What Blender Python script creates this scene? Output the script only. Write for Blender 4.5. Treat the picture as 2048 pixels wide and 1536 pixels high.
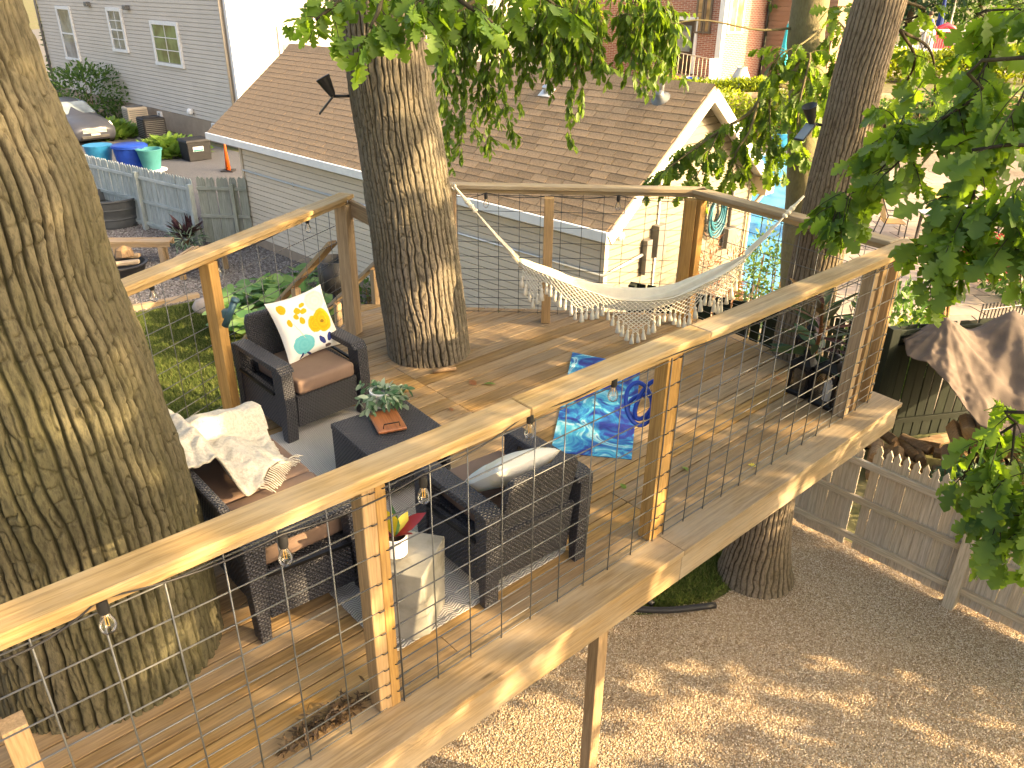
import bpy, bmesh, math, random
import numpy as np
from mathutils import Vector, Matrix, Quaternion

random.seed(7); rng = np.random.default_rng(7)
scene = bpy.context.scene
for o in list(bpy.data.objects): bpy.data.objects.remove(o)
C = scene.collection
R = math.radians

# ------------------------------------------------------------------ camera
CAM_H = 5.55
FPX = 1581.6                                   # focal length in photo pixels (2048 wide)
AX = np.array([[.99993867, .01107486, 0.], [.00497792, -.44945151, .89329086], [.00989307, -.89323608, -.44947908]])
cd = bpy.data.cameras.new('camera'); cam = bpy.data.objects.new('camera', cd); C.objects.link(cam)
cd.sensor_width = 36; cd.lens = 36 * FPX / 2048; cd.clip_start = .05; cd.clip_end = 2000
xr, dn, fw = AX[:, 0], AX[:, 1], AX[:, 2]
cam.matrix_world = Matrix(((xr[0], -dn[0], -fw[0], 0), (xr[1], -dn[1], -fw[1], 0), (xr[2], -dn[2], -fw[2], CAM_H), (0, 0, 0, 1)))
scene.camera = cam

# ------------------------------------------------------------------ sky, sun, exposure
SUN_EL, SUN_AZ = R(19), math.atan2(.956, -.292)
S = Vector((math.sin(SUN_AZ) * math.cos(SUN_EL), math.cos(SUN_AZ) * math.cos(SUN_EL), math.sin(SUN_EL)))
w = bpy.data.worlds.new('World'); scene.world = w; w.use_nodes = True
nt = w.node_tree; bg = nt.nodes['Background']
sky = nt.nodes.new('ShaderNodeTexSky'); sky.sky_type = 'NISHITA'; sky.sun_disc = False
sky.sun_elevation = SUN_EL; sky.sun_rotation = SUN_AZ; sky.air_density = .8; sky.dust_density = 8.0; sky.ozone_density = .3
nt.links.new(sky.outputs[0], bg.inputs[0]); bg.inputs[1].default_value = .15
ld = bpy.data.lights.new('sun', 'SUN'); sun = bpy.data.objects.new('sun', ld); C.objects.link(sun)
ld.energy = 3.2; ld.angle = R(.5); ld.color = (1.0, .77, .46)
sun.rotation_euler = S.to_track_quat('Z', 'Y').to_euler(); sun.location = S * 60
scene.view_settings.view_transform = 'Standard'; scene.view_settings.look = 'None'
scene.view_settings.gamma = 1; scene.view_settings.use_curve_mapping = False
scene.view_settings.exposure = 2.42
scene.view_settings.use_white_balance = True; scene.view_settings.white_balance_temperature = 7500; scene.view_settings.white_balance_tint = 10
scene.render.engine = 'CYCLES'; cy_ = scene.cycles; cy_.max_bounces = 6; cy_.diffuse_bounces = 3; cy_.glossy_bounces = 2; cy_.transmission_bounces = 5; cy_.transparent_max_bounces = 4; cy_.caustics_reflective = False; cy_.caustics_refractive = False

# ------------------------------------------------------------------ placing helpers (surveyed from the viewpoint onto real planes)
def ray(x, y):
    d = np.array([(x - 1024) / FPX, (y - 768) / FPX, 1.]); return AX @ d
def px(x, y, z=0.):
    r = ray(x, y); return Vector(r * ((z - CAM_H) / r[2])) + Vector((0, 0, CAM_H))
def pd(x, y, Y):
    r = ray(x, y); return Vector(r * (Y / r[1])) + Vector((0, 0, CAM_H))
V = Vector
DU = V((.743, .669, 0)).normalized(); DV = V((-DU.y, DU.x, 0)); DO = V((.2107, 3.046, 0)); DZ = 2.53
def duv(u, v, z=0.): return DO + DU * u + DV * v + V((0, 0, DZ + z))          # deck coordinates
GA = V((-.7268, .6868, 0)); GN = V((.6868, .7268, 0))                            # garage axes: along the ridge, into the garage

# ------------------------------------------------------------------ noise
def _h(ix, iy, iz):
    n = (ix * 374761393 + iy * 668265263 + iz * 1274126177) & 0xffffffff
    n = ((n ^ (n >> 13)) * 1103515245) & 0xffffffff
    return ((n ^ (n >> 16)) & 0xffff) / 32767.5 - 1
def vnoise(x, y, z):
    x, y, z = [np.asarray(a, float) for a in (x, y, z)]
    ix, iy, iz = [np.floor(a).astype(np.int64) for a in (x, y, z)]
    fx, fy, fz = x - ix, y - iy, z - iz
    s = lambda t: t * t * (3 - 2 * t)
    fx, fy, fz = s(fx), s(fy), s(fz); r = 0
    for a in (0, 1):
        for b in (0, 1):
            for c in (0, 1):
                r = r + _h(ix + a, iy + b, iz + c) * (fx if a else 1 - fx) * (fy if b else 1 - fy) * (fz if c else 1 - fz)
    return r

# ------------------------------------------------------------------ materials
MATS = {}
class NT:
    def __init__(s, name):
        s.m = bpy.data.materials.new(name); s.m.use_nodes = True; s.t = s.m.node_tree
        s.b = s.t.nodes['Principled BSDF']; s.out = s.t.nodes['Material Output']; MATS[name] = s.m
    def n(s, typ, **k):
        x = s.t.nodes.new('ShaderNode' + typ)
        for a, v in k.items():
            if a.startswith('i_'):
                key = a[2:]; key = int(key) if key.isdigit() else key.replace('_', ' ')
                s.set(x.inputs[key], v)
            else: setattr(x, a, v)
        return x
    def set(s, inp, v):
        if hasattr(v, 'is_output') or isinstance(v, bpy.types.NodeSocket): s.t.links.new(v, inp)
        elif isinstance(v, (tuple, list)) and len(v) == 3 and inp.type == 'RGBA': inp.default_value = (*v, 1)
        else: inp.default_value = v
    def coord(s, kind='Object', scale=(1, 1, 1), rnd=False, rot=(0, 0, 0)):
        tc = s.n('TexCoord').outputs[kind]
        mp = s.n('Mapping'); s.t.links.new(tc, mp.inputs[0]); mp.inputs['Scale'].default_value = scale; mp.inputs['Rotation'].default_value = rot
        if rnd:
            oi = s.n('ObjectInfo'); mu = s.n('Math', operation='MULTIPLY', i_0=oi.outputs['Random'], i_1=37.0)
            cb = s.n('CombineXYZ', i_0=mu.outputs[0], i_1=mu.outputs[0], i_2=mu.outputs[0]); s.t.links.new(cb.outputs[0], mp.inputs['Location'])
        return mp.outputs[0]
    def noise(s, vec, scale=5, detail=3, rough=.55, dist=0): return s.n('TexNoise', i_Vector=vec, i_Scale=scale, i_Detail=detail, i_Roughness=rough, i_Distortion=dist).outputs[0]
    def ramp(s, fac, stops):
        r = s.n('ValToRGB'); e = r.color_ramp.elements
        while len(e) < len(stops): e.new(.5)
        for k, (p, c) in zip(e, stops): k.position = p; k.color = (*c, 1) if len(c) == 3 else c
        s.t.links.new(fac, r.inputs[0]); return r.outputs[0]
    def mix(s, fac, a, b, mode='MIX'):
        m = s.n('MixRGB', blend_type=mode); s.set(m.inputs[0], fac); s.set(m.inputs[1], a); s.set(m.inputs[2], b); return m.outputs[0]
    def math(s, op, a, b=0., c=0.):
        m = s.n('Math', operation=op); s.set(m.inputs[0], a); s.set(m.inputs[1], b)
        if op in ('MULTIPLY_ADD', 'SMOOTH_MIN'): s.set(m.inputs[2], c)
        return m.outputs[0]
    def bump(s, h, strength=.3, dist=.01): 
        s.t.links.new(s.n('Bump', i_Height=h, i_Strength=strength, i_Distance=dist).outputs[0], s.b.inputs['Normal'])
    def fin(s, col=None, rough=.7, spec=.3, metal=0.):
        if col is not None: s.set(s.b.inputs['Base Color'], col)
        s.set(s.b.inputs['Roughness'], rough); s.b.inputs['Specular IOR Level'].default_value = spec; s.b.inputs['Metallic'].default_value = metal
        return s.m

def sc(c, k): return tuple(min(1, x * k) for x in c)
def M_plain(name, col, rough=.7, spec=.3, metal=0., var=.15, nscale=6, bump=.15, bscale=60, rnd=.0, dirt=None):
    s = NT(name); co = s.coord(rnd=True)
    n = s.noise(co, nscale, 4, .6)
    c = s.ramp(n, [(.3, sc(col, 1 - var)), (.7, sc(col, 1 + var))])
    if dirt:
        n2 = s.noise(co, dirt[1], 5, .65); f = s.ramp(n2, [(dirt[2], (0, 0, 0)), (dirt[2] + .18, (1, 1, 1))]); c = s.mix(f, c, dirt[0])
    if rnd:
        oi = s.n('ObjectInfo').outputs['Random']; hs = s.n('HueSaturation', i_Color=c); s.set(hs.inputs['Value'], s.math('MULTIPLY_ADD', oi, rnd * 2, 1 - rnd)); c = hs.outputs[0]
    if bump: s.bump(s.noise(co, bscale, 3), bump, .004)
    return s.fin(c, rough, spec, metal)
def M_wood(name, dark, light, gray=(.38, .35, .31), gfac=.3, rough=.75, rnd=.18, grain=1.0, knots=True, along='Object', spec=.25):
    s = NT(name); co = s.coord(along, (1.1, 11, 11), True); co2 = s.coord(along, (3.0, 60, 60), True)
    n1 = s.noise(co, 1.6 * grain, 4, .6, 1.2); n2 = s.noise(co2, 1.5, 3, .6)
    rings = s.n('TexWave', wave_type='BANDS', bands_direction='Y', i_Vector=co, i_Scale=.55, i_Distortion=5.0, i_Detail=2.0); rings.inputs['Detail Scale'].default_value = .6
    c = s.mix(n1, dark, light); c = s.mix(s.math('MULTIPLY', rings.outputs['Fac'], .35), c, sc(dark, .75))
    c = s.mix(s.ramp(n2, [(.35, (.55, .55, .55)), (.6, (0, 0, 0))]), c, sc(dark, .55))
    n3 = s.noise(s.coord(along, (.9, 2.2, 2.2), True), 2.3, 4, .6); g = s.ramp(n3, [(.38, (0, 0, 0)), (.7, (1, 1, 1))])
    c = s.mix(s.math('MULTIPLY', g, gfac), c, gray)
    if knots:
        vo = s.n('TexVoronoi', i_Vector=s.coord(along, (1.3, 5.5, 5.5), True), i_Scale=1.15).outputs['Distance']
        c = s.mix(s.ramp(vo, [(.035, (.8, .8, .8)), (.085, (0, 0, 0))]), c, sc(dark, .3))
    oi = s.n('ObjectInfo').outputs['Random']; hs = s.n('HueSaturation', i_Color=c); s.set(hs.inputs['Value'], s.math('MULTIPLY_ADD', oi, rnd * 2, 1 - rnd))
    s.set(hs.inputs['Saturation'], s.math('MULTIPLY_ADD', s.math('FRACT', s.math('MULTIPLY', oi, 7.13)), .35, .82))
    s.bump(s.math('ADD', s.math('MULTIPLY', n2, .6), n1), .35, .004)
    return s.fin(hs.outputs[0], rough, spec)

M_wood('deck_wood', (.20, .118, .052), (.44, .295, .145), (.31, .25, .18), .42, .74, .2)
M_wood('rim_wood', (.25, .17, .095), (.45, .335, .20), (.38, .33, .265), .55, .74, .08)
M_wood('rail_wood', (.34, .225, .105), (.56, .41, .225), (.46, .40, .31), .45, .7, .06)
M_wood('post_wood', (.34, .20, .085), (.56, .37, .18), (.45, .36, .25), .15, .68, .1)
M_wood('pale_post_wood', (.34, .22, .12), (.58, .42, .25), (.45, .38, .30), .2, .7, .1)
M_wood('bench_wood', (.30, .2, .11), (.5, .36, .21), (.4, .37, .33), .3, .75, .1)
M_wood('board_wood', (.32, .10, .035), (.52, .2, .075), (.4, .2, .1), .1, .4, .05, spec=.5)
M_wood('gray_fence_wood', (.30, .35, .345), (.46, .51, .50), (.58, .61, .6), .5, .8, .1, knots=False)
M_wood('gate_wood', (.27, .29, .25), (.38, .40, .35), (.45, .46, .42), .4, .8, .08, knots=False)  # grey-green timber of the gate
M_wood('tan_fence_wood', (.46, .39, .29), (.68, .60, .47), (.42, .29, .18), .28, .8, .09, knots=False)
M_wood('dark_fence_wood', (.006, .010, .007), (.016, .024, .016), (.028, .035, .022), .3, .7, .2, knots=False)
M_wood('log_wood', (.16, .09, .045), (.38, .24, .12), (.3, .26, .2), .3, .85, .25)
M_wood('iron_wood', (.07, .05, .035), (.14, .1, .07), (.2, .17, .14), .2, .8, .15, knots=False)

def M_bark(name, ridge, mid, furrow, moss=None, mossf=.4, sxy=9, sz=1.6):
    s = NT(name); co = s.coord('Object', (sxy, sxy, sz))
    n = s.noise(co, 1.0, 5, .62, .8); at = s.n('Attribute', attribute_name='relief').outputs['Fac']
    f = s.math('ADD', s.math('MULTIPLY', at, .72), s.math('MULTIPLY', n, .38))
    c = s.ramp(f, [(.31, furrow), (.54, mid), (.86, ridge)])
    big = s.noise(s.coord('Object', (1.6, 1.6, .7)), 1.3, 4, .6)
    c = s.mix(s.ramp(big, [(.35, (0, 0, 0)), (.7, (.55, .55, .55))]), c, sc(mid, .62))
    if moss: c = s.mix(s.math('MULTIPLY', s.ramp(s.noise(s.coord('Object', (1.1, 1.1, .5)), 1.7, 5, .65), [(.36, (0, 0, 0)), (.62, (1, 1, 1))]), mossf), c, moss)
    fine = s.noise(s.coord('Object', (40, 40, 14)), 1.6, 4, .7)
    c = s.mix(s.ramp(fine, [(.35, (.5, .5, .5)), (.55, (0, 0, 0))]), c, sc(furrow, 1.3))
    s.bump(s.math('ADD', s.math('MULTIPLY', n, 1.0), s.math('MULTIPLY', fine, .5)), .7, .015)
    return s.fin(c, .9, .15)
M_bark('bark_mossy', (.128, .113, .078), (.064, .055, .036), (.009, .008, .006), (.072, .074, .032), .42)
M_bark('bark_gray', (.235, .202, .165), (.125, .102, .076), (.02, .016, .012), (.15, .14, .08), .3)
M_bark('bark_brown', (.28, .225, .17), (.155, .117, .08), (.035, .026, .018), (.16, .14, .07), .2)
M_bark('bark_smooth', (.28, .25, .17), (.20, .17, .11), (.1, .08, .05), (.2, .19, .08), .4, 5, 5)

def M_leaf(name, a, b, trans=.35, tcol=None, rough=.45):
    s = NT(name); at = s.n('Attribute', attribute_name='tint').outputs['Fac']
    c = s.mix(at, a, b); n = s.noise(s.coord('Object'), 38, 2); c = s.mix(s.math('MULTIPLY', n, .35), c, sc(a, .6))
    s.fin(c, rough, .35)
    tr = s.n('BsdfTranslucent'); tcn = s.mix(at, tcol or sc(a, 1.7), sc(tcol or b, 1.5)); s.t.links.new(tcn, tr.inputs[0])
    mx = s.n('MixShader', i_0=trans); s.t.links.new(s.b.outputs[0], mx.inputs[1]); s.t.links.new(tr.outputs[0], mx.inputs[2]); s.t.links.new(mx.outputs[0], s.out.inputs[0])
    return s.m
M_leaf('oak_leaf', (.065, .145, .036), (.19, .30, .048), .48, (.22, .36, .02))
M_leaf('elm_leaf', (.065, .135, .03), (.19, .29, .04), .45, (.2, .32, .02))
M_leaf('hedge_leaf', (.12, .19, .02), (.27, .33, .03), .4, (.28, .34, .02))
M_leaf('shrub_leaf', (.04, .10, .02), (.13, .22, .04), .35)
M_leaf('dark_shrub_leaf', (.02, .055, .03), (.05, .11, .05), .25)
M_leaf('hosta_leaf', (.10, .20, .03), (.22, .33, .06), .35)
M_leaf('squash_leaf', (.08, .2, .06), (.26, .40, .14), .35)
M_leaf('cordyline_leaf', (.05, .022, .027), (.15, .075, .08), .25)
M_leaf('croton_leaf', (.03, .055, .018), (.13, .06, .03), .25)
M_leaf('variegated_leaf', (.06, .16, .07), (.55, .62, .48), .25)
M_leaf('brown_leaf', (.20, .08, .03), (.38, .17, .08), .25)
M_leaf('grass_blade', (.055, .095, .018), (.14, .19, .04), .3)
M_leaf('red_leaf', (.20, .015, .02), (.36, .03, .04), .25)
M_leaf('yellow_leaf', (.55, .42, .03), (.7, .62, .12), .25)

# ------------------------------------------------------------------ mesh builders
class MB:
    def __init__(s): s.v = []; s.f = []
    def add(s, vs, fs):
        o = len(s.v); s.v.extend([tuple(v) for v in vs]); s.f.extend([tuple(i + o for i in f) for f in fs]); return s
    def box(s, c, d, M=None, taper=1.0):
        x, y, z = [k / 2 for k in d]; c = V(c)
        vs = [V((sx * x * (taper if sz > 0 else 1), sy * y * (taper if sz > 0 else 1), sz * z)) for sz in (-1, 1) for sx, sy in ((-1, -1), (1, -1), (1, 1), (-1, 1))]
        vs = [(M @ v if M else v) + c for v in vs]
        return s.add(vs, [(3, 2, 1, 0), (4, 5, 6, 7), (0, 1, 5, 4), (1, 2, 6, 5), (2, 3, 7, 6), (3, 0, 4, 7)])
    def bar(s, a, b, w, h, up=V((0, 0, 1))):
        a, b = V(a), V(b); x = (b - a).normalized(); y = up.cross(x)
        if y.length < 1e-4: y = V((1, 0, 0)).cross(x)
        y.normalize(); z = x.cross(y); M = Matrix((x, y, z)).transposed()
        return s.box((a + b) / 2, ((b - a).length, w, h), M)
    def tube(s, pts, r, n=8, cap=True, closed=False):
        pts = [V(p) for p in pts]; m = len(pts); rr = r if isinstance(r, (list, tuple)) else [r] * m
        prev = None; rings = []
        for i, p in enumerate(pts):
            t = (pts[(i + 1) % m] - pts[i - 1]) if closed else (pts[min(i + 1, m - 1)] - pts[max(i - 1, 0)])
            t.normalize()
            if prev is None: y = t.cross(V((0, 0, 1)) if abs(t.z) < .9 else V((1, 0, 0))).normalized()
            else: y = (prev - t * prev.dot(t)).normalized()
            prev = y; z = t.cross(y)
            rings.append([p + (y * math.cos(2 * math.pi * k / n) + z * math.sin(2 * math.pi * k / n)) * rr[i] for k in range(n)])
        vs = [v for g in rings for v in g]; fs = []
        for i in range(m if closed else m - 1):
            j = (i + 1) % m
            for k in range(n): fs.append((i * n + k, i * n + (k + 1) % n, j * n + (k + 1) % n, j * n + k))
        if cap and not closed: fs.append(tuple(range(n))[::-1]); fs.append(tuple((m - 1) * n + k for k in range(n)))
        return s.add(vs, fs)
    def lathe(s, prof, n=24, c=(0, 0, 0), M=None, cap=True):
        c = V(c); vs = []; fs = []
        for r, z in prof:
            for k in range(n):
                v = V((r * math.cos(2 * math.pi * k / n), r * math.sin(2 * math.pi * k / n), z)); vs.append((M @ v if M else v) + c)
        m = len(prof)
        for i in range(m - 1):
            for k in range(n): fs.append((i * n + k, i * n + (k + 1) % n, (i + 1) * n + (k + 1) % n, (i + 1) * n + k))
        if cap: fs.append(tuple(range(n))[::-1]); fs.append(tuple((m - 1) * n + k for k in range(n)))
        return s.add(vs, fs)
    def prism(s, poly, z0, z1, M=None):
        n = len(poly); vs = [V((x, y, z)) for z in (z0, z1) for x, y in poly]
        if M: vs = [M @ v for v in vs]
        return s.add(vs, [tuple(range(n))[::-1], tuple(range(n, 2 * n))] + [(i, (i + 1) % n, n + (i + 1) % n, n + i) for i in range(n)])
    def grid(s, P, wrap=False):
        m, n = len(P), len(P[0]); vs = [p for row in P for p in row]; fs = []
        for i in range(m - 1):
            for k in range(n if wrap else n - 1): fs.append((i * n + k, i * n + (k + 1) % n, (i + 1) * n + (k + 1) % n, (i + 1) * n + k))
        return s.add(vs, fs)

WM = {}
def wmat(o): return WM.get(o.name, Matrix.Identity(4)) if o else Matrix.Identity(4)
def set_uv(me):
    n = len(me.loops)
    if not n: return
    co = np.empty(len(me.vertices) * 3); me.vertices.foreach_get('co', co); co = co.reshape(-1, 3)
    li = np.empty(n, int); me.loops.foreach_get('vertex_index', li)
    nm = np.empty(len(me.polygons) * 3); me.polygons.foreach_get('normal', nm); nm = np.abs(nm.reshape(-1, 3))
    tot = np.empty(len(me.polygons), int); me.polygons.foreach_get('loop_total', tot)
    ax = np.repeat(nm.argmax(1), tot); p = co[li]; uv = np.where((ax == 0)[:, None], p[:, [1, 2]], np.where((ax == 1)[:, None], p[:, [0, 2]], p[:, [0, 1]]))
    me.uv_layers.new(name='UVMap').data.foreach_set('uv', uv.ravel())
def link(name, me, mat, parent=None, M=None, smooth=False, bevel=0, kind=None, label=None):
    o = bpy.data.objects.new(name, me); C.objects.link(o)
    if mat and not me.materials: me.materials.append(MATS[mat])
    W = M or wmat(parent)
    WM[o.name] = W
    if parent: o.parent = parent; o.matrix_local = wmat(parent).inverted() @ W
    else: o.matrix_world = W
    if bevel:
        b = o.modifiers.new('bevel', 'BEVEL'); b.width = bevel; b.segments = 2; b.limit_method = 'ANGLE'; b.angle_limit = R(40)
    if kind: o['kind'] = kind
    if label: o['label'] = label
    return o
def mk(name, mb, mat, parent=None, world=True, smooth=False, bevel=0, kind=None, label=None, auto=None):
    """one mesh object; vertices in world coordinates (world=True) or in the parent's own"""
    me = bpy.data.meshes.new(name)
    vs = mb.v
    if world and parent:
        I = wmat(parent).inverted(); vs = [tuple(I @ V(v)) for v in vs]
    me.from_pydata(vs, [], mb.f); me.validate()
    bm = bmesh.new(); bm.from_mesh(me); bmesh.ops.recalc_face_normals(bm, faces=bm.faces); bm.to_mesh(me); bm.free()
    if smooth:
        me.shade_smooth()
        if auto: 
            bm = bmesh.new(); bm.from_mesh(me)
            for e in bm.edges:
                if len(e.link_faces) == 2 and e.calc_face_angle(0) > R(auto): e.smooth = False
            bm.to_mesh(me); bm.free()
    set_uv(me)
    return link(name, me, mat, parent, None, smooth, bevel, kind, label)
def thing(name, label, cat, loc=(0, 0, 0), rz=0., group=None):
    o = bpy.data.objects.new(name, None); C.objects.link(o); o.empty_display_size = .1
    M = Matrix.Translation(V(loc)) @ Matrix.Rotation(rz, 4, 'Z'); o.matrix_world = M; WM[o.name] = M
    o['label'] = label; o['category'] = cat
    if group: o['group'] = group
    return o
def tag(o, label=None, cat=None, group=None, kind=None):
    for k, v in (('label', label), ('category', cat), ('group', group), ('kind', kind)):
        if v: o[k] = v
    return o
_bc = {}
def board(name, a, b, w, h, mat, parent=None, up=V((0, 0, 1)), bevel=.003, label=None):
    """a straight timber from a to b (w across, h along up); its own X runs along the grain"""
    a, b = V(a), V(b); L = (b - a).length; x = (b - a) / L; y = up.cross(x)
    if y.length < 1e-4: y = V((1, 0, 0)).cross(x)
    y.normalize(); z = x.cross(y); key = (name, round(L, 3), w, h, mat, bevel)
    if key not in _bc:
        me = bpy.data.meshes.new(name); m = MB().box((0, 0, 0), (L, w, h)); me.from_pydata(m.v, [], m.f)
        if bevel:
            bm = bmesh.new(); bm.from_mesh(me); bmesh.ops.bevel(bm, geom=bm.edges[:], offset=min(bevel, w * .3, h * .3), segments=1, affect='EDGES'); bm.to_mesh(me); bm.free()
        set_uv(me); me.materials.append(MATS[mat]); _bc[key] = me
    M = Matrix.Translation((a + b) / 2) @ Matrix((x, y, z)).transposed().to_4x4()
    return link(name, _bc[key], mat, parent, M, label=label)
def place(name, me, mat, parent, M, **k): return link(name, me, mat, parent, M, **k)
def mesh_of(name, mb, mat, smooth=False, bevel=0):
    me = bpy.data.meshes.new(name); me.from_pydata([tuple(v) for v in mb.v], [], mb.f); me.validate()
    bm = bmesh.new(); bm.from_mesh(me); bmesh.ops.recalc_face_normals(bm, faces=bm.faces)
    if bevel: bmesh.ops.bevel(bm, geom=[e for e in bm.edges if len(e.link_faces) == 2 and e.calc_face_angle(0) > .6], offset=bevel, segments=1, affect='EDGES')
    bm.to_mesh(me); bm.free()
    if smooth: me.shade_smooth()
    set_uv(me); me.materials.append(MATS[mat]); return me
def sheet(name, poly, z, mat, kind='structure', parent=None, **k):
    mb = MB(); mb.add([(x, y, z) for x, y in poly], [tuple(range(len(poly)))])
    o = mk(name, mb, mat, parent, **k); 
    if kind and not parent: o['kind'] = kind
    return o
def spline(pts, n):
    """Catmull-Rom through tuples"""
    P = [np.array(p, float) for p in pts]; P = [2 * P[0] - P[1]] + P + [2 * P[-1] - P[-2]]; out = []
    segs = len(P) - 3
    for i in range(n):
        t = i / (n - 1) * segs; k = min(int(t), segs - 1); t -= k; a, b, c, d = P[k:k + 4]
        out.append(.5 * ((2 * b) + (-a + c) * t + (2 * a - 5 * b + 4 * c - d) * t * t + (-a + 3 * b - 3 * c + d) * t ** 3))
    return out

# ------------------------------------------------------------------ foliage helpers
def leaf_shape(kind):
    """(verts, tris) of one leaf, stem at origin, blade along +X, length 1"""
    if kind == 'oak':
        half = [(.10, .05), (.20, .17), (.29, .09), (.38, .25), (.46, .34), (.52, .15), (.60, .30), (.69, .38), (.74, .17), (.82, .24), (.90, .16)]
    elif kind == 'round': half = [(.05, .12), (.2, .36), (.45, .48), (.7, .42), (.9, .22)]
    elif kind == 'ellipse': half = [(.22, .15), (.5, .23), (.78, .15)]
    elif kind == 'strap': half = [(.15, .06), (.4, .105), (.7, .085), (.9, .035)]
    elif kind == 'blade': half = [(.2, .05), (.55, .065), (.82, .045)]
    else: half = [(.3, .1), (.65, .12)]
    up = [(x, y) for x, y in half]; n = len(up)
    vs = [(0, 0, 0)] + [(x, y, .12 * abs(y) - .16 * x * x) for x, y in up] + [(1, 0, -.16)] + [(x, -y, .12 * abs(y) - .16 * x * x) for x, y in reversed(up)]
    mid = [(x, 0, -.16 * x * x - .02) for x in (.25, .5, .75)]
    m0 = len(vs); vs += mid; N = m0; fs = []
    def near(i):
        x = vs[i][0]; return m0 + (0 if x < .375 else 1 if x < .625 else 2)
    for i in range(N):
        j = (i + 1) % N; a, b = near(i), near(j)
        if a == b: fs.append((i, j, a))
        else: fs.append((i, j, a)); fs.append((j, b, a))
    return np.array(vs, float), np.array(fs, int)
LEAF = {k: leaf_shape(k) for k in ('oak', 'round', 'ellipse', 'strap', 'blade', 'tiny')}
def basis_from(dirs, roll):
    d = dirs / np.linalg.norm(dirs, axis=1, keepdims=True); up = np.tile([0, 0, 1.], (len(d), 1)); up[np.abs(d[:, 2]) > .95] = [1, 0, 0]
    y = np.cross(up, d); y /= np.linalg.norm(y, axis=1, keepdims=True); z = np.cross(d, y)
    c, s_ = np.cos(roll)[:, None], np.sin(roll)[:, None]; y2 = y * c + z * s_; z2 = np.cross(d, y2)
    return np.stack([d, y2, z2], axis=2)
def leaf_mesh(name, pos, dirs, size, kind, mat, parent=None, roll=None, tint=None, kindtag=None, extra=None):
    pos = np.asarray(pos, float); N = len(pos); vs, fs = LEAF[kind]
    roll = rng.normal(0, .7, N) if roll is None else roll
    B = basis_from(np.asarray(dirs, float), roll) * np.asarray(size)[:, None, None]
    allv = (np.einsum('nij,kj->nki', B, vs) + pos[:, None, :]).reshape(-1, 3)
    allf = (fs[None] + (np.arange(N) * len(vs))[:, None, None]).reshape(-1, 3)
    if parent:
        I = np.array(wmat(parent).inverted()); allv = allv @ I[:3, :3].T + I[:3, 3]
    me = bpy.data.meshes.new(name); me.vertices.add(len(allv)); me.vertices.foreach_set('co', allv.ravel())
    me.loops.add(allf.size); me.loops.foreach_set('vertex_index', allf.ravel()); me.polygons.add(len(allf))
    me.polygons.foreach_set('loop_start', np.arange(0, allf.size, 3)); me.update(calc_edges=True)
    t = rng.random(N) if tint is None else tint
    a = me.attributes.new('tint', 'FLOAT', 'POINT'); a.data.foreach_set('value', np.repeat(t, len(vs)))
    me.shade_smooth()
    return link(name, me, mat, parent, kind=kindtag)
_lm = {}
def leaf_obj(p, d, size, kind, mat, parent, roll, tint):
    key = (kind, mat, int(tint * 4))
    if key not in _lm:
        vs, fs = LEAF[kind]; me = bpy.data.meshes.new('leaf'); me.from_pydata(vs.tolist(), [], fs.tolist())
        a = me.attributes.new('tint', 'FLOAT', 'POINT'); a.data.foreach_set('value', np.full(len(vs), int(tint * 4) / 3.)); me.shade_smooth(); me.materials.append(MATS[mat]); _lm[key] = me
    B = basis_from(np.array([d]), np.array([roll]))[0] * size
    M = Matrix(B.tolist()).to_4x4(); M.translation = V(p); return link('leaf', _lm[key], mat, parent, M)
def twigs(branch, per_m, length, droop, rnd=.8, side=None):
    """side twigs off a branch polyline -> list of polylines"""
    out = []; B = [V(p) for p in branch]
    for a, b in zip(B, B[1:]):
        L = (b - a).length; n = max(1, int(L * per_m + random.random())); t0 = (b - a).normalized()
        for i in range(n):
            p = a.lerp(b, random.random()); d = (t0 * .6 + V((random.gauss(0, rnd), random.gauss(0, rnd), random.gauss(0, rnd * .7)))).normalized()
            ln = length * random.uniform(.5, 1.2); pts = [p]
            for k in range(4): d = (d + V((0, 0, -droop)) * .3).normalized(); p = p + d * ln / 4; pts.append(p)
            out.append(pts)
    return out
def leaves_on(lines, per_m, size, droop=.5, spread=.9, start=.15):
    pos, dr, sz = [], [], []
    for pl in lines:
        n = len(pl) - 1; L = sum((pl[i + 1] - pl[i]).length for i in range(n))
        for k in range(max(2, int(L * per_m))):
            t = (start + (1 - start) * random.random()) * n; i = min(int(t), n - 1); p = pl[i].lerp(pl[i + 1], t - i); d = (pl[i + 1] - pl[i]).normalized()
            d = d * .6 + V((random.gauss(0, spread), random.gauss(0, spread), random.gauss(0, spread * .5) - droop))
            pos.append(p); dr.append(d); sz.append(size * random.uniform(.65, 1.2))
    return np.array(pos), np.array(dr), np.array(sz)
def clump(c, radii, n, size, shell=.55, upbias=.3):
    """leaf positions in an uneven ellipsoid"""
    q = rng.normal(size=(n, 3)); q /= np.linalg.norm(q, axis=1, keepdims=True)
    lump = 1 + .28 * vnoise(q[:, 0] * 2.3 + c[0], q[:, 1] * 2.3 + c[1], q[:, 2] * 2.3)
    r = (shell + (1 - shell) * rng.random(n) ** .6) * lump
    pos = np.array(c) + q * r[:, None] * np.array(radii); d = q + rng.normal(0, .6, (n, 3)); d[:, 2] += upbias
    return pos, d, size * rng.uniform(.6, 1.25, n)
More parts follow.
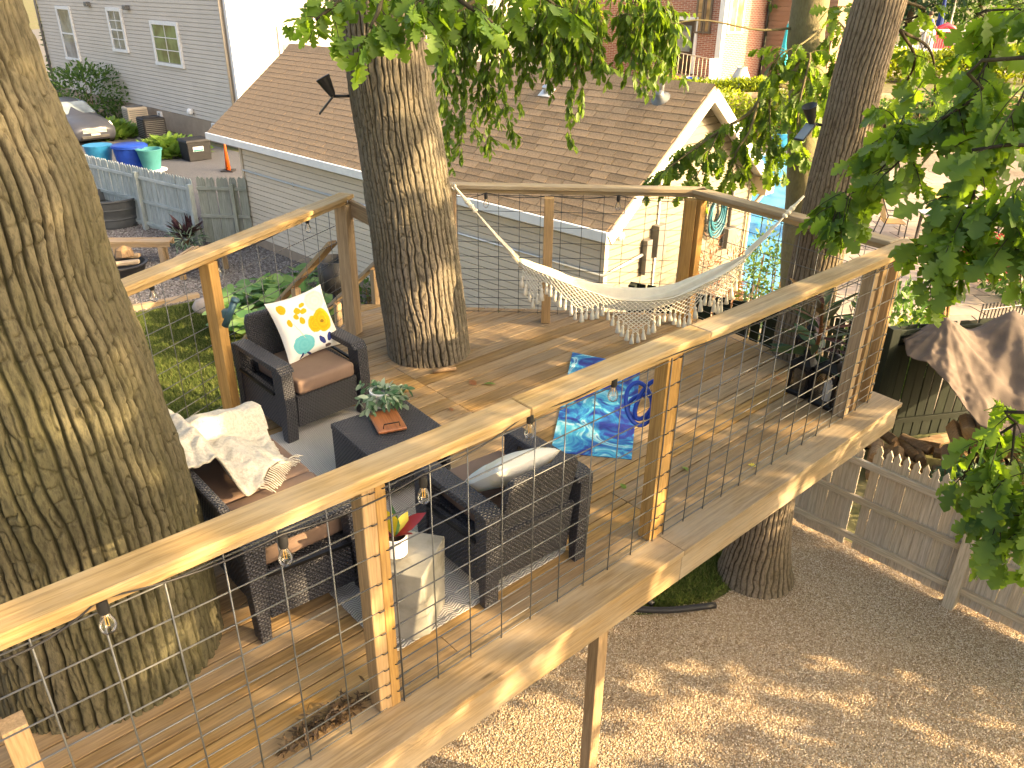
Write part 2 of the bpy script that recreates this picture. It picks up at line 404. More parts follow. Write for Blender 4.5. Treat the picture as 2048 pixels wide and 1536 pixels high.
# ================================================================== SETTING
def M_ground(name, stops, scale, bump, bdist=.02, rough=.95, big=None):
    s = NT(name); co = s.coord('Object')
    vo = s.n('TexVoronoi', i_Vector=co, i_Scale=scale); n = s.noise(co, scale * .6, 4, .7)
    f = s.math('ADD', s.math('MULTIPLY', s.n('SeparateColor', i_0=vo.outputs['Color']).outputs[0], .6), s.math('MULTIPLY', n, .4))
    c = s.ramp(f, stops)
    if big: c = s.mix(s.ramp(s.noise(co, big[1], 5, .6), [(.38, (0, 0, 0)), (.68, (.75, .75, .75))]), c, big[0])
    s.bump(s.math('SUBTRACT', n, vo.outputs['Distance']), bump, bdist); return s.fin(c, rough, .2)
M_ground('ground_soil', [(.2, (.10, .085, .05)), (.8, (.2, .17, .1))], 9, .4, big=((.10, .13, .04), .5))
M_ground('gravel_tan', [(.15, (.22, .14, .08)), (.45, (.42, .32, .21)), (.7, (.58, .47, .34)), (.95, (.72, .62, .5))], 70, .9, .02, big=((.38, .26, .16), .9))
M_ground('gravel_gray', [(.2, (.10, .09, .085)), (.5, (.2, .185, .18)), (.85, (.36, .34, .33))], 45, .9, .02, big=((.15, .125, .105), .6))
M_ground('asphalt', [(.2, (.10, .10, .105)), (.8, (.16, .16, .165))], 60, .4, .006, .9, big=((.125, .122, .12), .35))
M_ground('lawn_soil', [(.2, (.05, .07, .015)), (.8, (.13, .16, .035))], 30, .7, .03, big=((.10, .10, .03), 1.2))
M_ground('paving_bed', [(.2, (.17, .14, .11)), (.8, (.26, .22, .18))], 20, .4)
M_plain('patio_stone', (.31, .255, .21), .8, .3, 0, .14, 4, .3, 25, .16)
M_plain('coping', (.62, .58, .53), .8, .3, 0, .1, 5, .2, 30)
B = 900
sheet('ground', [(-B, -60), (B, -60), (B, 2 * B), (-B, 2 * B)], -.012, 'ground_soil')
sheet('gravel_yard', [tuple(px(*p)[:2]) for p in ((1590, 1035), (1780, 1120), (2060, 1262))] + [(6.5, 4.2), (6, 0), (-4, 0), (-3.2, 6.6), (1.0, 6.6), (2.2, 6.9)], 0, 'gravel_tan')
sheet('driveway', [(-3, 20.5), (-12.0, 18.6), (-40, 46), (-70, 60), (-60, 120), (-24.2, 43.2), (-10, 29.6), (6, 24)], -.006, 'asphalt')
sheet('fire_pit_gravel', [(-5.9, 14.75), (-7.4, 13.6), (-11.5, 10.6), (-17, 16), (-9.6, 20.4), (-6.0, 18.6), (-2.3, 14.3)], -.004, 'gravel_gray')
lawn = sheet('lawn', [(-7.2, 13.75), (-6.0, 14.6), (-4.9, 14.1), (-3.0, 11.0), (-2.6, 8.2), (-2.0, 6.2), (-4.5, 3.2), (-14, 3), (-12, 9.6)], 0, 'lawn_soil')
sheet('shade_lawn', [(.7, 6.1), (1.0, 5.95), (1.4, 5.98), (1.95, 6.1), (2.3, 6.35), (2.5, 6.95), (2.0, 8.2), (1.2, 9.6), (-1.5, 8.4), (-1.2, 6.7)], .004, 'lawn_soil')
sheet('patio', [(2.2, 12.3), (5.1, 10.2), (14, 9.0), (30, 14), (30, 33.2), (2.5, 33.2), (5.2, 27), (4.6, 15.5)], -.008, 'paving_bed')

# scattered stones and blades on the sheets
def scatter(name, surf, poly_z, pts, inst_mesh_mb, mat, density, smin, smax, label, cat, tilt=.6, seed=0, tintmesh=False):
    me = bpy.data.meshes.new(name); me.from_pydata([(x, y, poly_z) for x, y in pts], [], [tuple(range(len(pts)))])
    o = bpy.data.objects.new(name, me); C.objects.link(o); o['kind'] = 'stuff'; o['label'] = label; o['category'] = cat
    im = bpy.data.meshes.new(name + '_piece'); im.from_pydata([tuple(v) for v in inst_mesh_mb.v], [], inst_mesh_mb.f); im.materials.append(MATS[mat]); im.shade_smooth()
    g = bpy.data.node_groups.new(name, 'GeometryNodeTree'); g.interface.new_socket('Geometry', in_out='INPUT', socket_type='NodeSocketGeometry'); g.interface.new_socket('Geometry', in_out='OUTPUT', socket_type='NodeSocketGeometry')
    N = g.nodes; L = g.links; gi = N.new('NodeGroupInput'); go = N.new('NodeGroupOutput')
    dp = N.new('GeometryNodeDistributePointsOnFaces'); dp.inputs['Density'].default_value = density; dp.inputs['Seed'].default_value = seed
    ip = N.new('GeometryNodeInstanceOnPoints'); rv = N.new('FunctionNodeRandomValue'); rv.data_type = 'FLOAT_VECTOR'
    rv.inputs[0].default_value = (-tilt, -tilt, -3.14); rv.inputs[1].default_value = (tilt, tilt, 3.14)
    rs = N.new('FunctionNodeRandomValue'); rs.data_type = 'FLOAT'; rs.inputs[2].default_value = smin; rs.inputs[3].default_value = smax
    bpy_o = bpy.data.objects.new(name + '_source', im); oi = N.new('GeometryNodeObjectInfo')
    mo = N.new('GeometryNodeMeshToPoints')  # unused helper kept out of the tree
    N.remove(mo); N.remove(oi); bpy.data.objects.remove(bpy_o)
    prim = N.new('GeometryNodeMeshIcoSphere') if not tintmesh else None
    if prim:
        prim.inputs['Radius'].default_value = 1.0; prim.inputs['Subdivisions'].default_value = 1
        tf = N.new('GeometryNodeTransform'); tf.inputs['Scale'].default_value = (1, .8, .55); L.new(prim.outputs[0], tf.inputs[0]); src = tf.outputs[0]
    else:
        cn = N.new('GeometryNodeMeshCone'); cn.inputs['Vertices'].default_value = 3; cn.inputs['Radius Top'].default_value = .0; cn.inputs['Radius Bottom'].default_value = .09; cn.inputs['Depth'].default_value = 1.0
        src = cn.outputs[0]
    sm = N.new('GeometryNodeSetMaterial'); sm.inputs['Material'].default_value = MATS[mat]
    L.new(gi.outputs[0], dp.inputs[0]); L.new(dp.outputs[0], ip.inputs[0]); L.new(src, ip.inputs['Instance']); L.new(rv.outputs[0], ip.inputs['Rotation']); L.new(rs.outputs[1], ip.inputs['Scale'])
    L.new(ip.outputs[0], sm.inputs[0]); L.new(sm.outputs[0], go.inputs[0])
    md = o.modifiers.new('scatter', 'NODES'); md.node_group = g; return o
def M_inst(name, stops, rough=.9):
    s = NT(name); r = s.n('ObjectInfo').outputs['Random']; c = s.ramp(r, stops); n = s.noise(s.coord('Object'), 3, 2); c = s.mix(s.math('MULTIPLY', n, .4), c, stops[0][1]); return s.fin(c, rough, .2)
M_inst('pebble_tan', [(0, (.29, .19, .105)), (.3, (.53, .41, .27)), (.7, (.70, .575, .42)), (1, (.84, .75, .62))])
M_inst('pebble_gray', [(0, (.09, .08, .075)), (.5, (.22, .2, .195)), (1, (.42, .4, .39))])
M_inst('blade_green', [(0, (.04, .065, .014)), (.5, (.08, .115, .026)), (1, (.17, .18, .06))])
M_inst('blade_shade_offset', [(0, (.07, .11, .02)), (.5, (.13, .18, .035)), (1, (.24, .25, .08))])  # grass colour brightened to offset the shade under the deck
scatter('gravel_stones', None, .002, [tuple(px(*p)[:2]) for p in ((640, 1560), (1210, 1230), (1440, 1200), (1590, 1050), (1780, 1130), (2070, 1268), (2080, 1560))], MB(), 'pebble_tan', 6500, .0038, .0095, 'small tan pebbles covering the ground below the raised deck', 'gravel')
scatter('gray_gravel_stones', None, -.002, [(-7.35, 13.7), (-6.0, 14.75), (-2.6, 14.4), (-6.1, 18.4), (-9.5, 20.2), (-12, 17)], MB(), 'pebble_gray', 700, .012, .03, 'small grey stones of the fire pit yard', 'gravel')
scatter('grass', None, 0, [(-7.1, 13.7), (-6.0, 14.5), (-4.9, 14.0), (-3.0, 10.8), (-2.6, 8.0), (-2.4, 6.0), (-4.4, 5.4), (-7.5, 9)], MB(), 'blade_green', 3000, .04, .095, 'short mown green lawn grass left of the deck', 'grass', .7, tintmesh=True)
scatter('shaded_grass', None, .004, [(.8, 6.1), (1.4, 6.02), (1.95, 6.15), (2.3, 6.45), (2.4, 7.0), (1.6, 8.2), (.4, 7.2)], MB(), 'blade_shade_offset', 5000, .03, .07, 'patch of short grass in the shade below the deck', 'grass', .7, tintmesh=True)

# patio flagstones: irregular pieces laid in offset rows along the pool side
pat = bpy.data.objects['patio']
def flagstones():
    n = 0; rows = np.arange(13.4, 27.5, .52)
    cand = []
    for j, y in enumerate(rows):
        for x in np.arange(5.0, 15.5, .62): cand.append((x + (j % 2) * .31, y))
    def q(x, y): return (x + .13 * vnoise(x * 1.7, y * 1.7, 3.1), y + .12 * vnoise(x * 1.7 + 9, y * 1.7, 7.7))
    keep = []
    for x, y in cand:
        if x < 5.0 + .0 * y or (x < 9.9 and y > 15.0 and x < 4.9 + (y - 14) * .42): continue
        c = AX.T @ np.array([x, y, -CAM_H]); u = 1024 + FPX * c[0] / c[2]; v = 768 + FPX * c[1] / c[2]
        if 1400 < u < 2070 and v > 330: keep.append((x, y, v))
    keep.sort(key=lambda t: -t[2]); near = keep[:290]
    for x, y, v in near:
        g = .016; w_, h_ = .31, .26
        pts = [q(x - w_, y - h_), q(x, y - h_), q(x + w_, y - h_), q(x + w_, y + h_), q(x, y + h_), q(x - w_, y + h_)]
        cx, cy = sum(p[0] for p in pts) / 6, sum(p[1] for p in pts) / 6
        poly = [(cx + (p[0] - cx) * .955 - 0, cy + (p[1] - cy) * .945) for p in pts]
        t = .012 + .008 * random.random()
        mk('flagstone', MB().prism(poly, -.007, t), 'patio_stone', pat)
flagstones()

# pool
def M_water():
    s = NT('pool_water'); co = s.coord('Object'); n = s.noise(co, 1.3, 3, .5, .6); c = s.ramp(n, [(.3, (.05, .25, .5)), (.7, (.14, .40, .62))])
    s.bump(s.noise(co, 3.0, 2, .5, .4), .12, .05); s.fin(c, .06, .5)
M_water(); M_plain('pool_liner', (.10, .42, .75), .5, .4)
pool_poly = [(4.7, 14.9), (6.2, 15.3), (7.2, 18.5), (9.4, 24), (12.2, 28.3), (11.6, 30), (8.4, 30.2), (6.0, 26), (4.6, 20)]
sheet('pool_water', pool_poly, .02, 'pool_water')
cop = MB(); cpts = [V((x, y, .05)) for x, y in pool_poly]; n_ = len(cpts)
cen = sum(cpts, V()) / n_
for i in range(n_):
    a, b = cpts[i], cpts[(i + 1) % n_]; oa, ob = a + (a - cen).normalized() * .35, b + (b - cen).normalized() * .35
    cop.prism([(a.x, a.y), (b.x, b.y), (ob.x, ob.y), (oa.x, oa.y)], -.01, .055)
tag(mk('pool_coping', cop, 'coping'), kind='structure')

# ================================================================== TREES: trunks
def edge_c(x, y, r, Yc, side):
    d = ray(x, y); h = V((d[0], d[1])).normalized(); p = V((h.y, -h.x)) * side
    e = pd(x, y, Yc + r * p.y); return (e.x - r * p.x, Yc, e.z, r)
def trunk_mesh(name, path, mat, parent, seg=120, rings=160, depth=.03, f=30, fz=2.6, warp=.8, smoothbark=False, seed=0.):
    P = np.array(spline(path, rings)); th = np.linspace(0, 2 * np.pi, seg, endpoint=False)
    X, Y, Zc, Rr = [P[:, k][:, None] for k in range(4)]; ct, st = np.cos(th)[None], np.sin(th)[None]
    R0 = float(np.mean(P[:, 3])); ax, ay, az = ct * R0 + 0 * Zc, st * R0 + 0 * Zc, Zc + 0 * ct
    thg = th[None] + 0 * Zc; n2 = vnoise(ax * 70 + 40, ay * 70, az * 22 + seed); big = vnoise(ax * 2.2, ay * 2.2 + seed, az * .8)
    if smoothbark: rel = .65 + .25 * n2; disp = depth * (big * 1.5 + .3 * n2)
    else:
        k3 = 1.6 / R0; cx_, cy_2 = ct * R0 + 0 * Zc, st * R0 + 0 * Zc
        ph = f * thg + warp * (4.2 * vnoise(cx_ * 3 + seed, cy_2 * 3, az * 1.1) + 2.4 * vnoise(cx_ * 9, cy_2 * 9 + seed, az * fz) + 1.1 * vnoise(cx_ * 24, cy_2 * 24, az * fz * 3.2 + seed))
        prof = np.abs(np.sin(ph / 2)); crk = vnoise(cx_ * 26 + 5, cy_2 * 26, az * fz * 5 + seed); wid = .10 + .10 * vnoise(cx_ * 6, cy_2 * 6, az * 2.5 + 9)
        rel = np.clip((prof - wid) * 2.1, 0, 1) ** .7 * (1 - .55 * np.clip(1 - np.abs(crk) * 9, 0, 1)); hi = .75 + .25 * vnoise(cx_ * 14 + 3, cy_2 * 14, az * 3 + seed)
        disp = depth * (rel * hi - .6) + depth * .3 * big + depth * .14 * n2; rel = np.clip(rel * (.8 + .2 * hi) + .13 * n2, 0, 1)
    r = Rr + disp; vx, vy = X + ct * r, Y + st * r
    vs = np.stack([vx, vy, Zc + 0 * ct], 2).reshape(-1, 3)
    I = np.array(wmat(parent).inverted()); vs = vs @ I[:3, :3].T + I[:3, 3]
    i, k = np.meshgrid(np.arange(rings - 1), np.arange(seg), indexing='ij'); k2 = (k + 1) % seg
    fs = np.stack([i * seg + k, i * seg + k2, (i + 1) * seg + k2, (i + 1) * seg + k], 2).reshape(-1, 4)
    me = bpy.data.meshes.new(name); me.vertices.add(len(vs)); me.vertices.foreach_set('co', vs.ravel()); me.loops.add(fs.size); me.loops.foreach_set('vertex_index', fs.ravel())
    me.polygons.add(len(fs)); me.polygons.foreach_set('loop_start', np.arange(0, fs.size, 4)); me.update(calc_edges=True)
    a = me.attributes.new('relief', 'FLOAT', 'POINT'); a.data.foreach_set('value', rel.ravel()); me.shade_smooth()
    return link(name, me, mat, parent)

e1 = [(452, 1300, .535), (439, 1231, .53), (397, 1037, .515), (360, 900, .505), (332, 823, .50), (287, 683, .49), (226, 525, .475), (185, 359, .465), (120, 205, .45), (44, 0, .44)]
path1 = [edge_c(x, y, r, 2.98, 1) for x, y, r in e1]
b = path1[0]; t_ = path1[-1]
path1 = [(b[0] - .05, 2.98, -.1, .75), (b[0] - .02, 2.98, 1.2, .60)] + path1 + [(t_[0] - .15, 2.98, 7.5, .40), (t_[0] - .3, 3.0, 11, .30)]
oak1 = thing('oak_tree', 'huge near oak trunk with deep mossy bark at the left edge', 'tree', (path1[0][0], 2.98, 0))
trunk_mesh('trunk', path1, 'bark_mossy', oak1, 720, 560, .034, 58, 2.6, .8, seed=3.3)

def mid_c(x, y, r, Yc): p = pd(x, y, Yc); return (p.x, Yc, p.z, r)
path2 = [mid_c(857, 700, .378, 6.66), mid_c(834, 525, .366, 6.66), mid_c(821, 427, .356, 6.66), mid_c(799, 273, .342, 6.66), mid_c(768, 85, .325, 6.66)]
b, t_ = path2[0], path2[-1]
path2 = [(b[0] + .1, 6.66, -.1, .6), (b[0] + .04, 6.66, 1.4, .43)] + path2 + [(t_[0] - .2, 6.7, 7.6, .29), (t_[0] - .4, 6.7, 11, .22)]
oak2 = thing('oak_tree', 'tall oak with furrowed grey bark growing up through the middle of the deck', 'tree', (path2[0][0], 6.66, 0))
trunk_mesh('trunk', path2, 'bark_gray', oak2, 480, 560, .024, 44, 3.8, 1.0, seed=8.1)

c3 = [(1508, 1165, .46, 6.60), (1515, 1110, .34, 6.62), (1540, 980, .245, 6.62), (1593, 708, .225, 6.7), (1631, 532, .215, 6.75), (1662, 382, .205, 6.78), (1695, 250, .2, 6.8), (1761, 0, .195, 6.85)]
path3 = [mid_c(*q) for q in c3]; b, t_ = path3[0], path3[-1]
path3 = [(b[0] - .03, b[1], -.12, .6)] + path3 + [(t_[0] + .35, 6.9, 8.0, .17), (t_[0] + .6, 7, 11, .13)]
oak3 = thing('oak_tree', 'leaning shaggy-barked oak just outside the right-hand deck railing', 'tree', (path3[0][0], path3[0][1], 0))
trunk_mesh('trunk', path3, 'bark_brown', oak3, 320, 460, .015, 34, 4.0, 1.0, seed=5.7)
bm_ = MB()
c4 = [(1585, 640), (1592, 507), (1603, 390), (1608, 273), (1614, 148), (1622, 0)]
path4 = [mid_c(x, y, .175, 9.2) for x, y in c4]; b, t_ = path4[0], path4[-1]
path4 = [(b[0] - .06, 9.2, -.1, .26), (b[0] - .03, 9.2, .6, .2)] + path4 + [(t_[0] + .15, 9.2, 8.5, .14), (t_[0] + .2, 9.2, 11, .1)]
elm = thing('beech_tree', 'slender smooth-barked tree standing behind the leaning oak', 'tree', (path4[0][0], 9.2, 0))
trunk_mesh('trunk', path4, 'bark_smooth', elm, 64, 140, .014, 8., 6, .4, True, seed=1.2)

# ================================================================== DECK
OUT = [(-2.85, 0), (4.02, 0), (4.28, 2.36), (1.85, 4.80), (1.28, 4.30), (-2.85, 2.13)]
def clip_strip(poly, v0, v1, u0=-99, u1=99):
    def cl(P, f):
        o = []
        for i in range(len(P)):
            a, b = P[i], P[(i + 1) % len(P)]; fa, fb = f(a), f(b)
            if fa >= 0: o.append(a)
            if fa * fb < 0: t = fa / (fa - fb); o.append((a[0] + (b[0] - a[0]) * t, a[1] + (b[1] - a[1]) * t))
        return o
    for f in (lambda p: p[1] - v0, lambda p: v1 - p[1], lambda p: p[0] - u0, lambda p: u1 - p[0]):
        if len(poly) < 3: return []
        poly = cl(poly, f)
    return poly
deck = thing('raised_deck', 'raised wooden deck of long weathered boards built around the tree trunks', 'deck', duv(1, 2))
MD = Matrix((DU, DV, V((0, 0, 1)))).transposed().to_4x4()
def deck_board(poly, z0, z1, mat, name='deck_board'):
    us = [p[0] for p in poly]; vs_ = [p[1] for p in poly]; cu, cv = (min(us) + max(us)) / 2, (min(vs_) + max(vs_)) / 2
    mb = MB().prism([(u - cu, v - cv) for u, v in poly], z0, z1)
    me = mesh_of(name, mb, mat, bevel=.0018)
    M = MD.copy(); M.translation = duv(cu, cv); return place(name, me, mat, deck, M)
v = .262; k = 0
cut = random.Random(3)
while v < 4.75:
    v1 = v + .139
    seams = [1.25] if 1.1 < v < 3.4 else [cut.choice([-.4, 2.1, 1.25])] if v < 1.1 else []
    us = [-99] + seams + [99]
    for a, b in zip(us, us[1:]):
        pl = clip_strip(OUT, v, v1, a + .002, b - .002)
        if len(pl) >= 3 and max(p[0] for p in pl) - min(p[0] for p in pl) > .06: deck_board(pl, -.035, random.uniform(-.0012, .0012), 'deck_wood')
    v = v1 + .0105; k += 1
for a, b in ((-2.85, 1.12), (1.123, 4.02)): deck_board([(a, -.005), (b, -.005), (b + (.02 if b > 4 else 0), .252), (a, .252)], -.036, .003, 'rim_wood', 'rim_board')
def rim(a, b, z0=-.23, z1=-.038, t=.045):
    A_, B_ = duv(*a, (z0 + z1) / 2), duv(*b, (z0 + z1) / 2); return board('fascia_board', A_, B_, t, z1 - z0, 'rim_wood', deck)
rim((-2.85, .03), (1.12, .03)); rim((1.124, .03), (3.99, .03))
for a, b in zip(OUT[1:], OUT[2:] + OUT[:1]):
    c = V((1.0, 2.0)); A2, B2 = V(a), V(b); dd = (c - (A2 + B2) / 2).normalized() * .05; rim(tuple(A2 + dd), tuple(B2 + dd))
for v in np.arange(.45, 2.3, .41): board('joist', duv(-2.75, v, -.13), duv(4.1, v, -.13), .04, .18, 'pale_post_wood', deck)
for v in np.arange(2.5, 4.6, .41):
    u0 = -2.1 + (v - 2.42) * 1.85; u1 = 4.15 - (v - 2.36); 
    if u1 - u0 > .3: board('joist', duv(u0, v, -.13), duv(u1, v, -.13), .04, .18, 'pale_post_wood', deck)
pp = px(1167, 1480, 1.0)
for (x, y) in ((pp.x - .03, pp.y - .0), (-1.4, 2.1), (1.7, 7.2), (-1.6, 6.7)):
    x, y = (duv(.87, .40).x, duv(.87, .40).y) if abs(x - pp.x) < .1 else (x, y)
    board('support_post', (x, y, 0), (x, y, DZ - .23), .092, .092, 'post_wood', deck, up=DU)

# ------------------------------------------------------------------ railings
M_plain('wire', (.13, .135, .14), .5, .5, .5, .12, 30, 0)
M_plain('dark_wire', (.045, .047, .05), .4, .5, .8, .12, 30, 0)
ROWS = [.015, .085, .165, .255, .355, .47, .60, .75, .905, 1.06, 1.215]
RB = 1.255
def wire_panel(rail, a, b, mat, step=.2032, off=V((0, 0, 0)), first=.05, r=.0032, z0=0., z1=RB, rows=ROWS):
    a, b = V(a) + off, V(b) + off; L = (b - a).length; d = (b - a) / L; n = V((-d.y, d.x, 0)); s = first
    vm = mesh_of('wire', MB().tube([(-.5 * (z1 - z0), 0, 0), (.5 * (z1 - z0), 0, 0)], r, 6), mat, True)
    hm = mesh_of('wire', MB().tube([(-L / 2, 0, 0), (L / 2, 0, 0)], r, 6), mat, True)
    while s < L:
        p = a + d * s; M = Matrix.Translation(p + V((0, 0, (z0 + z1) / 2))) @ Matrix.Rotation(R(-90), 4, 'Y'); place('wire', vm, mat, rail, M); s += step
    Rm = Matrix((d, n, V((0, 0, 1)))).transposed().to_4x4()
    for h in rows:
        M = Matrix.Translation((a + b) / 2 + n * .006 + V((0, 0, h))) @ Rm; place('wire', hm, mat, rail, M)
def cap_rail(rail, a, b, w=.145, cap=.038, sub=True, mat='rail_wood', subw=.09, over=(0, 0)):
    a, b = V(a), V(b); d = (b - a).normalized(); a2, b2 = a - d * over[0], b + d * over[1]; z = V((0, 0, RB + .04 + cap / 2))
    board('top_rail', a2 + z, b2 + z, w, cap, mat, rail, bevel=.005)
    if sub: board('sub_rail', a + V((0, 0, RB + .019)), b + V((0, 0, RB + .019)), subw, .038, mat, rail)
def post(rail, p, mat='post_wood', w=.09, d=DU, top=RB, z0=.004, dp=None): board('post', V(p) + V((0, 0, z0)), V(p) + V((0, 0, top)), w, dp or w, mat, rail, up=d)

near = thing('deck_railing', 'long near railing of wire mesh and flat timber cap crossing the foreground', 'railing', duv(.5, .2))
A0, A1 = duv(-2.75, .2), duv(3.88, .2)
cap_rail(near, A0, duv(-.05, .2), over=(.05, 0)); cap_rail(near, duv(-.045, .2), duv(1.3, .2)); cap_rail(near, duv(1.304, .2), A1, over=(0, .09))
for u in (-2.72, -.86, 1.07): post(near, duv(u, .235), w=.09)
board('post_trim', duv(-.82, .205, .004), duv(-.82, .205, RB), .038, .05, 'post_wood', near, up=DU)
board('post_trim', duv(1.135, .21, .004), duv(1.135, .21, RB), .038, .06, 'post_wood', near, up=DU)
for u, m_ in ((3.44, 'pale_post_wood'), (3.58, 'post_wood'), (3.82, 'post_wood')): post(near, duv(u, .235), m_, w=.085)
for a, b in ((-2.75, -.87), (-.84, 1.06), (1.09, 3.86)): wire_panel(near, duv(a, 0), duv(b, 0), 'wire', off=DV * .185, first=.06, r=.0034)
wire_panel(near, duv(-.80, 0), duv(-.74, 0), 'wire', off=DV * .18, first=.02, rows=ROWS)
# staples that hold the mesh to the posts
stp = MB()
for u in (-.86, -.80, 1.07, 1.13, 3.45, 3.82):
    for h in ROWS[1:]: stp.tube([duv(u - .012, .186, h), duv(u - .010, .178, h + .004), duv(u + .01, .178, h + .004), duv(u + .012, .186, h)], .003, 5)
mk('wire_staples', stp, 'dark_wire', near)

right = thing('deck_railing', 'short right-hand railing running back from the lantern corner', 'railing', duv(3.9, 1.2))
RC, RBk = duv(3.85, .28), duv(4.10, 2.28)
cap_rail(right, RC, RBk); post(right, duv(4.07, 2.22)); wire_panel(right, RC, RBk, 'wire', off=DU * .05, r=.003)
back = thing('deck_railing', 'rear railing with wire mesh between the middle trunk and the garage side', 'railing', duv(3.2, 3.2))
BA, BB = duv(2.44, 3.93), duv(4.12, 2.30); bd = (BB - BA).normalized()
cap_rail(back, BA - bd * .05, BB, over=(0, .08))
post(back, BA.lerp(BB, .0), d=bd); post(back, V((.33, 7.40, DZ)), 'post_wood', d=bd); post(back, V((1.655, 7.40, DZ)), 'post_wood', d=bd, w=.1)
bn = V((-bd.y, bd.x, 0)); wire_panel(back, BA, BB, 'dark_wire', off=bn * -.05 if bn.y < 0 else bn * .05, r=.003)
left = thing('deck_railing', 'left railing with honey-coloured posts and mesh overlooking the lawn', 'railing', (-2.3, 5, DZ))
LA, LB = V((-3.2, 2.71, DZ)), V((-1.54, 7.09, DZ)); ldn = (LB - LA).normalized()
cap_rail(left, LA, LA.lerp(LB, .36), w=.15); cap_rail(left, LA.lerp(LB, .361), LB, w=.15, over=(0, .07))
for p in ((-2.145, 5.345), (-3.12, 2.9)): post(left, (p[0] - .02, p[1] + .03, DZ), w=.095, d=ldn)
post(left, (-1.535, 7.06, DZ), 'pale_post_wood', w=.12, d=ldn)
wire_panel(left, LA, LB - ldn * .05, 'wire', off=V((-ldn.y, ldn.x, 0)) * .055, r=.003)
a_ = V((-1.5, 7.1, DZ + 1.25)); b_ = V((-1.14, 6.93, DZ + 1.12)); board('brace', a_ + V((0, 0, -.02)), b_ + V((0, 0, -.02)), .04, .14, 'pale_post_wood', left)
endr = thing('deck_railing', 'end railing behind the huge mossy trunk at the lower left corner', 'railing', duv(-2.77, 1.2))
sp_ = px(24, 1445, DZ + .45); board('stub_post', (sp_.x, sp_.y, DZ + .003), sp_, .09, .09, 'post_wood', endr, up=DU)
cap_rail(endr, duv(-2.77, .28), duv(-2.77, 2.05)); post(endr, duv(-2.77, 1.02)); wire_panel(endr, duv(-2.77, .28), duv(-2.77, 2.05), 'wire', off=DU * -.05, r=.003)

# ------------------------------------------------------------------ stairs down to the lawn
st = thing('stairs', 'wooden stairs with sloping handrails going down from the deck to the lawn', 'stairs', (-2.2, 8.2, 0))
s0 = V((-1.66, 7.06, 0)); run, drop = 3.2, DZ
N_ = 12
for i in range(N_):
    t = (i + .5) / N_; c = s0 + DV * (run * t); z = DZ - drop * (i + 1) / (N_ + 0) 
    if z < .05: continue
    board('tread', c + DU * .02 + V((0, 0, z)), c + DU * .93 + V((0, 0, z)), .27, .036, 'deck_wood', st)
for off in (0, .95):
    a = s0 + DU * off + V((0, 0, DZ - .12)); b = s0 + DU * off + DV * run + V((0, 0, .05)); board('stringer', a, b, .04, .26, 'pale_post_wood', st, up=V((0, 0, 1)))
    top = V((0, 0, .92)); board('handrail', a + top + V((0, 0, .1)), b + top + V((0, 0, .1)), .09, .04, 'pale_post_wood', st)
    for t in (.27, .55, .95):
        p = a.lerp(b, t); board('stair_post', p + V((0, 0, -.1)), p + top + V((0, 0, .06)), .075, .075, 'post_wood' if t > .5 else 'pale_post_wood', st, up=DU)
    for q in np.arange(.08, 1.0, .055):
        p = a.lerp(b, q); place('wire', mesh_of('wire', MB().tube([(-.44, 0, 0), (.44, 0, 0)], .0025, 5), 'wire'), 'wire', st, Matrix.Translation(p + V((0, 0, .52))) @ Matrix.Rotation(R(-90), 4, 'Y'))
    for h in (.2, .42, .64, .86): mk('wire', MB().tube([a + V((0, 0, h)), b + V((0, 0, h))], .0025, 5), 'wire', st)
# ================================================================== BUILDINGS
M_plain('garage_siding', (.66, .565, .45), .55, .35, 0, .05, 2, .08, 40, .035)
M_plain('gable_siding_darkened', (.21, .185, .145), .55, .35, 0, .05, 2, .08, 40, .03)  # same siding, colour darkened to offset direct sun on the gable
M_plain('white_trim', (.80, .80, .80), .5, .4, 0, .05, 6, .05, 40)
M_plain('tan_trim', (.58, .48, .36), .55, .35, 0, .05, 6, .05, 40)
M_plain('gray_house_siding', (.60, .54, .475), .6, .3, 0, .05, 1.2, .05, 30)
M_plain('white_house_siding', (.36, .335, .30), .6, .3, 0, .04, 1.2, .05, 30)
M_plain('foundation', (.36, .28, .21), .9, .2, 0, .12, 3, .4, 30)
M_plain('concrete', (.27, .262, .235), .8, .3, 0, .18, 5, .25, 40, dirt=((.16, .145, .115), 4, .5))
M_plain('shingle', (.30, .212, .135), .95, .1, 0, .22, 40, .6, 160, .17)
M_plain('conduit', (.62, .65, .68), .35, .5, .6, .06, 8, 0)
M_plain('gray_box', (.17, .165, .16), .5, .4, .3, .1, 8, .05)
M_plain('black_plastic', (.022, .022, .025), .45, .4, 0, .2, 10, .05)
M_plain('dark_rubber', (.018, .018, .02), .6, .3, 0, .25, 5, .1)
M_plain('lead', (.17, .18, .19), .6, .4, .3, .15, 8, .1)
def M_glass(name, col=(.09, .11, .12)):
    s = NT(name); n = s.noise(s.coord('Object'), 1.8, 2); c = s.ramp(n, [(.35, col), (.65, sc(col, 2.4))]); s.fin(c, .06, .9); return s.m
M_glass('window_glass'); M_glass('orange_reflection_glass', (.28, .17, .09)); M_glass('green_glass', (.06, .10, .045))  # the orange pane colour stands for a reflection painted into the glass
M_plain('steel', (.55, .56, .58), .3, .5, .8, .08, 8, 0)

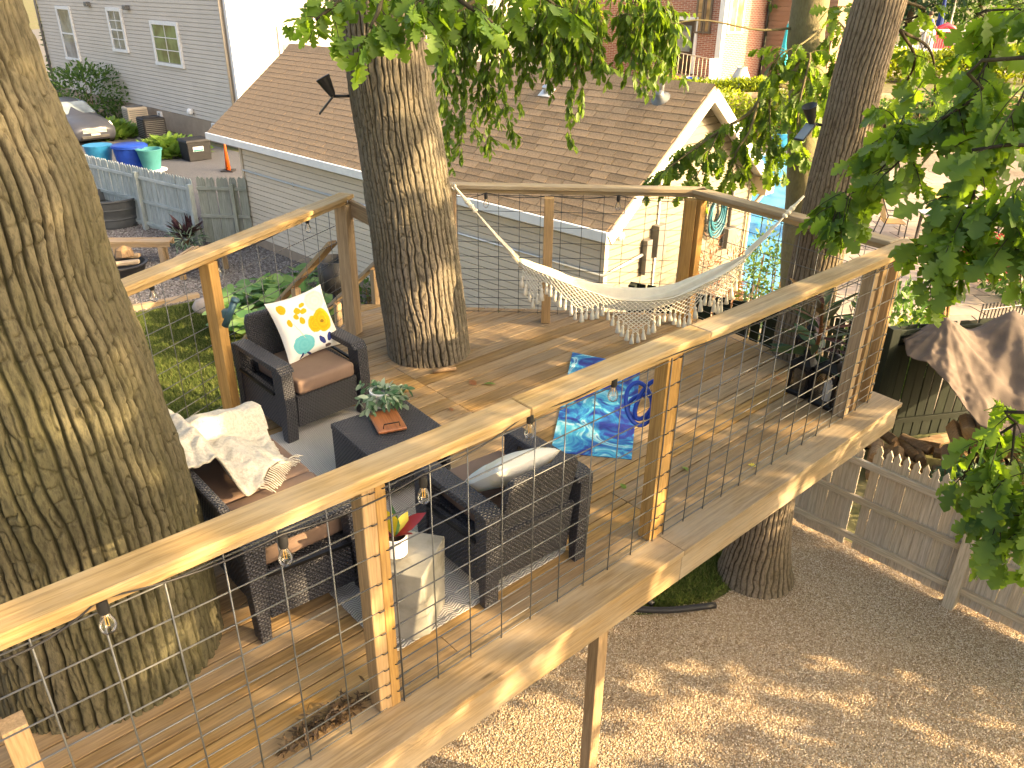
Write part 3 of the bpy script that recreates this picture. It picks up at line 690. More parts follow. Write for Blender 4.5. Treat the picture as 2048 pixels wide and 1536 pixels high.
# -------- garage
LC, RCn = V((-6.17, 18.30, 0)), V((1.33, 11.21, 0)); GW, RIDGE, EAVE, GL = 4.2, 4.25, 2.5, (V((1.33, 11.21)) - V((-6.17, 18.3))).length
KS = (RIDGE - EAVE) / (GW / 2 + .3)
def gp(l, v, z): return LC - GA * l + GN * v + V((0, 0, z))             # l from the far left corner towards the near corner
gar = thing('garage', 'long pale-sided garage with a brown shingled gable roof behind the deck', 'garage', gp(GL / 2, GW / 2, 0))
core = MB(); zt = EAVE + .28 * KS - .04
core.add([gp(l, v, z) for z in (0, zt) for l, v in ((0, .02), (GL - .02, .02), (GL - .02, GW - .02), (0, GW - .02))] + [gp(0, GW / 2, RIDGE - .12), gp(GL - .02, GW / 2, RIDGE - .12)],
         [(0, 1, 5, 4), (1, 2, 6, 9, 5), (2, 3, 7, 6), (3, 0, 4, 8, 7)])
wall = mk('wall', core, 'garage_siding', gar)
mk('foundation', MB().box((0, 0, 0), (GL + .04, GW + .04, .22), Matrix((-GA, GN, V((0, 0, 1)))).transposed()) if False else MB().add([gp(l, v, z) for z in (-.05, .2) for l, v in ((-.015, -.015), (GL + .015, -.015), (GL + .015, GW + .015), (-.015, GW + .015))], [(0, 1, 5, 4), (1, 2, 6, 5), (2, 3, 7, 6), (3, 0, 4, 7), (4, 5, 6, 7)]), 'foundation', gar)
CH = .118
def lap(fn, x0, x1, y0, y1, z0, z1, o=.024):
    """lap board: fn(x, out, z); bottom edge x0..x1, top edge y0..y1"""
    g = (z1 - z0) * .12; zb = z0 + g; xa, xb = x0 + (y0 - x0) * .12, x1 + (y1 - x1) * .12; m = MB()
    m.add([fn(xa, 0, zb), fn(xb, 0, zb), fn(xb, o, zb), fn(xa, o, zb), fn(y0, 0, z1), fn(y1, 0, z1), fn(y1, o * .7, z1), fn(y0, o * .7, z1)],
          [(0, 1, 2, 3), (4, 5, 6, 7), (3, 2, 6, 7), (0, 3, 7, 4), (1, 2, 6, 5)]); return m
z = .2
while z < zt - .02:
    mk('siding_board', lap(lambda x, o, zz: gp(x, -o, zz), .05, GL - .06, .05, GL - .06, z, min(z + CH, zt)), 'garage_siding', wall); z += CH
z = .2
while z < RIDGE - .25:
    def half(zz): return max(0., min(GW / 2, GW / 2 - max(0, zz - zt) / KS))
    a, b = half(z), half(min(z + CH, RIDGE - .14)); c = GW / 2
    mk('siding_board', lap(lambda x, o, zz: gp(GL + o, x, zz), c - a + .05, c + a - .05, c - b + .05, c + b - .05, z, z + CH), 'gable_siding_darkened', wall); z += CH
for l, v in ((GL - .0, .0), (GL, GW), (0, 0)):
    mk('corner_trim', MB().bar(gp(l, v, .2), gp(l, v, EAVE + .1), .09, .09, GA), 'tan_trim', gar)
OL, OR_ = .9, .28
rl, rr_ = -OL, GL + OR_
th = .05
def roof_slab(sgn):
    m = MB(); v0 = -.3 if sgn > 0 else GW + .3; c = GW / 2
    P = [gp(rl, v0, EAVE), gp(rr_, v0, EAVE), gp(rr_, c, RIDGE), gp(rl, c, RIDGE)]; Q = [p - V((0, 0, th)) for p in P]
    m.add(Q + P, [(3, 2, 1, 0), (4, 5, 6, 7), (0, 1, 5, 4), (1, 2, 6, 5), (2, 3, 7, 6), (3, 0, 4, 7)]); return m
roof = mk('roof', roof_slab(1), 'shingle', gar); mk('roof_slope', roof_slab(-1), 'shingle', gar)
# shingle tabs
nrm = (GN * -KS + V((0, 0, 1))).normalized(); upv = (GN + V((0, 0, KS))).normalized(); alongv = -GA
sl = (GW / 2 + .3) * math.sqrt(1 + KS * KS); EXP, TW = .145, .31
tabs = []
nr = int(sl / EXP)
for r_ in range(nr):
    s_ = r_ * EXP; x = rl - TW * (.5 if r_ % 2 else 0) - (r_ % 3) * .045
    while x < rr_:
        x0, x1 = max(x + .006, rl), min(x + TW - .006, rr_)
        if x1 - x0 > .05: tabs.append((x0, x1, s_))
        x += TW
camp = V((0, 0, CAM_H))
def tabc(t): return gp((t[0] + t[1]) / 2, -.3, EAVE) + upv * (t[2] + EXP / 2)
tabs.sort(key=lambda t: (tabc(t) - camp).length)
Rm = Matrix((alongv, upv, nrm)).transposed()
_tm = {}; rest = MB()
def tabgeo(w_): 
    e = EXP + .02
    return MB().add([(-w_ / 2, -EXP / 2, .003), (w_ / 2, -EXP / 2, .003), (w_ / 2, e - EXP / 2, -.004), (-w_ / 2, e - EXP / 2, -.004), (-w_ / 2, -EXP / 2, .011), (w_ / 2, -EXP / 2, .011), (w_ / 2, e - EXP / 2, .0035), (-w_ / 2, e - EXP / 2, .0035)], [(4, 5, 6, 7), (0, 1, 5, 4), (1, 2, 6, 5), (3, 0, 4, 7)])
vis = 0
for t in tabs:
    w_ = round(t[1] - t[0], 3); c = tabc(t) + nrm * random.uniform(0, .002); 
    if vis < 300:
        if w_ not in _tm: _tm[w_] = mesh_of('shingle', tabgeo(w_), 'shingle')
        M = Rm.to_4x4(); M.translation = c; place('shingle', _tm[w_], 'shingle', roof, M); vis += 1
    else:
        g = tabgeo(w_); rest.add([Rm @ V(v_) + c for v_ in g.v], g.f)
mk('shingles', rest, 'shingle', roof, kind='stuff')
l_ = rl
while l_ < rr_ - .05:
    e = min(l_ + .3, rr_); m = MB()
    m.add([gp(l_, GW / 2 - .14, RIDGE - .14 * KS + .014), gp(e, GW / 2 - .14, RIDGE - .14 * KS + .014), gp(e, GW / 2, RIDGE + .026), gp(l_, GW / 2, RIDGE + .03), gp(e, GW / 2 + .14, RIDGE - .14 * KS + .014), gp(l_, GW / 2 + .14, RIDGE - .14 * KS + .014)], [(0, 1, 2, 3), (3, 2, 4, 5)])
    mk('ridge_shingle', m, 'shingle', gar); l_ = e
mk('gutter', MB().bar(gp(rl, -.335, EAVE - .075), gp(rr_ + .01, -.335, EAVE - .075), .06, .15), 'white_trim', gar, bevel=.01)
mk('gutter', MB().bar(gp(rl, GW + .335, EAVE - .075), gp(rr_ + .01, GW + .335, EAVE - .075), .06, .15), 'white_trim', gar, bevel=.01)
for s2 in (0, 1):
    v0 = -.3 if not s2 else GW + .3; a = gp(rr_ + .016, v0, EAVE - .11); b = gp(rr_ + .016, GW / 2, RIDGE - .11)
    mk('rake_board', MB().bar(a, b, .03, .17), 'white_trim', gar)
    a2 = gp(GL + OR_ / 2, v0, EAVE - .075); b2 = gp(GL + OR_ / 2, GW / 2, RIDGE - .075); mk('soffit', MB().bar(a2, b2, OR_ - .03, .012), 'white_trim', gar)
    a3 = gp(rl - .016, v0, EAVE - .1); b3 = gp(rl - .016, GW / 2, RIDGE - .1); mk('rake_board', MB().bar(a3, b3, .03, .15), 'white_trim', gar)
mk('soffit', MB().bar(gp(rl, -.15, EAVE - .05), gp(rr_, -.15, EAVE - .05), .3, .012), 'white_trim', gar)
mk('eave_return', MB().box(gp(GL + .17, GW + .2, EAVE - .08), (.26, .3, .3), Matrix((-GA, GN, V((0, 0, 1)))).transposed()), 'tan_trim', gar)
# pipes, boxes, vents on the garage
mk('conduit', MB().tube([gp(.05, -.05, 1.75), gp(GL + .06, -.05, 1.75), gp(GL + .06, .9, 1.86)], .024, 8), 'conduit', gar, smooth=True)
for i in range(7):
    p = gp(.6 + i * 1.5, -.055, 1.75); mk('pipe_strap', MB().bar(p - V((0, 0, .05)), p + V((0, 0, .05)), .03, .012, GN), 'conduit', gar)
GR = Matrix((GN, GA, V((0, 0, 1)))).transposed(); gwl = lambda x, y: (lambda r_: (lambda q: ((q - gp(GL, 0, 0)).dot(GN), q.z))(V((0, 0, CAM_H)) + r_ * ((gp(GL, 0, 0) - V((0, 0, CAM_H))).dot(GA) / r_.dot(GA))))(V(ray(x, y)))
ma, mb_, jb, hc_ = gwl(1308, 478), gwl(1284, 512), gwl(1450, 472), gwl(1424, 420)
mk('meter_box', MB().box(gp(GL + .08, ma[0], ma[1]), (.24, .16, .5), GR), 'gray_box', gar, bevel=.008)
mk('meter_box', MB().box(gp(GL + .07, mb_[0], mb_[1]), (.14, .12, .55), GR), 'gray_box', gar, bevel=.008)
mk('junction_box', MB().box(gp(GL + .08, *jb), (.34, .14, .36), GR), 'gray_box', gar, bevel=.01)
mk('conduit', MB().tube([gp(GL + .05, jb[0], jb[1]), gp(GL + .05, jb[0], jb[1] + 1.0)], .025, 8), 'gray_box', gar, smooth=True)
mk('conduit', MB().tube([gp(GL + .04, 1.28, .3), gp(GL + .04, 1.28, 2.9)], .016, 8), 'white_trim', gar, smooth=True)
mk('downspout', MB().tube([gp(GL + .2, GW + .3, EAVE - .15), gp(GL + .05, GW + .02, EAVE - .55), gp(GL + .05, GW + .02, .1)], .04, 8), 'tan_trim', gar, smooth=True)
p = gp(GL + .06, .18, 2.32); mk('flood_light', MB().lathe([(.03, -.06), (.06, -.03), (.065, .03), (.045, .07), (.02, .085)], 14, p + V((.04, -.02, -.02)), Matrix.Rotation(R(65), 3, 'Y')), 'white_trim', gar, smooth=True)
q = pd(1327, 200, 13.2); vb = gp(0, GW / 2 - .45, RIDGE - .45 * KS)
def on_roof(x, y):
    r_ = V(ray(x, y)); o_ = V((0, 0, CAM_H)); p0 = gp(0, -.3, EAVE); t = (p0 - o_).dot(nrm) / r_.dot(nrm); return o_ + r_ * t
vp_ = on_roof(1322, 198)
vent = mk('vent_flashing', MB().lathe([(.16, -.01), (.15, .012), (.075, .03), (.06, .12), (.05, .13)], 18, vp_, Rm), 'lead', gar, smooth=True)
mk('vent_pipe', MB().tube([vp_, vp_ + V((0, 0, .42))], .037, 12), 'steel', vent, smooth=True)
vp2 = on_roof(1094, 186)
v2 = mk('vent_flashing', MB().box(vp2 + nrm * .01, (.26, .2, .02), Rm), 'white_trim', gar); mk('vent_pipe', MB().lathe([(.06, 0), (.06, .06), (.095, .07), (.085, .11), (.04, .14)], 14, vp2), 'steel', v2, smooth=True)

# garden hose coiled on the gable
hs = thing('garden_hose', 'coiled teal garden hose hanging on the garage gable wall', 'hose', gp(GL + .1, hc_[0], hc_[1] - .3))
M_plain('hose_teal', (.02, .12, .17), .4, .4, 0, .15, 8, 0)
for i in range(6):
    rr = .17 + .02 * i; pts = [gp(GL + .09 + .018 * (i % 3), hc_[0] + rr * math.sin(t), hc_[1] + 1.25 * rr * math.cos(t) - .024 * i) for t in np.linspace(0, 2 * math.pi, 26, endpoint=False)]
    mk('coil', MB().tube(pts, .019, 7, closed=True), 'hose_teal', hs, smooth=True)
mk('hook', MB().tube([gp(GL + .01, hc_[0], hc_[1] + .18), gp(GL + .16, hc_[0], hc_[1] + .18), gp(GL + .17, hc_[0], hc_[1] + .24)], .012, 6), 'black_plastic', hs)

# -------- helper for walls of far houses
class Wall:
    def __init__(s, o, along, normal): s.o, s.a, s.n = V(o), V(along).normalized(), V(normal).normalized()
    def at(s, l, z, out=0.): return s.o + s.a * l + V((0, 0, z)) + s.n * out
    def hit(s, x, y):
        r_ = V(ray(x, y)); c = V((0, 0, CAM_H)); t = (s.o - c).dot(s.n) / r_.dot(s.n); p = c + r_ * t; return (p - s.o).dot(s.a), p.z
    def slab(s, l0, l1, z0, z1, t0, t1, mb=None):
        mb = mb or MB(); mb.add([s.at(l, z, t) for t in (t0, t1) for l, z in ((l0, z0), (l1, z0), (l1, z1), (l0, z1))], [(0, 1, 2, 3), (4, 5, 6, 7), (0, 1, 5, 4), (1, 2, 6, 5), (2, 3, 7, 6), (3, 0, 4, 7)]); return mb
def siding(W_, l0, l1, z0, z1, ch, mat, parent, name='siding'):
    m = MB(); z = z0
    while z < z1:
        g = lap(lambda x, o, zz: W_.at(x, zz, o), l0, l1, l0, l1, z, min(z + ch, z1), .04); m.add(g.v, g.f); z += ch
    return mk(name, m, mat, parent, kind='stuff')
def window(W_, l0, l1, z0, z1, parent, glass='window_glass', trim='white_trim', tw=.1, muntin=(1, 2), sash=None, wall=None):
    w_ = mk('window', W_.slab(l0 + tw, l1 - tw, z0 + tw, z1 - tw, .004, .065), glass, parent)
    m = MB(); W_.slab(l0, l0 + tw, z0, z1, 0, .105, m); mk('frame', m, trim, w_); mk('frame', W_.slab(l1 - tw, l1, z0, z1, 0, .105), trim, w_)
    mk('frame', W_.slab(l0 + tw, l1 - tw, z1 - tw, z1, 0, .105), trim, w_); mk('sill', W_.slab(l0 - .03, l1 + .03, z0, z0 + tw * .8, 0, .12), trim, w_)
    for i in range(1, muntin[0] + 1):
        x = l0 + tw + (l1 - l0 - 2 * tw) * i / (muntin[0] + 1); mk('muntin', W_.slab(x - .015, x + .015, z0 + tw, z1 - tw, .065, .08), trim, w_)
    for i in range(1, muntin[1] + 1):
        y = z0 + tw + (z1 - z0 - 2 * tw) * i / (muntin[1] + 1); hh = .03 if sash == i else .014; mk('muntin', W_.slab(l0 + tw, l1 - tw, y - hh, y + hh, .065, .082), trim, w_)
    return w_

# -------- gray house on the left
HC = V((-9.9, 30.0, 0)); HL = 18.6
hw = Wall(HC, GA, -GN); hs_ = Wall(HC, GN, -GA)
house = thing('house', 'grey-sided two-storey house with white windows beyond the driveway', 'house', HC + GA * HL / 2)
body = MB(); body.add([hw.at(l, z, -o) for z in (0, 8) for l, o in ((0, 0), (HL, 0), (HL, 9), (0, 9))], [(0, 1, 5, 4), (1, 2, 6, 5), (2, 3, 7, 6), (3, 0, 4, 7), (4, 5, 6, 7)])
hb = mk('wall', body, 'gray_house_siding', house)
mk('foundation', hw.slab(-.02, HL + .02, 0, .78, -.1, .03), 'foundation', house)
siding(hw, .1, HL - .1, .78, 8, .15, 'gray_house_siding', house)
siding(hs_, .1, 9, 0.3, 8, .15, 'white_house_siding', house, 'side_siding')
mk('corner_trim', MB().bar(hw.at(0, .3, .03), hw.at(0, 8, .03), .16, .16, GA), 'white_trim', house)
mk('downspout', MB().tube([hw.at(.35, .4, .1), hw.at(.35, 8, .1)], .06, 8), 'tan_trim', house, smooth=True)
mk('downspout', MB().tube([hw.at(HL - .05, .2, .1), hw.at(HL - .05, 8, .1)], .06, 8), 'gray_box', house, smooth=True)
for (x0, y0, x1, y1, g_, mu, sa) in ((113, 5, 167, 123, 'window_glass', (0, 1), 1), (214, 8, 263, 106, 'window_glass', (1, 3), 2), (302, 34, 374, 137, 'green_glass', (1, 2), None)):
    la, za = hw.hit((x0 + x1) / 2 - 22, y0 + 4); l1_, z0_ = hw.hit(x1 - 2, y1); l0_, z1_ = hw.hit(x0, y0 + 6)
    window(hw, l1_, l0_, z0_, z1_, house, g_, muntin=mu, sash=sa, tw=.14)
for x, y in ((180, 8), (258, 15)):
    l, z = hw.hit(x, y); mk('wall_lamp', MB().box(hw.at(l, z, .12), (.3, .24, .18), Matrix((GA, GN, V((0, 0, 1)))).transposed()), 'gray_box', house, bevel=.03)
for x0, y0, x1, y1 in ((425, 232, 449, 260), (318, 222, 328, 238), (262, 213, 280, 222)):
    l0_, z1_ = hw.hit(x0, y0); l1_, z0_ = hw.hit(x1, y1); window(hw, l1_, l0_, max(.15, z0_), min(.75, z1_), house, muntin=(1, 0), tw=.05, trim='white_trim')
l, z = hw.hit(388, 226); mk('dryer_vent', MB().lathe([(.1, -.05), (.13, .05), (.1, .16), (.04, .2)], 12, hw.at(l, z, .15)), 'white_trim', house, smooth=True)
# white neighbour to the right of it, full sun
whw = Wall(HC + GN * 9.0 + GA * -.0, GN, -GA)
white = thing('house', 'white-sided house wing in full sun behind the garage roof', 'house', HC + GN * 14)
body = MB(); body.add([whw.at(l, z, -o) for z in (0, 8) for l, o in ((0.02, 0), (16, 0), (16, 8), (.02, 8))], [(0, 1, 5, 4), (1, 2, 6, 5), (2, 3, 7, 6), (3, 0, 4, 7), (4, 5, 6, 7)])
mk('wall', body, 'white_house_siding', white); siding(whw, .05, 15.9, .3, 8, .125, 'white_house_siding', white)
l0_, z1_ = hs_.hit(552, 52); l1_, z0_ = hs_.hit(606, 118); window(hs_, l0_, l1_, z0_, z1_, house, muntin=(1, 1), tw=.1)
for l in (3, 7.5): window(whw, l, l + 1.1, 4.0, 5.6, white, muntin=(1, 1))

# -------- upper terrace behind the pool with the brick house
TZ = 1.85
ter = sheet('terrace', [(2, 33.6), (60, 33.6), (200, 400), (2, 400)], TZ, 'ground_soil')
M_plain('retaining_stone', (.45, .33, .22), .9, .2, 0, .2, 3, .5, 20)
rw = thing('retaining_wall', 'low tan block wall holding up the terrace behind the pool', 'wall', (15, 33.4, 0))
for j in range(6):
    for i in range(26): mk('block', MB().box((2.6 + i * 1.1 + (j % 2) * .55, 33.45, .155 + j * .31), (1.08, .3, .3)), 'retaining_stone', rw)
def M_brick():
    s = NT('brick'); uv = s.coord('UV', (1, 1, 1)); b = s.n('TexBrick', i_Vector=uv, i_Scale=1.0); b.inputs['Brick Width'].default_value = .22; b.inputs['Row Height'].default_value = .075; b.inputs['Mortar Size'].default_value = .01
    b.inputs['Color1'].default_value = (.30, .10, .065, 1); b.inputs['Color2'].default_value = (.42, .17, .11, 1); b.inputs['Mortar'].default_value = (.5, .42, .36, 1)
    s.bump(b.outputs['Fac'], -.4, .01); s.fin(b.outputs['Color'], .85, .2)
M_brick()
Q0 = pd(1433, 150, 37.0); Q0.z = TZ
Q00 = V((Q0.x, Q0.y, 0)); bw = Wall(Q00, GA, -GN); bs = Wall(Q00, GN, -GA)
bh = thing('house', 'red brick house with a raised back door and steps above the pool', 'house', Q0)
def boxhouse(W1, L, D_, z0, z1): 
    m = MB(); m.add([W1.at(l, z, -o) for z in (z0, z1) for l, o in ((0, 0), (L, 0), (L, D_), (0, D_))], [(0, 1, 5, 4), (1, 2, 6, 5), (2, 3, 7, 6), (3, 0, 4, 7), (4, 5, 6, 7)]); return m
mk('wall', boxhouse(bw, 12, 4.0, 0, 6.5), 'brick', bh)
l1_, z0_ = bw.hit(1386, 150); l0_, z1_ = bw.hit(1342, 12)
DZ0 = z0_ + .05
dr_ = mk('door', bw.slab(l1_ + .1, l0_ - .1, DZ0, DZ0 + 2.15, .0, .05), 'iron_wood', bh)
mk('pane', bw.slab(l1_ + .28, l0_ - .28, DZ0 + .9, DZ0 + 1.95, .05, .06), 'window_glass', dr_)
for a, b in ((l1_ - .02, l1_ + .1), (l0_ - .1, l0_ + .02)): mk('door_frame', bw.slab(a, b, DZ0, DZ0 + 2.3, 0, .09), 'white_trim', dr_)
mk('door_frame', bw.slab(l1_ + .1, l0_ - .1, DZ0 + 2.15, DZ0 + 2.3, 0, .09), 'white_trim', dr_)
M_plain('bronze_trim', (.16, .12, .09), .5, .4)
la_, za_ = bw.hit(1390, 66); lb_, zb_ = bw.hit(1428, 8); 
window(bw, lb_ + .02, (la_ + lb_) / 2 - .02, za_, zb_ + .5, bh, 'orange_reflection_glass', 'bronze_trim', .08, (0, 0)); window(bw, (la_ + lb_) / 2 + .02, la_, za_, zb_ + .5, bh, 'orange_reflection_glass', 'bronze_trim', .08, (0, 1))
window(bs, .35, 1.6, za_, zb_ + .6, bh, 'orange_reflection_glass', 'white_trim', .1, (1, 0))
mk('corner_pier', MB().bar(bw.at(0, TZ, .02), bw.at(0, 6.4, .02), .25, .25, GA), 'white_trim', bh)
M_plain('brown_siding', (.26, .17, .12), .7, .2, 0, .08, 2, .05, 20)
mk('rear_wing', boxhouse(Wall(Q00 + GN * 3.9 - GA * 3.2, GA, -GN), 3.1, 4, 0, 7), 'brown_siding', bh)
siding(Wall(Q00 + GN * 3.9 - GA * 3.2, GA, -GN), 0, 3.1, TZ, 7, .2, 'brown_siding', bh, 'rear_siding')
mk('downspout', MB().tube([bs.at(3.7, TZ, .1), bs.at(3.7, 6.5, .1)], .05, 8), 'black_plastic', bh, smooth=True)
for i in range(6):
    zz = DZ0 - (i + 1) * (DZ0 - TZ) / 6; lmid = (l0_ + l1_) / 2
    bw2 = bw.slab(lmid - .7 - i * .28 - .3, lmid - .7 - i * .28 + (1.3 if i == 0 else 0.0), TZ, zz, .05, 1.25); mk('step', bw2, 'retaining_stone', bh)
rp = [bw.at(l0_ + .1, DZ0 + .9, 1.2), bw.at(l1_ - .1, DZ0 + .9, 1.2), bw.at(l1_ - 1.9, TZ + 1.0, 1.2)]
sr = mk('stair_railing', MB().tube(rp, .025, 6), 'tan_trim', bh)
for i in range(17):
    t = i / 16; p = rp[0].lerp(rp[1], t * 2.4) if t < .417 else rp[1].lerp(rp[2], (t - .417) / .583); mk('baluster', MB().tube([p, p - V((0, 0, .85))], .014, 5), 'tan_trim', sr)

# bits on the terrace patio in front of the brick house
M_plain('blue_tub', (.012, .065, .40), .4, .4); M_plain('pot_gray', (.42, .44, .46), .6, .3); M_plain('terracotta', (.32, .16, .1), .85, .2); M_plain('pot_blue', (.03, .28, .52), .35, .5); M_plain('turquoise_cloth', (.03, .42, .50), .8, .2)
def pot(name, label, loc, r0, r1, h, mat, group=None, rim=True):
    t = thing(name, label, 'pot', loc, 0, group)
    mk('body', MB().lathe([(r0, 0), (r1, h), (r1 * (1.07 if rim else 1), h), (r1 * (1.07 if rim else 1), h * 1.06), (r1 * .9, h * 1.06), (r1 * .85, h * .9), (.01, h * .9)], 20, (0, 0, 0)), mat, t, world=False, smooth=True, auto=40); return t
for (x, y, nm, lb, mt, a, b, h) in ((1383, 157, 'tub', 'blue and white tub by the brick steps', 'blue_tub', .3, .36, .4), (1345, 158, 'flower_pot', 'terracotta pot left of the blue tub', 'terracotta', .3, .38, .45), (1482, 150, 'flower_pot', 'pale grey bell-shaped pot on the terrace', 'pot_gray', .62, .2, .8)):
    p = pd(x, y, 34.6); pot(nm, lb, (p.x, p.y, TZ), a, b, h, mt)
ac_ = thing('patio_chair', 'white slat-backed chair on the terrace by the brick house', 'chair', (pd(1432, 150, 34.6).x, 34.6, TZ))
mk('seat', MB().box((0, 0, .38), (.5, .5, .05)), 'white_trim', ac_, world=False); mk('backrest', MB().box((.0, .26, .75), (.5, .05, .8), Matrix.Rotation(R(-14), 3, 'X')), 'white_trim', ac_, world=False)
for sx in (-.22, .22):
    for sy in (-.22, .22): mk('leg', MB().box((sx, sy, .18), (.05, .05, .36)), 'white_trim', ac_, world=False)
p = pd(1562, 145, 35); um = thing('closed_umbrella', 'folded turquoise patio umbrella by the brick house', 'umbrella', (p.x, 35, TZ))
mk('cloth', MB().lathe([(.16, .9), (.2, 1.0), (.13, 1.7), (.05, 2.4), (.01, 2.5)], 10), 'turquoise_cloth', um, world=False); mk('pole', MB().tube([(0, 0, 0), (0, 0, 2.55)], .025, 8), 'steel', um, world=False); mk('foot', MB().lathe([(.25, 0), (.25, .06), (.05, .1)], 14), 'pot_gray', um, world=False)
bp = px(1556, 300, 0); bp_t = pot('planter', 'big bright blue planter at the far side of the pool', bp, .28, .42, .62, 'pot_blue')

# -------- upper white-railed deck with people far right
UD = 3.0; ud = thing('upper_deck', 'far white-railed deck high on the slope at the upper right', 'deck', pd(1890, 100, 41))
ua, ub = pd(1760, 104, 41.5), pd(1958, 100, 41.5)
UD = ua.z; mk('floor', MB().prism([(ua.x, ua.y), (ub.x, ua.y), (ub.x, ua.y + 6), (ua.x, ua.y + 6)], UD - .2, UD), 'white_trim', ud)
mk('skirt', MB().prism([(ua.x, ua.y + .05), (ub.x, ua.y + .05), (ub.x, ua.y + 5.9), (ua.x, ua.y + 5.9)], TZ, UD - .21), 'tan_fence_wood', ud)
for f_ in np.linspace(0, 1, 5): p = ua.lerp(ub, f_); p.z = UD; mk('post', MB().bar(p, p + V((0, 0, 1.05)), .14, .14), 'white_trim', ud)
for zz in (.98, .12): mk('rail', MB().bar(V((ua.x, ua.y, UD + zz)), V((ub.x, ua.y, UD + zz)), .09, .09), 'white_trim', ud)
for f_ in np.arange(.02, 1, .026): p = ua.lerp(ub, f_); p.z = UD; mk('baluster', MB().bar(p + V((0, 0, .14)), p + V((0, 0, .95)), .035, .035), 'gray_box', ud)
for zz in (.98, .12): mk('rail', MB().bar(V((ub.x, ua.y, UD + zz)), V((ub.x + 1.6, ua.y - .2, UD + zz - 1.1)), .09, .09), 'white_trim', ud)
M_plain('navy_cloth', (.02, .04, .16), .8, .2); M_plain('red_plastic', (.55, .03, .06), .45, .4); M_plain('skin', (.45, .27, .19), .6, .3); M_plain('white_cloth', (.8, .8, .8), .8, .2)
p = pd(1874, 70, 43); um = thing('closed_umbrella', 'folded navy umbrella on the white-railed deck', 'umbrella', (p.x, 43, UD)); mk('cloth', MB().lathe([(.12, .7), (.2, .85), (.14, 1.6), (.05, 2.5), (.01, 2.6)], 10), 'navy_cloth', um, world=False); mk('pole', MB().tube([(0, 0, 0), (0, 0, 2.6)], .025, 8), 'steel', um, world=False)
p = pd(1885, 90, 42.4); rd = thing('plastic_seat', 'round-backed red plastic seat on the white-railed deck', 'seat', (p.x, 42.4, UD))
mk('body', MB().tube([(-.55, 0, .1), (-.55, 0, .7), (-.35, 0, 1.05), (0, 0, 1.18), (.35, 0, 1.05), (.55, 0, .7), (.55, 0, .1)], .12, 8), 'red_plastic', rd, world=False, smooth=True); mk('back_panel', MB().box((0, .1, .5), (1.0, .06, .8)), 'red_plastic', rd, world=False)
p = pd(1910, 10, 47); wu = thing('patio_umbrella', 'open white market umbrella beyond the white-railed deck', 'umbrella', (p.x, 47, UD))
mk('canopy', MB().lathe([(2.6, 2.35), (2.55, 2.45), (1.3, 2.95), (.05, 3.4)], 8), 'white_cloth', wu, world=False); mk('pole', MB().tube([(0, 0, 0), (0, 0, 3.3)], .04, 8), 'steel', wu, world=False)
# person leaning at that railing
def person(name, label, loc, rz, top, legs):
    t = thing(name, label, 'person', loc, rz); J = {'pel': (0, 0, .95, .14), 'waist': (0, .02, 1.12, .135), 'chest': (0, .0, 1.34, .16), 'neck': (0, -.02, 1.5, .065), 'head': (0, -.04, 1.64, .10), 'top': (0, -.04, 1.74, .085),
         'sl': (.19, 0, 1.42, .07), 'el': (.27, -.1, 1.16, .05), 'hl': (.22, -.34, 1.08, .04), 'sr': (-.19, 0, 1.42, .07), 'er': (-.28, -.06, 1.15, .05), 'hr': (-.26, -.3, 1.05, .04),
         'kl': (.1, -.03, .5, .075), 'al': (.11, .02, .08, .05), 'fl': (.12, -.14, .04, .045), 'kr': (-.1, -.02, .5, .075), 'ar': (-.11, .03, .08, .05), 'fr': (-.12, -.13, .04, .045)}
    E_ = [('pel', 'waist'), ('waist', 'chest'), ('chest', 'neck'), ('neck', 'head'), ('head', 'top'), ('chest', 'sl'), ('sl', 'el'), ('el', 'hl'), ('chest', 'sr'), ('sr', 'er'), ('er', 'hr'), ('pel', 'kl'), ('kl', 'al'), ('al', 'fl'), ('pel', 'kr'), ('kr', 'ar'), ('ar', 'fr')]
    ks = list(J); me = bpy.data.meshes.new('body'); me.from_pydata([J[k][:3] for k in ks], [(ks.index(a), ks.index(b)) for a, b in E_], [])
    o = link('body', me, 'skin', t, wmat(t)); sk = o.modifiers.new('skin', 'SKIN')
    for i, k in enumerate(ks): me.skin_vertices[0].data[i].radius = (J[k][3], J[k][3])
    me.skin_vertices[0].data[0].use_root = True; o.modifiers.new('sub', 'SUBSURF').levels = 1
    mk('shirt', MB().lathe([(.17, .98), (.165, 1.12), (.2, 1.34), (.19, 1.42), (.09, 1.49)], 14, (0, 0, 0), Matrix.Diagonal((1.15, .85, 1))), top, t, world=False, smooth=True)
    mk('hair', MB().lathe([(.1, 1.62), (.115, 1.7), (.09, 1.77), (.02, 1.80)], 12, (0, -.03, 0)), 'iron_wood', t, world=False, smooth=True)
    mk('trousers', MB().tube([(.1, 0, .98), (.105, -.02, .5), (.11, .02, .1)], [.13, .1, .08], 10).tube([(-.1, 0, .98), (-.105, -.02, .5), (-.11, .02, .1)], [.13, .1, .08], 10), legs, t, world=False, smooth=True); return t
p = pd(1850, 80, 42.2); person('person', 'person in a navy top standing behind the far white railing', (p.x, 42.2, UD), R(15), 'navy_cloth', 'pot_gray')

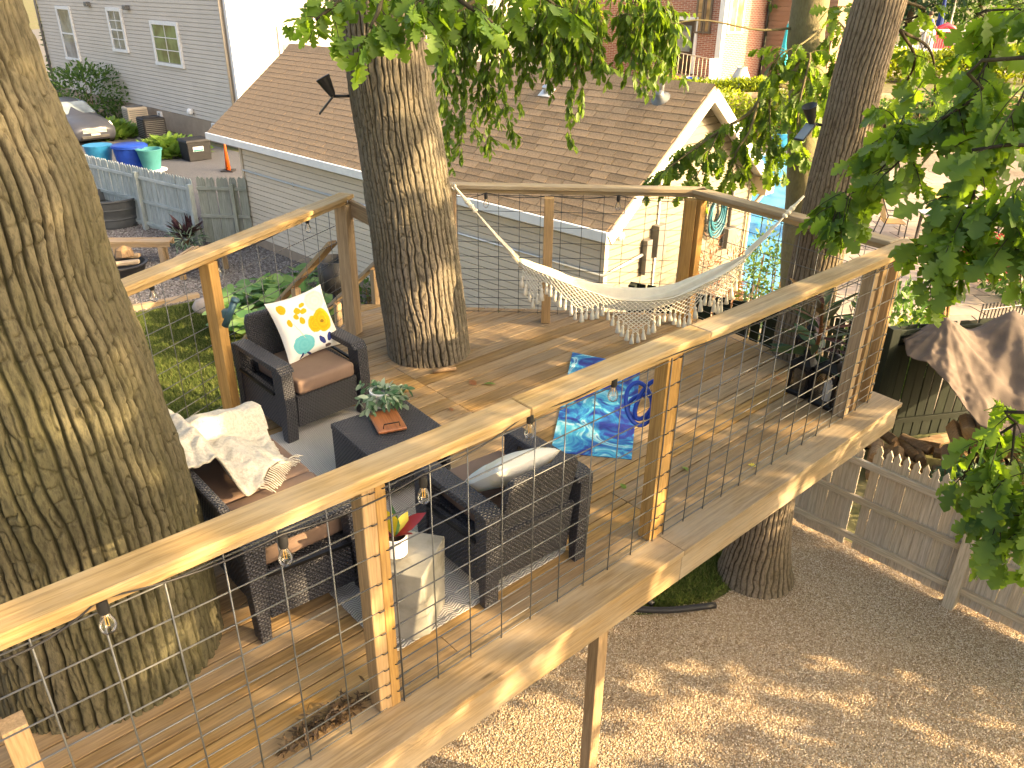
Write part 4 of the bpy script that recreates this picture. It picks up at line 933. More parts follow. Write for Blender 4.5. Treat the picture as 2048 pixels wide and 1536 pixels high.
# ================================================================== FENCES
def picket_mesh(name, w_, h, t, mat, style='gothic'):
    if style == 'gothic': P = [(-w_ / 2, 0), (w_ / 2, 0), (w_ / 2, h - .12), (w_ * .42, h - .05), (0, h), (-w_ * .42, h - .05), (-w_ / 2, h - .12)]
    elif style == 'notch': P = [(-w_ / 2, 0), (w_ / 2, 0), (w_ / 2, h - .13), (w_ * .3, h - .11), (w_ * .36, h - .06), (0, h), (-w_ * .36, h - .06), (-w_ * .3, h - .11), (-w_ / 2, h - .13)]
    else: P = [(-w_ / 2, 0), (w_ / 2, 0), (w_ / 2, h), (-w_ / 2, h)]
    # local X = length (grain)
    m = MB(); n = len(P); vs_ = [V((y, x, z)) for z in (-t / 2, t / 2) for x, y in P]
    m.add(vs_, [tuple(range(n))[::-1], tuple(range(n, 2 * n))] + [(i, (i + 1) % n, n + (i + 1) % n, n + i) for i in range(n)]); return mesh_of(name, m, mat)
def fence(f, a, b, h, pw, gap, mat, style, face, rails=(.25, .75), railmat=None, posts=(), ph=None, lean=.01, drop=(), z0=.05, hvar=.01, pst=.1):
    a, b = V(a), V(b); d = (b - a).normalized(); L = (b - a).length; face = V(face).normalized(); face = (face - d * face.dot(d)).normalized()
    me = picket_mesh('picket', pw, h, .02, mat, style); s = pw / 2; i = 0
    base = Matrix((V((0, 0, 1)), -d, face)).transposed()
    while s < L:
        if i not in drop:
            p = a + d * s + V((0, 0, z0 + random.uniform(-hvar, hvar))); M = (Matrix.Rotation(random.gauss(0, lean), 3, face) @ base).to_4x4(); M.translation = p; place('picket', me, mat, f, M)
        s += pw + gap; i += 1
    for r_ in rails: board('rail', a + face * .035 + V((0, 0, h * r_)), b + face * .035 + V((0, 0, h * r_)), .04, .075, railmat or mat, f)
    for t in posts: p = a.lerp(b, t) + face * .075; board('post', p, p + V((0, 0, ph or h)), pst, pst, railmat or mat, f, up=d)
g1, g2 = px(404, 488), px(298, 457); gd = (g2 - g1).normalized(); g0 = g2 + gd * 6.5
gf = thing('picket_fence', 'blue-grey picket fence with pointed tops along the driveway', 'fence', g1)
fence(gf, g1, g0, 1.5, .095, .012, 'gray_fence_wood', 'gothic', -GN * 1 - GA * .2, (.1, .47, .86), posts=(.0, (g2 - g1).length / (g0 - g1).length, .62, .97), ph=1.42, pst=.11)
gc = gp(0, 0, 0) + GN * -.05 - GA * .1
gt = thing('gate', 'grey-green picket gate between the fence and the garage corner', 'gate', g1)
fence(gt, g1 + V((.12, -.02, 0)), gc, 1.55, .1, .006, 'gate_wood', 'gothic', V((0, -1, 0)), (.45, .86), posts=(.72,), ph=1.45, pst=.08)
f0, f1 = px(1588, 1045), px(1903, 1205); fd = (f1 - f0).normalized(); f2 = f1 + fd * 2.2; f00 = f0 - fd * .55
tf = thing('picket_fence', 'weathered tan picket fence bordering the gravel on the right', 'fence', f1)
fence(tf, f00, f2, 1.32, .092, .0035, 'tan_fence_wood', 'notch', V((-.75, -.66, 0)), (.16, .52, .85), posts=((f1 - f00).length / (f2 - f00).length,), ph=1.3, lean=.005, drop=(12,), pst=.11)
df = thing('board_fence', 'dark green board fence behind the deck and the tarp', 'fence', (4.8, 9.3, 0))
fence(df, (1.7, 10.95, 0), (4.75, 9.35, 0), 1.68, .125, .012, 'dark_fence_wood', 'flat', V((-.4, -.9, 0)), (.2, .93), posts=(.02, .5), ph=1.72)
fence(df, (4.8, 9.32, 0), (7.6, 9.95, 0), 1.68, .125, .02, 'dark_fence_wood', 'flat', V((.1, -1, 0)), (.2, .86, .985), posts=(.0,), ph=1.75, pst=.12)
irf = thing('iron_fence', 'thin dark metal bar fence right of the tarp', 'fence', (7.2, 11, 0))
ia, ib = px(1955, 650, .9), px(2030, 640, .9); ia.z = ib.z = 0; ib = ia + (ib - ia) * 2.0
for i in range(22): p = ia.lerp(ib, i / 21); mk('bar', MB().tube([p, p + V((0, 0, 1.25))], .01, 5), 'black_plastic', irf)
for zz in (.15, 1.15): mk('rail', MB().tube([ia + V((0, 0, zz)), ib + V((0, 0, zz))], .014, 5), 'black_plastic', irf)

# ================================================================== YARD THINGS, left
tk = px(222, 458) + V((-.12, .55, 0)); tank = thing('stock_tank', 'round dark grey stock tank beside the picket fence', 'tank', tk)
M_plain('tank_plastic', (.075, .082, .09), .55, .35, 0, .15, 3, .15, 20); M_plain('dark_water', (.03, .035, .03), .08, .6)
mk('shell', MB().lathe([(.66, 0), (.70, .22), (.72, .24), (.70, .26), (.74, .46), (.76, .48), (.74, .5), (.79, .68), (.84, .70), (.84, .735), (.78, .735), (.73, .5), (.68, .05), (.01, .05)], 48), 'tank_plastic', tank, world=False, smooth=True, auto=50)
mk('water', MB().lathe([(.001, .47), (.72, .47)], 40, cap=False), 'dark_water', tank, world=False)
tag(board('plank', tk + V((-.55, -.35, .52)), tk + V((.45, .05, .54)), .12, .02, 'bench_wood'), 'loose brown plank floating in the stock tank', 'plank')
def bench(name, label, a, b, h, depth, slats, slatdir, mat='bench_wood'):
    a, b = V(a), V(b); a.z = b.z = 0; d = (b - a).normalized(); n = V((-d.y, d.x, 0)); L = (b - a).length
    t = thing(name, label, 'bench', (a + b) / 2)
    if slatdir == 'long':
        for i in range(slats): o = (i + .5) / slats * depth; board('seat_board', a + n * o + V((0, 0, h)), b + n * o + V((0, 0, h)), depth / slats - .008, .04, mat, t)
    else:
        for i in range(slats): p = a + d * ((i + .5) / slats * L); board('seat_slat', p + V((0, 0, h)), p + n * depth + V((0, 0, h)), L / slats * .62, .035, mat, t)
    for o in (.03, depth - .03): board('apron', a + n * o + V((0, 0, h - .065)), b + n * o + V((0, 0, h - .065)), .035, .09, mat, t)
    for s_ in (.16, .84):
        for o in (.07, depth - .07): p = a.lerp(b, s_) + n * o; board('leg', p, p + V((0, 0, h - .03)), .1, .1, mat, t, up=d)
    return t
bench('bench', 'plain timber bench next to the stock tank', px(205, 488, .45), px(338, 487, .45), .47, .36, 3, 'long')
bb = px(345, 516, .45); bench('bench', 'slatted timber bench beside the red-leaved plant', px(343, 519, .45), px(425, 522, .45), .45, (px(343, 519, .45) - px(360, 493, .45)).length, 9, 'x')
fp = px(256, 552, 0) + V((-.15, .1, 0)); fpt = thing('fire_pit', 'low round metal fire pit with charred rim', 'fire pit', fp)
mk('ring', MB().lathe([(.42, 0), (.5, .22), (.54, .24), (.54, .27), (.48, .27), (.40, .06), (.01, .05)], 32), 'black_plastic', fpt, world=False, smooth=True, auto=50)
for i, (a, b, lb) in enumerate((((-.3, -.2, .25), (.42, -.02, .30), 'split log lying across the fire pit rim'), ((-.2, .25, .3), (.3, .3, .33), 'second log at the back of the fire pit'))): tag(board('log', fp + V(a), fp + V(b), .13, .09, 'bench_wood', bevel=.02), lb, 'log')
tag(mk('kindling', MB().lathe([(.05, 0), (.2, .06), (.16, .2), (.03, .26)], 9, fp + V((.02, .2, .3))), 'log_wood'), 'heap of brown kindling on the fire pit', 'kindling')
for i, (a, b) in enumerate((((258, 622), (330, 608)), ((331, 607.5), (398, 594)))):
    tag(board('edging_timber', px(*a) + V((0, 0, .04)), px(*b) + V((0, 0, .04)), .12, .1, 'bench_wood'), ('left' if i == 0 else 'right') + ' landscape timber edging the lawn', 'timber')
rk = px(412, 622); M_plain('rock', (.42, .34, .28), .9, .2, 0, .2, 6, .4, 15)
m = MB().lathe([(.05, -.05), (.2, 0), (.24, .1), (.17, .22), (.03, .26)], 12, rk); m.v = [tuple(V(v_) + V((vnoise(v_[0] * 6, v_[1] * 6, v_[2] * 6) * .06, vnoise(v_[0] * 6 + 5, v_[1] * 6, v_[2] * 6) * .06, 0))) for v_ in m.v]
tag(mk('rock', m, 'rock', smooth=True), 'rounded tan rock at the edge of the squash bed', 'rock')

# driveway things
def tapered(c, s0, s1, h): return [V(c) + V((sx * s / 2, sy * s * .9 / 2, z)) for z, s in ((0, s0), (h, s1)) for sx, sy in ((-1, -1), (1, -1), (1, 1), (-1, 1))]
HX = [(3, 2, 1, 0), (4, 5, 6, 7), (0, 1, 5, 4), (1, 2, 6, 5), (2, 3, 7, 6), (3, 0, 4, 7)]
bn_ = px(268, 342); bt = thing('storage_tub', 'big bright blue tub behind the picket fence', 'tub', bn_)
mk('body', MB().lathe([(.40, 0), (.5, .75), (.56, .77), (.56, .82), (.48, .82), (.4, .1), (.01, .1)], 28), 'blue_tub', bt, world=False, smooth=True, auto=50); mk('lid', MB().lathe([(.54, .825), (.52, .85), (.01, .87)], 28), 'blue_tub', bt, world=False, smooth=True)
bt2 = thing('storage_tub', 'paler blue tub half hidden left of the big one', 'tub', bn_ + V((-1.1, .15, 0))); mk('body', MB().lathe([(.3, 0), (.42, .75), (.45, .8), (.01, .8)], 20), 'pot_blue', bt2, world=False, smooth=True, auto=50)
M_plain('pot_teal', (.05, .23, .23), .6, .3, 0, .08)
ts = px(313, 344); sd = thing('pedestal', 'low round white stand under the teal pot', 'stand', ts + V((0, -.25, 0)))
mk('top', MB().lathe([(.44, .1), (.46, .13), (.44, .15), (.01, .15)], 20), 'white_trim', sd, world=False, smooth=True, auto=50); mk('column', MB().lathe([(.3, 0), (.2, .05), (.26, .1)], 16), 'white_trim', sd, world=False, smooth=True)
pot('flower_pot', 'large empty teal pot standing on the white stand', ts + V((0, -.25, .152)), .26, .38, .6, 'pot_teal')
gb = px(394, 318); gen = thing('deck_box', 'black plastic box with a teal sticker near the house', 'box', gb, R(43))
mk('body', MB().add(tapered((0, 0, 0), .78, .84, .62), HX), 'dark_rubber', gen, world=False, bevel=.02); mk('lid', MB().add(tapered((0, 0, .625), .92, .84, .09), HX), 'dark_rubber', gen, world=False, bevel=.02)
mk('sticker', MB().box((-.05, -.385, .4), (.36, .012, .16), Matrix.Rotation(R(3), 3, 'X')), 'white_trim', gen, world=False); mk('sticker_band', MB().box((-.05, -.392, .36), (.34, .012, .06), Matrix.Rotation(R(3), 3, 'X')), 'pot_teal', gen, world=False)
cn = px(457, 342); M_plain('cone_orange', (.55, .10, .015), .5, .4); ct = thing('traffic_cone', 'tall orange traffic cone leaning by the garage corner', 'cone', cn)
mk('cone', MB().lathe([(.085, .04), (.03, .88), (.022, .9)], 18), 'cone_orange', ct, world=False, smooth=True); mk('foot', MB().box((0, 0, .02), (.4, .4, .04)), 'black_plastic', ct, world=False, bevel=.01)
for (x, y, nm, lb, s_, h, mt) in ((271, 262, 'air_conditioner', 'older beige round-topped air conditioner by the house', .82, .85, 'tan_trim'), (303, 283, 'air_conditioner', 'newer charcoal square air conditioner in front of the beige one', .86, .78, 'dark_rubber')):
    p = px(x, y) + V((-.1, .5, 0)); a = thing(nm, lb, 'air conditioner', p, R(43)); mk('housing', MB().add(tapered((0, 0, .06), s_, s_, h), HX), mt, a, world=False, bevel=.05)
    for i in range(9): 
        for sg in (-1, 1): mk('louver', MB().box((0, sg * s_ * .45, .16 + i * h / 11), (s_ * .86, .02, .02)), 'gray_box', a, world=False); 
    for i in range(9): mk('louver', MB().box((-s_ * .5, 0, .16 + i * h / 11), (.02, s_ * .76, .02)), 'gray_box', a, world=False)
    mk('fan_grille', MB().lathe([(.34, h + .065), (.34, h + .09), (.30, h + .09), (.29, h + .03), (.05, h + .035), (.05, h + .07), (.01, h + .07)], 26), 'black_plastic' if mt != 'tan_trim' else 'gray_box', a, world=False, smooth=True, auto=40); mk('pad', MB().box((0, 0, .03), (s_ * 1.15, s_ * 1.1, .06)), 'concrete', a, world=False)
# rubbish and boards leaning on the garage end
for i, (o, lb, h) in enumerate(((.15, 'dark red board leaning on the garage end wall', 1.5), (.42, 'grey metal sheet leaning on the garage end wall', 1.25))):
    p = gp(-.12 - .05 * i, o, 0); tag(board('leaning_board', p + GA * .35, p + V((0, 0, h)), .3, .03, 'iron_wood' if i == 0 else 'gray_fence_wood', up=GN), lb, 'board')
# parked car: front half shows between trunk and bush
def car():
    M_plain('car_paint', (.045, .05, .068), .3, .5, .2, .04, 2, 0); M_plain('headlight', (.75, .76, .75), .15, .7); M_plain('tyre', (.02, .02, .02), .8, .2)
    f = px(196, 292); t = thing('parked_car', 'dark grey-blue sedan parked on the driveway by the house', 'car', f, math.atan2(-GA.y, -GA.x))
    # x forward (towards the viewer), stations of (x, z-bottom, z-belt, half width, z-hood, top half width)
    st_ = [(0, .35, .55, .62, .66, .5), (-.12, .22, .58, .80, .74, .66), (-.5, .2, .66, .88, .86, .74), (-1.1, .2, .74, .9, .95, .76), (-1.5, .2, .80, .9, 1.0, .76), (-2.2, .2, .85, .9, 1.38, .6), (-3.2, .2, .87, .9, 1.44, .58), (-3.9, .2, .88, .88, 1.1, .7), (-4.5, .25, .85, .82, 1.0, .7), (-4.6, .4, .7, .7, .8, .6)]
    P = []
    for x, zb, zm, hw_, zt_, tw_ in st_: P.append([V((x, y, z)) for y, z in ((-hw_ * .9, zb), (-hw_, zb + .15), (-hw_, zm), (-tw_, zt_ - .05), (-tw_ * .7, zt_), (0, zt_ + .02), (tw_ * .7, zt_), (tw_, zt_ - .05), (hw_, zm), (hw_, zb + .15), (hw_ * .9, zb))])
    m = MB().grid(P, wrap=True); n = 11; m.f.append(tuple(range(n))[::-1]); o_ = (len(P) - 1) * n; m.f.append(tuple(o_ + k for k in range(n)))
    body_ = mk('body', m, 'car_paint', t, world=False, smooth=True, auto=50)
    mk('windscreen', MB().add([(-1.52, -.70, 1.02), (-1.52, .70, 1.02), (-2.16, .56, 1.385), (-2.16, -.56, 1.385), (-1.54, -.70, .98), (-1.54, .70, .98), (-2.18, .56, 1.35), (-2.18, -.56, 1.35)], HX), 'window_glass', t, world=False)
    for sg in (-1, 1):
        mk('headlight', MB().add([(.0, sg * .5, .58), (-.42, sg * .86, .66), (-.5, sg * .80, .80), (-.1, sg * .52, .70), (-.1, sg * .45, .58), (-.5, sg * .7, .66), (-.5, sg * .7, .76), (-.15, sg * .45, .68)], HX), 'headlight', t, world=False)
        mk('door_mirror', MB().box((-1.75, sg * 1.0, 1.0), (.12, .2, .13)), 'black_plastic', t, world=False, bevel=.03)
        mk('side_window', MB().add([(-1.9, sg * .885, .93), (-3.3, sg * .885, .96), (-3.1, sg * .64, 1.36), (-2.25, sg * .65, 1.33), (-1.9, sg * .9, .93), (-3.3, sg * .9, .96), (-3.1, sg * .655, 1.37), (-2.25, sg * .665, 1.34)], HX), 'window_glass', t, world=False)
        for x in (-.85, -3.6):
            w_ = mk('wheel', MB().lathe([(.2, -.1), (.31, -.1), (.33, -.07), (.33, .07), (.31, .1), (.2, .1)], 22, (x, sg * .82, .33), Matrix.Rotation(R(90), 3, 'X')), 'tyre', t, world=False, smooth=True, auto=50); mk('rim', MB().lathe([(.01, -.085), (.2, -.09), (.2, .09), (.01, .085)], 16, (x, sg * .83, .33), Matrix.Rotation(R(90), 3, 'X')), 'steel', w_, world=True) if False else mk('rim', MB().lathe([(.01, -.085), (.2, -.09), (.2, .09), (.01, .085)], 16, (x, sg * .83, .33), Matrix.Rotation(R(90), 3, 'X')), 'steel', w_, world=False)
    for i in range(4): mk('grille_bar', MB().box((.005, 0, .50 + i * .045), (.04, .85, .022)), 'steel', t, world=False)
    mk('bumper_vent', MB().box((-.01, 0, .34), (.06, 1.0, .1)), 'black_plastic', t, world=False, bevel=.01)
    mk('number_plate', MB().box((.03, 0, .43), (.02, .32, .07)), 'pot_gray', t, world=False)
car()

# ================================================================== right-hand yard
M_plain('tarp_brown', (.105, .08, .066), .75, .25, 0, .12, 4, .25, 40, dirt=((.19, .14, .115), 3, .6))
tp = thing('tarp', 'brown tarp tied to the fence and draped over the firewood', 'tarp', (5.8, 8.9, 0))
pk = [((5.45, 9.28), 1.86, .5, .3), ((6.38, 9.42), 1.95, .46, 1.1), ((7.3, 9.5), 1.75, .42, .7)]
def tarp_z(x, y):
    zs = []
    for (cx, cy), zp, sl_, ph_ in pk:
        dx, dy = x - cx, y - cy; d_ = math.hypot(dx, dy); an = math.atan2(dy, dx); pl_ = abs(((an * 2.6 + ph_) % 1.0) * 2 - 1)
        zs.append(zp - sl_ * d_ * (1 + .11 * pl_) - .12 * d_ * (1 - math.exp(-d_ * 3)))
    zs.sort(); hh = max(0., .14 - (zs[-1] - zs[-2])) / .14; return zs[-1] + .14 * hh * hh * .25 + .035 * vnoise(x * 4, y * 4, 1.) + .01 * vnoise(x * 19, y * 19, 4.)
fcur = [V(q) for q in spline([(4.93, 9.0, 0), (5.12, 8.72, 0), (5.34, 8.2, 0), (5.62, 7.93, 0), (6.2, 7.85, 0), (6.9, 8.0, 0), (7.7, 8.1, 0)], 90)]
PTS = [[V((lambda x, y: (x, y, tarp_z(float(x), float(y))))(fcur[i].x + (min(7.6, fcur[i].x * .93 + .42) - fcur[i].x) * (j / 59), fcur[i].y + (9.42 - fcur[i].y) * j / 59)) for j in range(60)] for i in range(90)]
o_ = mk('sheet', MB().grid(PTS), 'tarp_brown', tp, smooth=True, auto=35); sm_ = o_.modifiers.new('solid', 'SOLIDIFY'); sm_.thickness = .008
def logs(lst, group):
    me = None
    for i, (p, d, r_, L, lb) in enumerate(lst):
        d = V(d).normalized(); y = V((0, 0, 1)).cross(d).normalized(); z = d.cross(y); m = MB(); n = 7
        rs = [r_ * random.uniform(.75, 1.15) for _ in range(n)]
        for sx in (-L / 2, L / 2):
            m.v += [tuple(V(p) + d * sx + (y * math.cos(2 * math.pi * k / n) + z * math.sin(2 * math.pi * k / n)) * rs[k]) for k in range(n)]
        m.f = [tuple(range(n))[::-1], tuple(range(n, 2 * n))] + [(k, (k + 1) % n, n + (k + 1) % n, n + k) for k in range(n)]
        o = thing('log', lb, 'log', p, 0, group); WM[o.name] = Matrix.Translation(V(p)); 
        I = Matrix.Translation(-V(p)); m.v = [tuple(I @ V(v_)) for v_ in m.v]; me = mesh_of('log', m, 'log_wood', bevel=.008)
        bpy.data.objects.remove(o); ob = link('log', me, 'log_wood', None, Matrix.Translation(V(p))); tag(ob, lb, 'log', group)
L_ = []
for j in range(6):
    for i in range(8):
        L_.append(((5.42 + i * .2 + random.uniform(-.03, .03) + (j % 2) * .09, 8.35 + random.uniform(-.05, .05), .09 + j * .155), (random.gauss(-.35, .12), -1, random.gauss(0, .05)), .088, .42, 'split firewood log stacked under the brown tarp'))
logs(L_, 'stacked firewood under the tarp')
L_ = []
for i in range(15):
    p = px(random.uniform(1745, 1905), random.uniform(872, 935), .1); L_.append(((p.x, p.y, .07 + .06 * (i % 3)), (random.gauss(0, 1), random.gauss(0, 1), random.gauss(0, .1)), .075, .42, 'loose firewood log on the ground behind the tan fence'))
logs(L_, 'loose logs behind the tan fence')
L_ = []
for i in range(7): p = px(1745, 985, 0); L_.append((V((p.x + .3 + (i % 3) * .16 - .16, p.y + .4 + (i % 2) * .05, .08 + .15 * (i // 3))), (-.5, -1, 0), .075, .4, 'log stacked behind the gap in the tan fence'))
logs(L_, 'logs behind the fence gap')
# black lawn edging below the deck
ed = px(1210, 1214)
tag(mk('lawn_edging', MB().tube(spline([(*px(1205, 1205)[:2], .05), (*px(1250, 1222)[:2], .05), (*px(1330, 1228)[:2], .05), (*px(1430, 1218)[:2], .05)], 16), .032, 8), 'black_plastic', smooth=True), 'curved black plastic lawn edging at the gravel border', 'edging')
tag(mk('lawn_edging', MB().tube([V((*px(1262, 1188)[:2], .06)), V((*px(1305, 1216)[:2], .05))], .03, 8), 'black_plastic', smooth=True), 'short straight offcut of black edging on the grass', 'edging')
hk = px(1880, 640, .0); c_ = pd(1880, 640, 10.4)
tag(mk('garden_hook', MB().tube(spline([(c_.x, 10.4, 0), (c_.x, 10.4, c_.z), (*pd(1900, 600, 10.4),), (*pd(1925, 568, 10.4),), (*pd(1955, 556, 10.4),), (*pd(1975, 570, 10.4),)], 24), .014, 6), 'black_plastic', smooth=True), 'thin black metal hanging hook arching behind the tarp', 'hook')
for i, (x, y0, y1, r_) in enumerate(((1852, 648, 618, .045), (1862, 645, 600, .05), (1868, 645, 608, .035), (1885, 640, 590, .045), (1893, 640, 596, .03))):
    a, b = pd(x, y0, 10.7), pd(x + (i - 2) * 3, y1, 10.7); tag(mk('cut_stem', MB().tube([(a.x, a.y, 0), a, b], [r_, r_, r_ * .8], 9), 'log_wood', smooth=True), ('leftmost', 'second from left', 'middle', 'fourth from left', 'rightmost')[i] + ' of the cut-off woody stems behind the dark fence', 'stem', 'cut stems behind the dark fence')
# garage-side post and planter boxes
pb = gp(GL + .75, 1.1, 0); tag(mk('stone_pillar', MB().box(pb + V((0, 0, .45)), (.35, .35, .9)), 'coping', bevel=.01), 'short pale stone pillar below the garage meter boxes', 'pillar')
# patio dining set, mostly behind leaves
M_plain('table_top', (.55, .57, .6), .4, .4); M_plain('sling_fabric', (.55, .36, .16), .8, .2); M_plain('lattice_gray', (.33, .31, .29), .7, .3)
tc = px(1925, 425, .74); dt = thing('dining_table', 'pale-topped patio dining table behind the oak leaves', 'table', (tc.x, tc.y, 0), R(20))
mk('top', MB().box((0, 0, .73), (2.0, 1.0, .04)), 'table_top', dt, world=False, bevel=.01)
for sx in (-.85, .85):
    for sy in (-.4, .4): mk('leg', MB().box((sx, sy, .355), (.05, .05, .71)), 'black_plastic', dt, world=False)
def sling_chair(label, loc, rz):
    t = thing('patio_chair', label, 'chair', loc, rz, 'sling chairs round the patio table')
    mk('seat', MB().box((0, 0, .43), (.5, .5, .02)), 'sling_fabric', t, world=False); mk('backrest', MB().box((0, .3, .75), (.5, .02, .62), Matrix.Rotation(R(-15), 3, 'X')), 'sling_fabric', t, world=False)
    for sx in (-.27, .27): mk('side_frame', MB().tube([(sx, -.28, 0), (sx, -.27, .62), (sx, .22, .64), (sx, .42, 1.06)], .016, 6).tube([(sx, .34, 0), (sx, .2, .62)], .016, 6), 'black_plastic', t, world=False)
for (dx, dy, rz, lb) in ((-1.0, -1.0, 160, 'sling chair on the near left side of the patio table'), (.5, -.95, 190, 'sling chair on the near right side of the patio table'), (-1.5, .3, 80, 'sling chair at the left end of the patio table'), (.1, 1.15, 10, 'sling chair behind the patio table')): sling_chair(lb, (tc.x + dx, tc.y + dy, 0), R(rz))
lc = px(2030, 345, 0); lb_t = thing('lattice_bench', 'weathered grey bench with a lattice back on the patio', 'bench', lc, R(-30))
for i in range(10): mk('back_slat', MB().bar((-.75 + i * .16, .25, .5), (-.75 + i * .16 + .2, .38, 1.0), .03, .015), 'lattice_gray', lb_t, world=False); mk('back_slat', MB().bar((-.55 + i * .16, .25, .5), (-.75 + i * .16, .38, 1.0), .03, .015), 'lattice_gray', lb_t, world=False)
for i in range(5): mk('seat_slat', MB().box((0, -.22 + i * .11, .45), (1.7, .09, .03)), 'lattice_gray', lb_t, world=False)
for sx in (-.8, .8):
    for sy in (-.22, .25): mk('leg', MB().box((sx, sy, .3), (.06, .06, .6)), 'lattice_gray', lb_t, world=False)
pl_ = px(1815, 300, 0); rp_ = thing('planter_box', 'long low stone planter at the far edge of the patio', 'planter', pl_)
mk('box', MB().box((0, 0, .3), (2.6, .7, .6)), 'coping', rp_, world=False, bevel=.03); mk('soil', MB().box((0, 0, .605), (2.4, .5, .02)), 'terracotta', rp_, world=False)
# ================================================================== FURNITURE ON THE DECK
def M_weave(name, dark, light, cell=.0145):
    s = NT(name); uv = s.coord('UV', (1 / cell, 1 / cell, 1)); sp = s.n('SeparateXYZ', i_0=uv); u, v_ = sp.outputs[0], sp.outputs[1]
    ch = s.n('TexChecker', i_Vector=uv, i_Scale=1.0).outputs['Fac']
    su = s.math('ABSOLUTE', s.math('SINE', s.math('MULTIPLY', u, math.pi))); sv = s.math('ABSOLUTE', s.math('SINE', s.math('MULTIPLY', v_, math.pi)))
    h = s.math('ADD', s.math('MULTIPLY', ch, su), s.math('MULTIPLY', s.math('SUBTRACT', 1., ch), sv))
    c = s.mix(s.ramp(h, [(.15, (0, 0, 0)), (.75, (1, 1, 1))]), dark, light); c = s.mix(s.math('MULTIPLY', s.noise(s.coord(), 9, 3), .3), c, sc(light, 1.3)); s.bump(h, .9, .008); return s.fin(c, .45, .5)
M_weave('wicker', (.006, .006, .008), (.042, .043, .055))
M_plain('taupe_cushion', (.20, .135, .105), .85, .2, 0, .08, 9, .25, 260)
M_plain('black_metal', (.012, .012, .014), .35, .5, .5, .1, 20, 0)
WH = 'wicker'
def rounded(c, d, r, M=None): 
    return MB().box(c, d, M)
def sofa(name, label, loc, f, W_, ncush):
    rz = math.atan2(f[1], f[0]) + math.pi / 2; t = thing(name, label, 'armchair' if ncush == 1 else 'sofa', (loc[0], loc[1], DZ + (.008)), rz)
    hw_ = W_ / 2; ai = hw_ - .11
    for s_ in (-1, 1):
        m = MB(); pts = [(-.33, .555), (-.29, .60), (.30, .615), (.36, .60), (.36, .565), (.30, .575), (-.27, .55)]   # (y, z) of the arm slab
        n = len(pts); x0, x1 = s_ * (hw_ + .005), s_ * (ai - .005); m.add([(x0, y, z) for y, z in pts] + [(x1, y, z) for y, z in pts], [tuple(range(n)), tuple(range(n, 2 * n))[::-1]] + [(i, (i + 1) % n, n + (i + 1) % n, n + i) for i in range(n)])
        mk('armrest', m, WH, t, world=False, bevel=.008)
        xo, xi = s_ * hw_, s_ * (ai + .02)
        for nm, P in (('front_leg', [(-.315, 0), (-.25, 0), (-.215, .30), (-.20, .55), (-.335, .56), (-.345, .3)]), ('rear_leg', [(.29, 0), (.345, 0), (.365, .57), (.25, .575), (.27, .3)])):
            n = len(P); m = MB().add([(xo, y, z) for y, z in P] + [(xi, y, z) for y, z in P], [tuple(range(n)), tuple(range(n, 2 * n))[::-1]] + [(i, (i + 1) % n, n + (i + 1) % n, n + i) for i in range(n)]); mk('leg', m, WH, t, world=False, bevel=.006)
        P = [(-.22, .10), (.275, .13), (.265, .40), (-.205, .36)]; xa, xb = s_ * (hw_ - .008), s_ * (ai + .05); n = 4
        mk('side_panel', MB().add([(xa, y, z) for y, z in P] + [(xb, y, z) for y, z in P], [(0, 1, 2, 3), (7, 6, 5, 4)] + [(i, (i + 1) % n, n + (i + 1) % n, n + i) for i in range(n)]), WH, t, world=False, bevel=.005)
        mk('trim_edge', MB().bar((s_ * (hw_ + .002), -.205, .372), (s_ * (hw_ + .002), .265, .412), .02, .018), 'black_metal', t, world=False)
    mk('seat_base', MB().box((0, -.0, .22), (2 * ai + .03, .56, .24)), WH, t, world=False, bevel=.01)
    mk('front_panel', MB().add([(-ai, -.30, .09), (ai, -.30, .09), (ai, -.325, .35), (-ai, -.325, .35), (-ai, -.27, .09), (ai, -.27, .09), (ai, -.29, .35), (-ai, -.29, .35)], HX), WH, t, world=False, bevel=.006)
    m = MB(); rows = []
    for k in range(9):
        a = k / 8; z = .34 + a * .44; y = .235 + a * .105; wv = ai - .015 - (.03 * max(0, a - .85) / .15 if a > .85 else 0); rows.append((z, y, wv))
    vs_ = [(sx * w_, y + th_, z) for th_ in (0, .055) for z, y, w_ in rows for sx in (-1, 1)]; n = len(rows)
    fs_ = []
    for off in (0, 2 * n):
        for i in range(n - 1): fs_.append((off + 2 * i, off + 2 * i + 1, off + 2 * i + 3, off + 2 * i + 2))
    for i in range(n - 1): fs_ += [(2 * i, 2 * i + 2, 2 * n + 2 * i + 2, 2 * n + 2 * i), (2 * i + 1, 2 * i + 3, 2 * n + 2 * i + 3, 2 * n + 2 * i + 1)]
    fs_ += [(2 * n - 2, 2 * n - 1, 4 * n - 1, 4 * n - 2), (0, 1, 2 * n + 1, 2 * n)]
    mk('backrest', MB().add(vs_, fs_), WH, t, world=False, bevel=.02)
    mk('rear_panel', MB().box((0, .30, .27), (2 * ai, .03, .34), Matrix.Rotation(R(-8), 3, 'X')), WH, t, world=False, bevel=.005)
    cw = 2 * (ai - .012) / ncush
    for i in range(ncush):
        cx = -ai + .012 + cw * (i + .5); o = mk('seat_cushion', MB().box((cx, -.045, .41), (cw - .006, .58, .115)), 'taupe_cushion', t, world=False, smooth=True)
        b_ = o.modifiers.new('bevel', 'BEVEL'); b_.width = .028; b_.segments = 3
    return t
FC = (.72, -.69); sofa('wicker_armchair', 'dark wicker armchair with a floral pillow by the left railing', (-1.60, 5.45), FC, .74, 1)
FF = (-.62, .78); sofa('wicker_armchair', 'dark wicker armchair seen from behind at the near railing', (-.056, 3.765), FF, .74, 1)
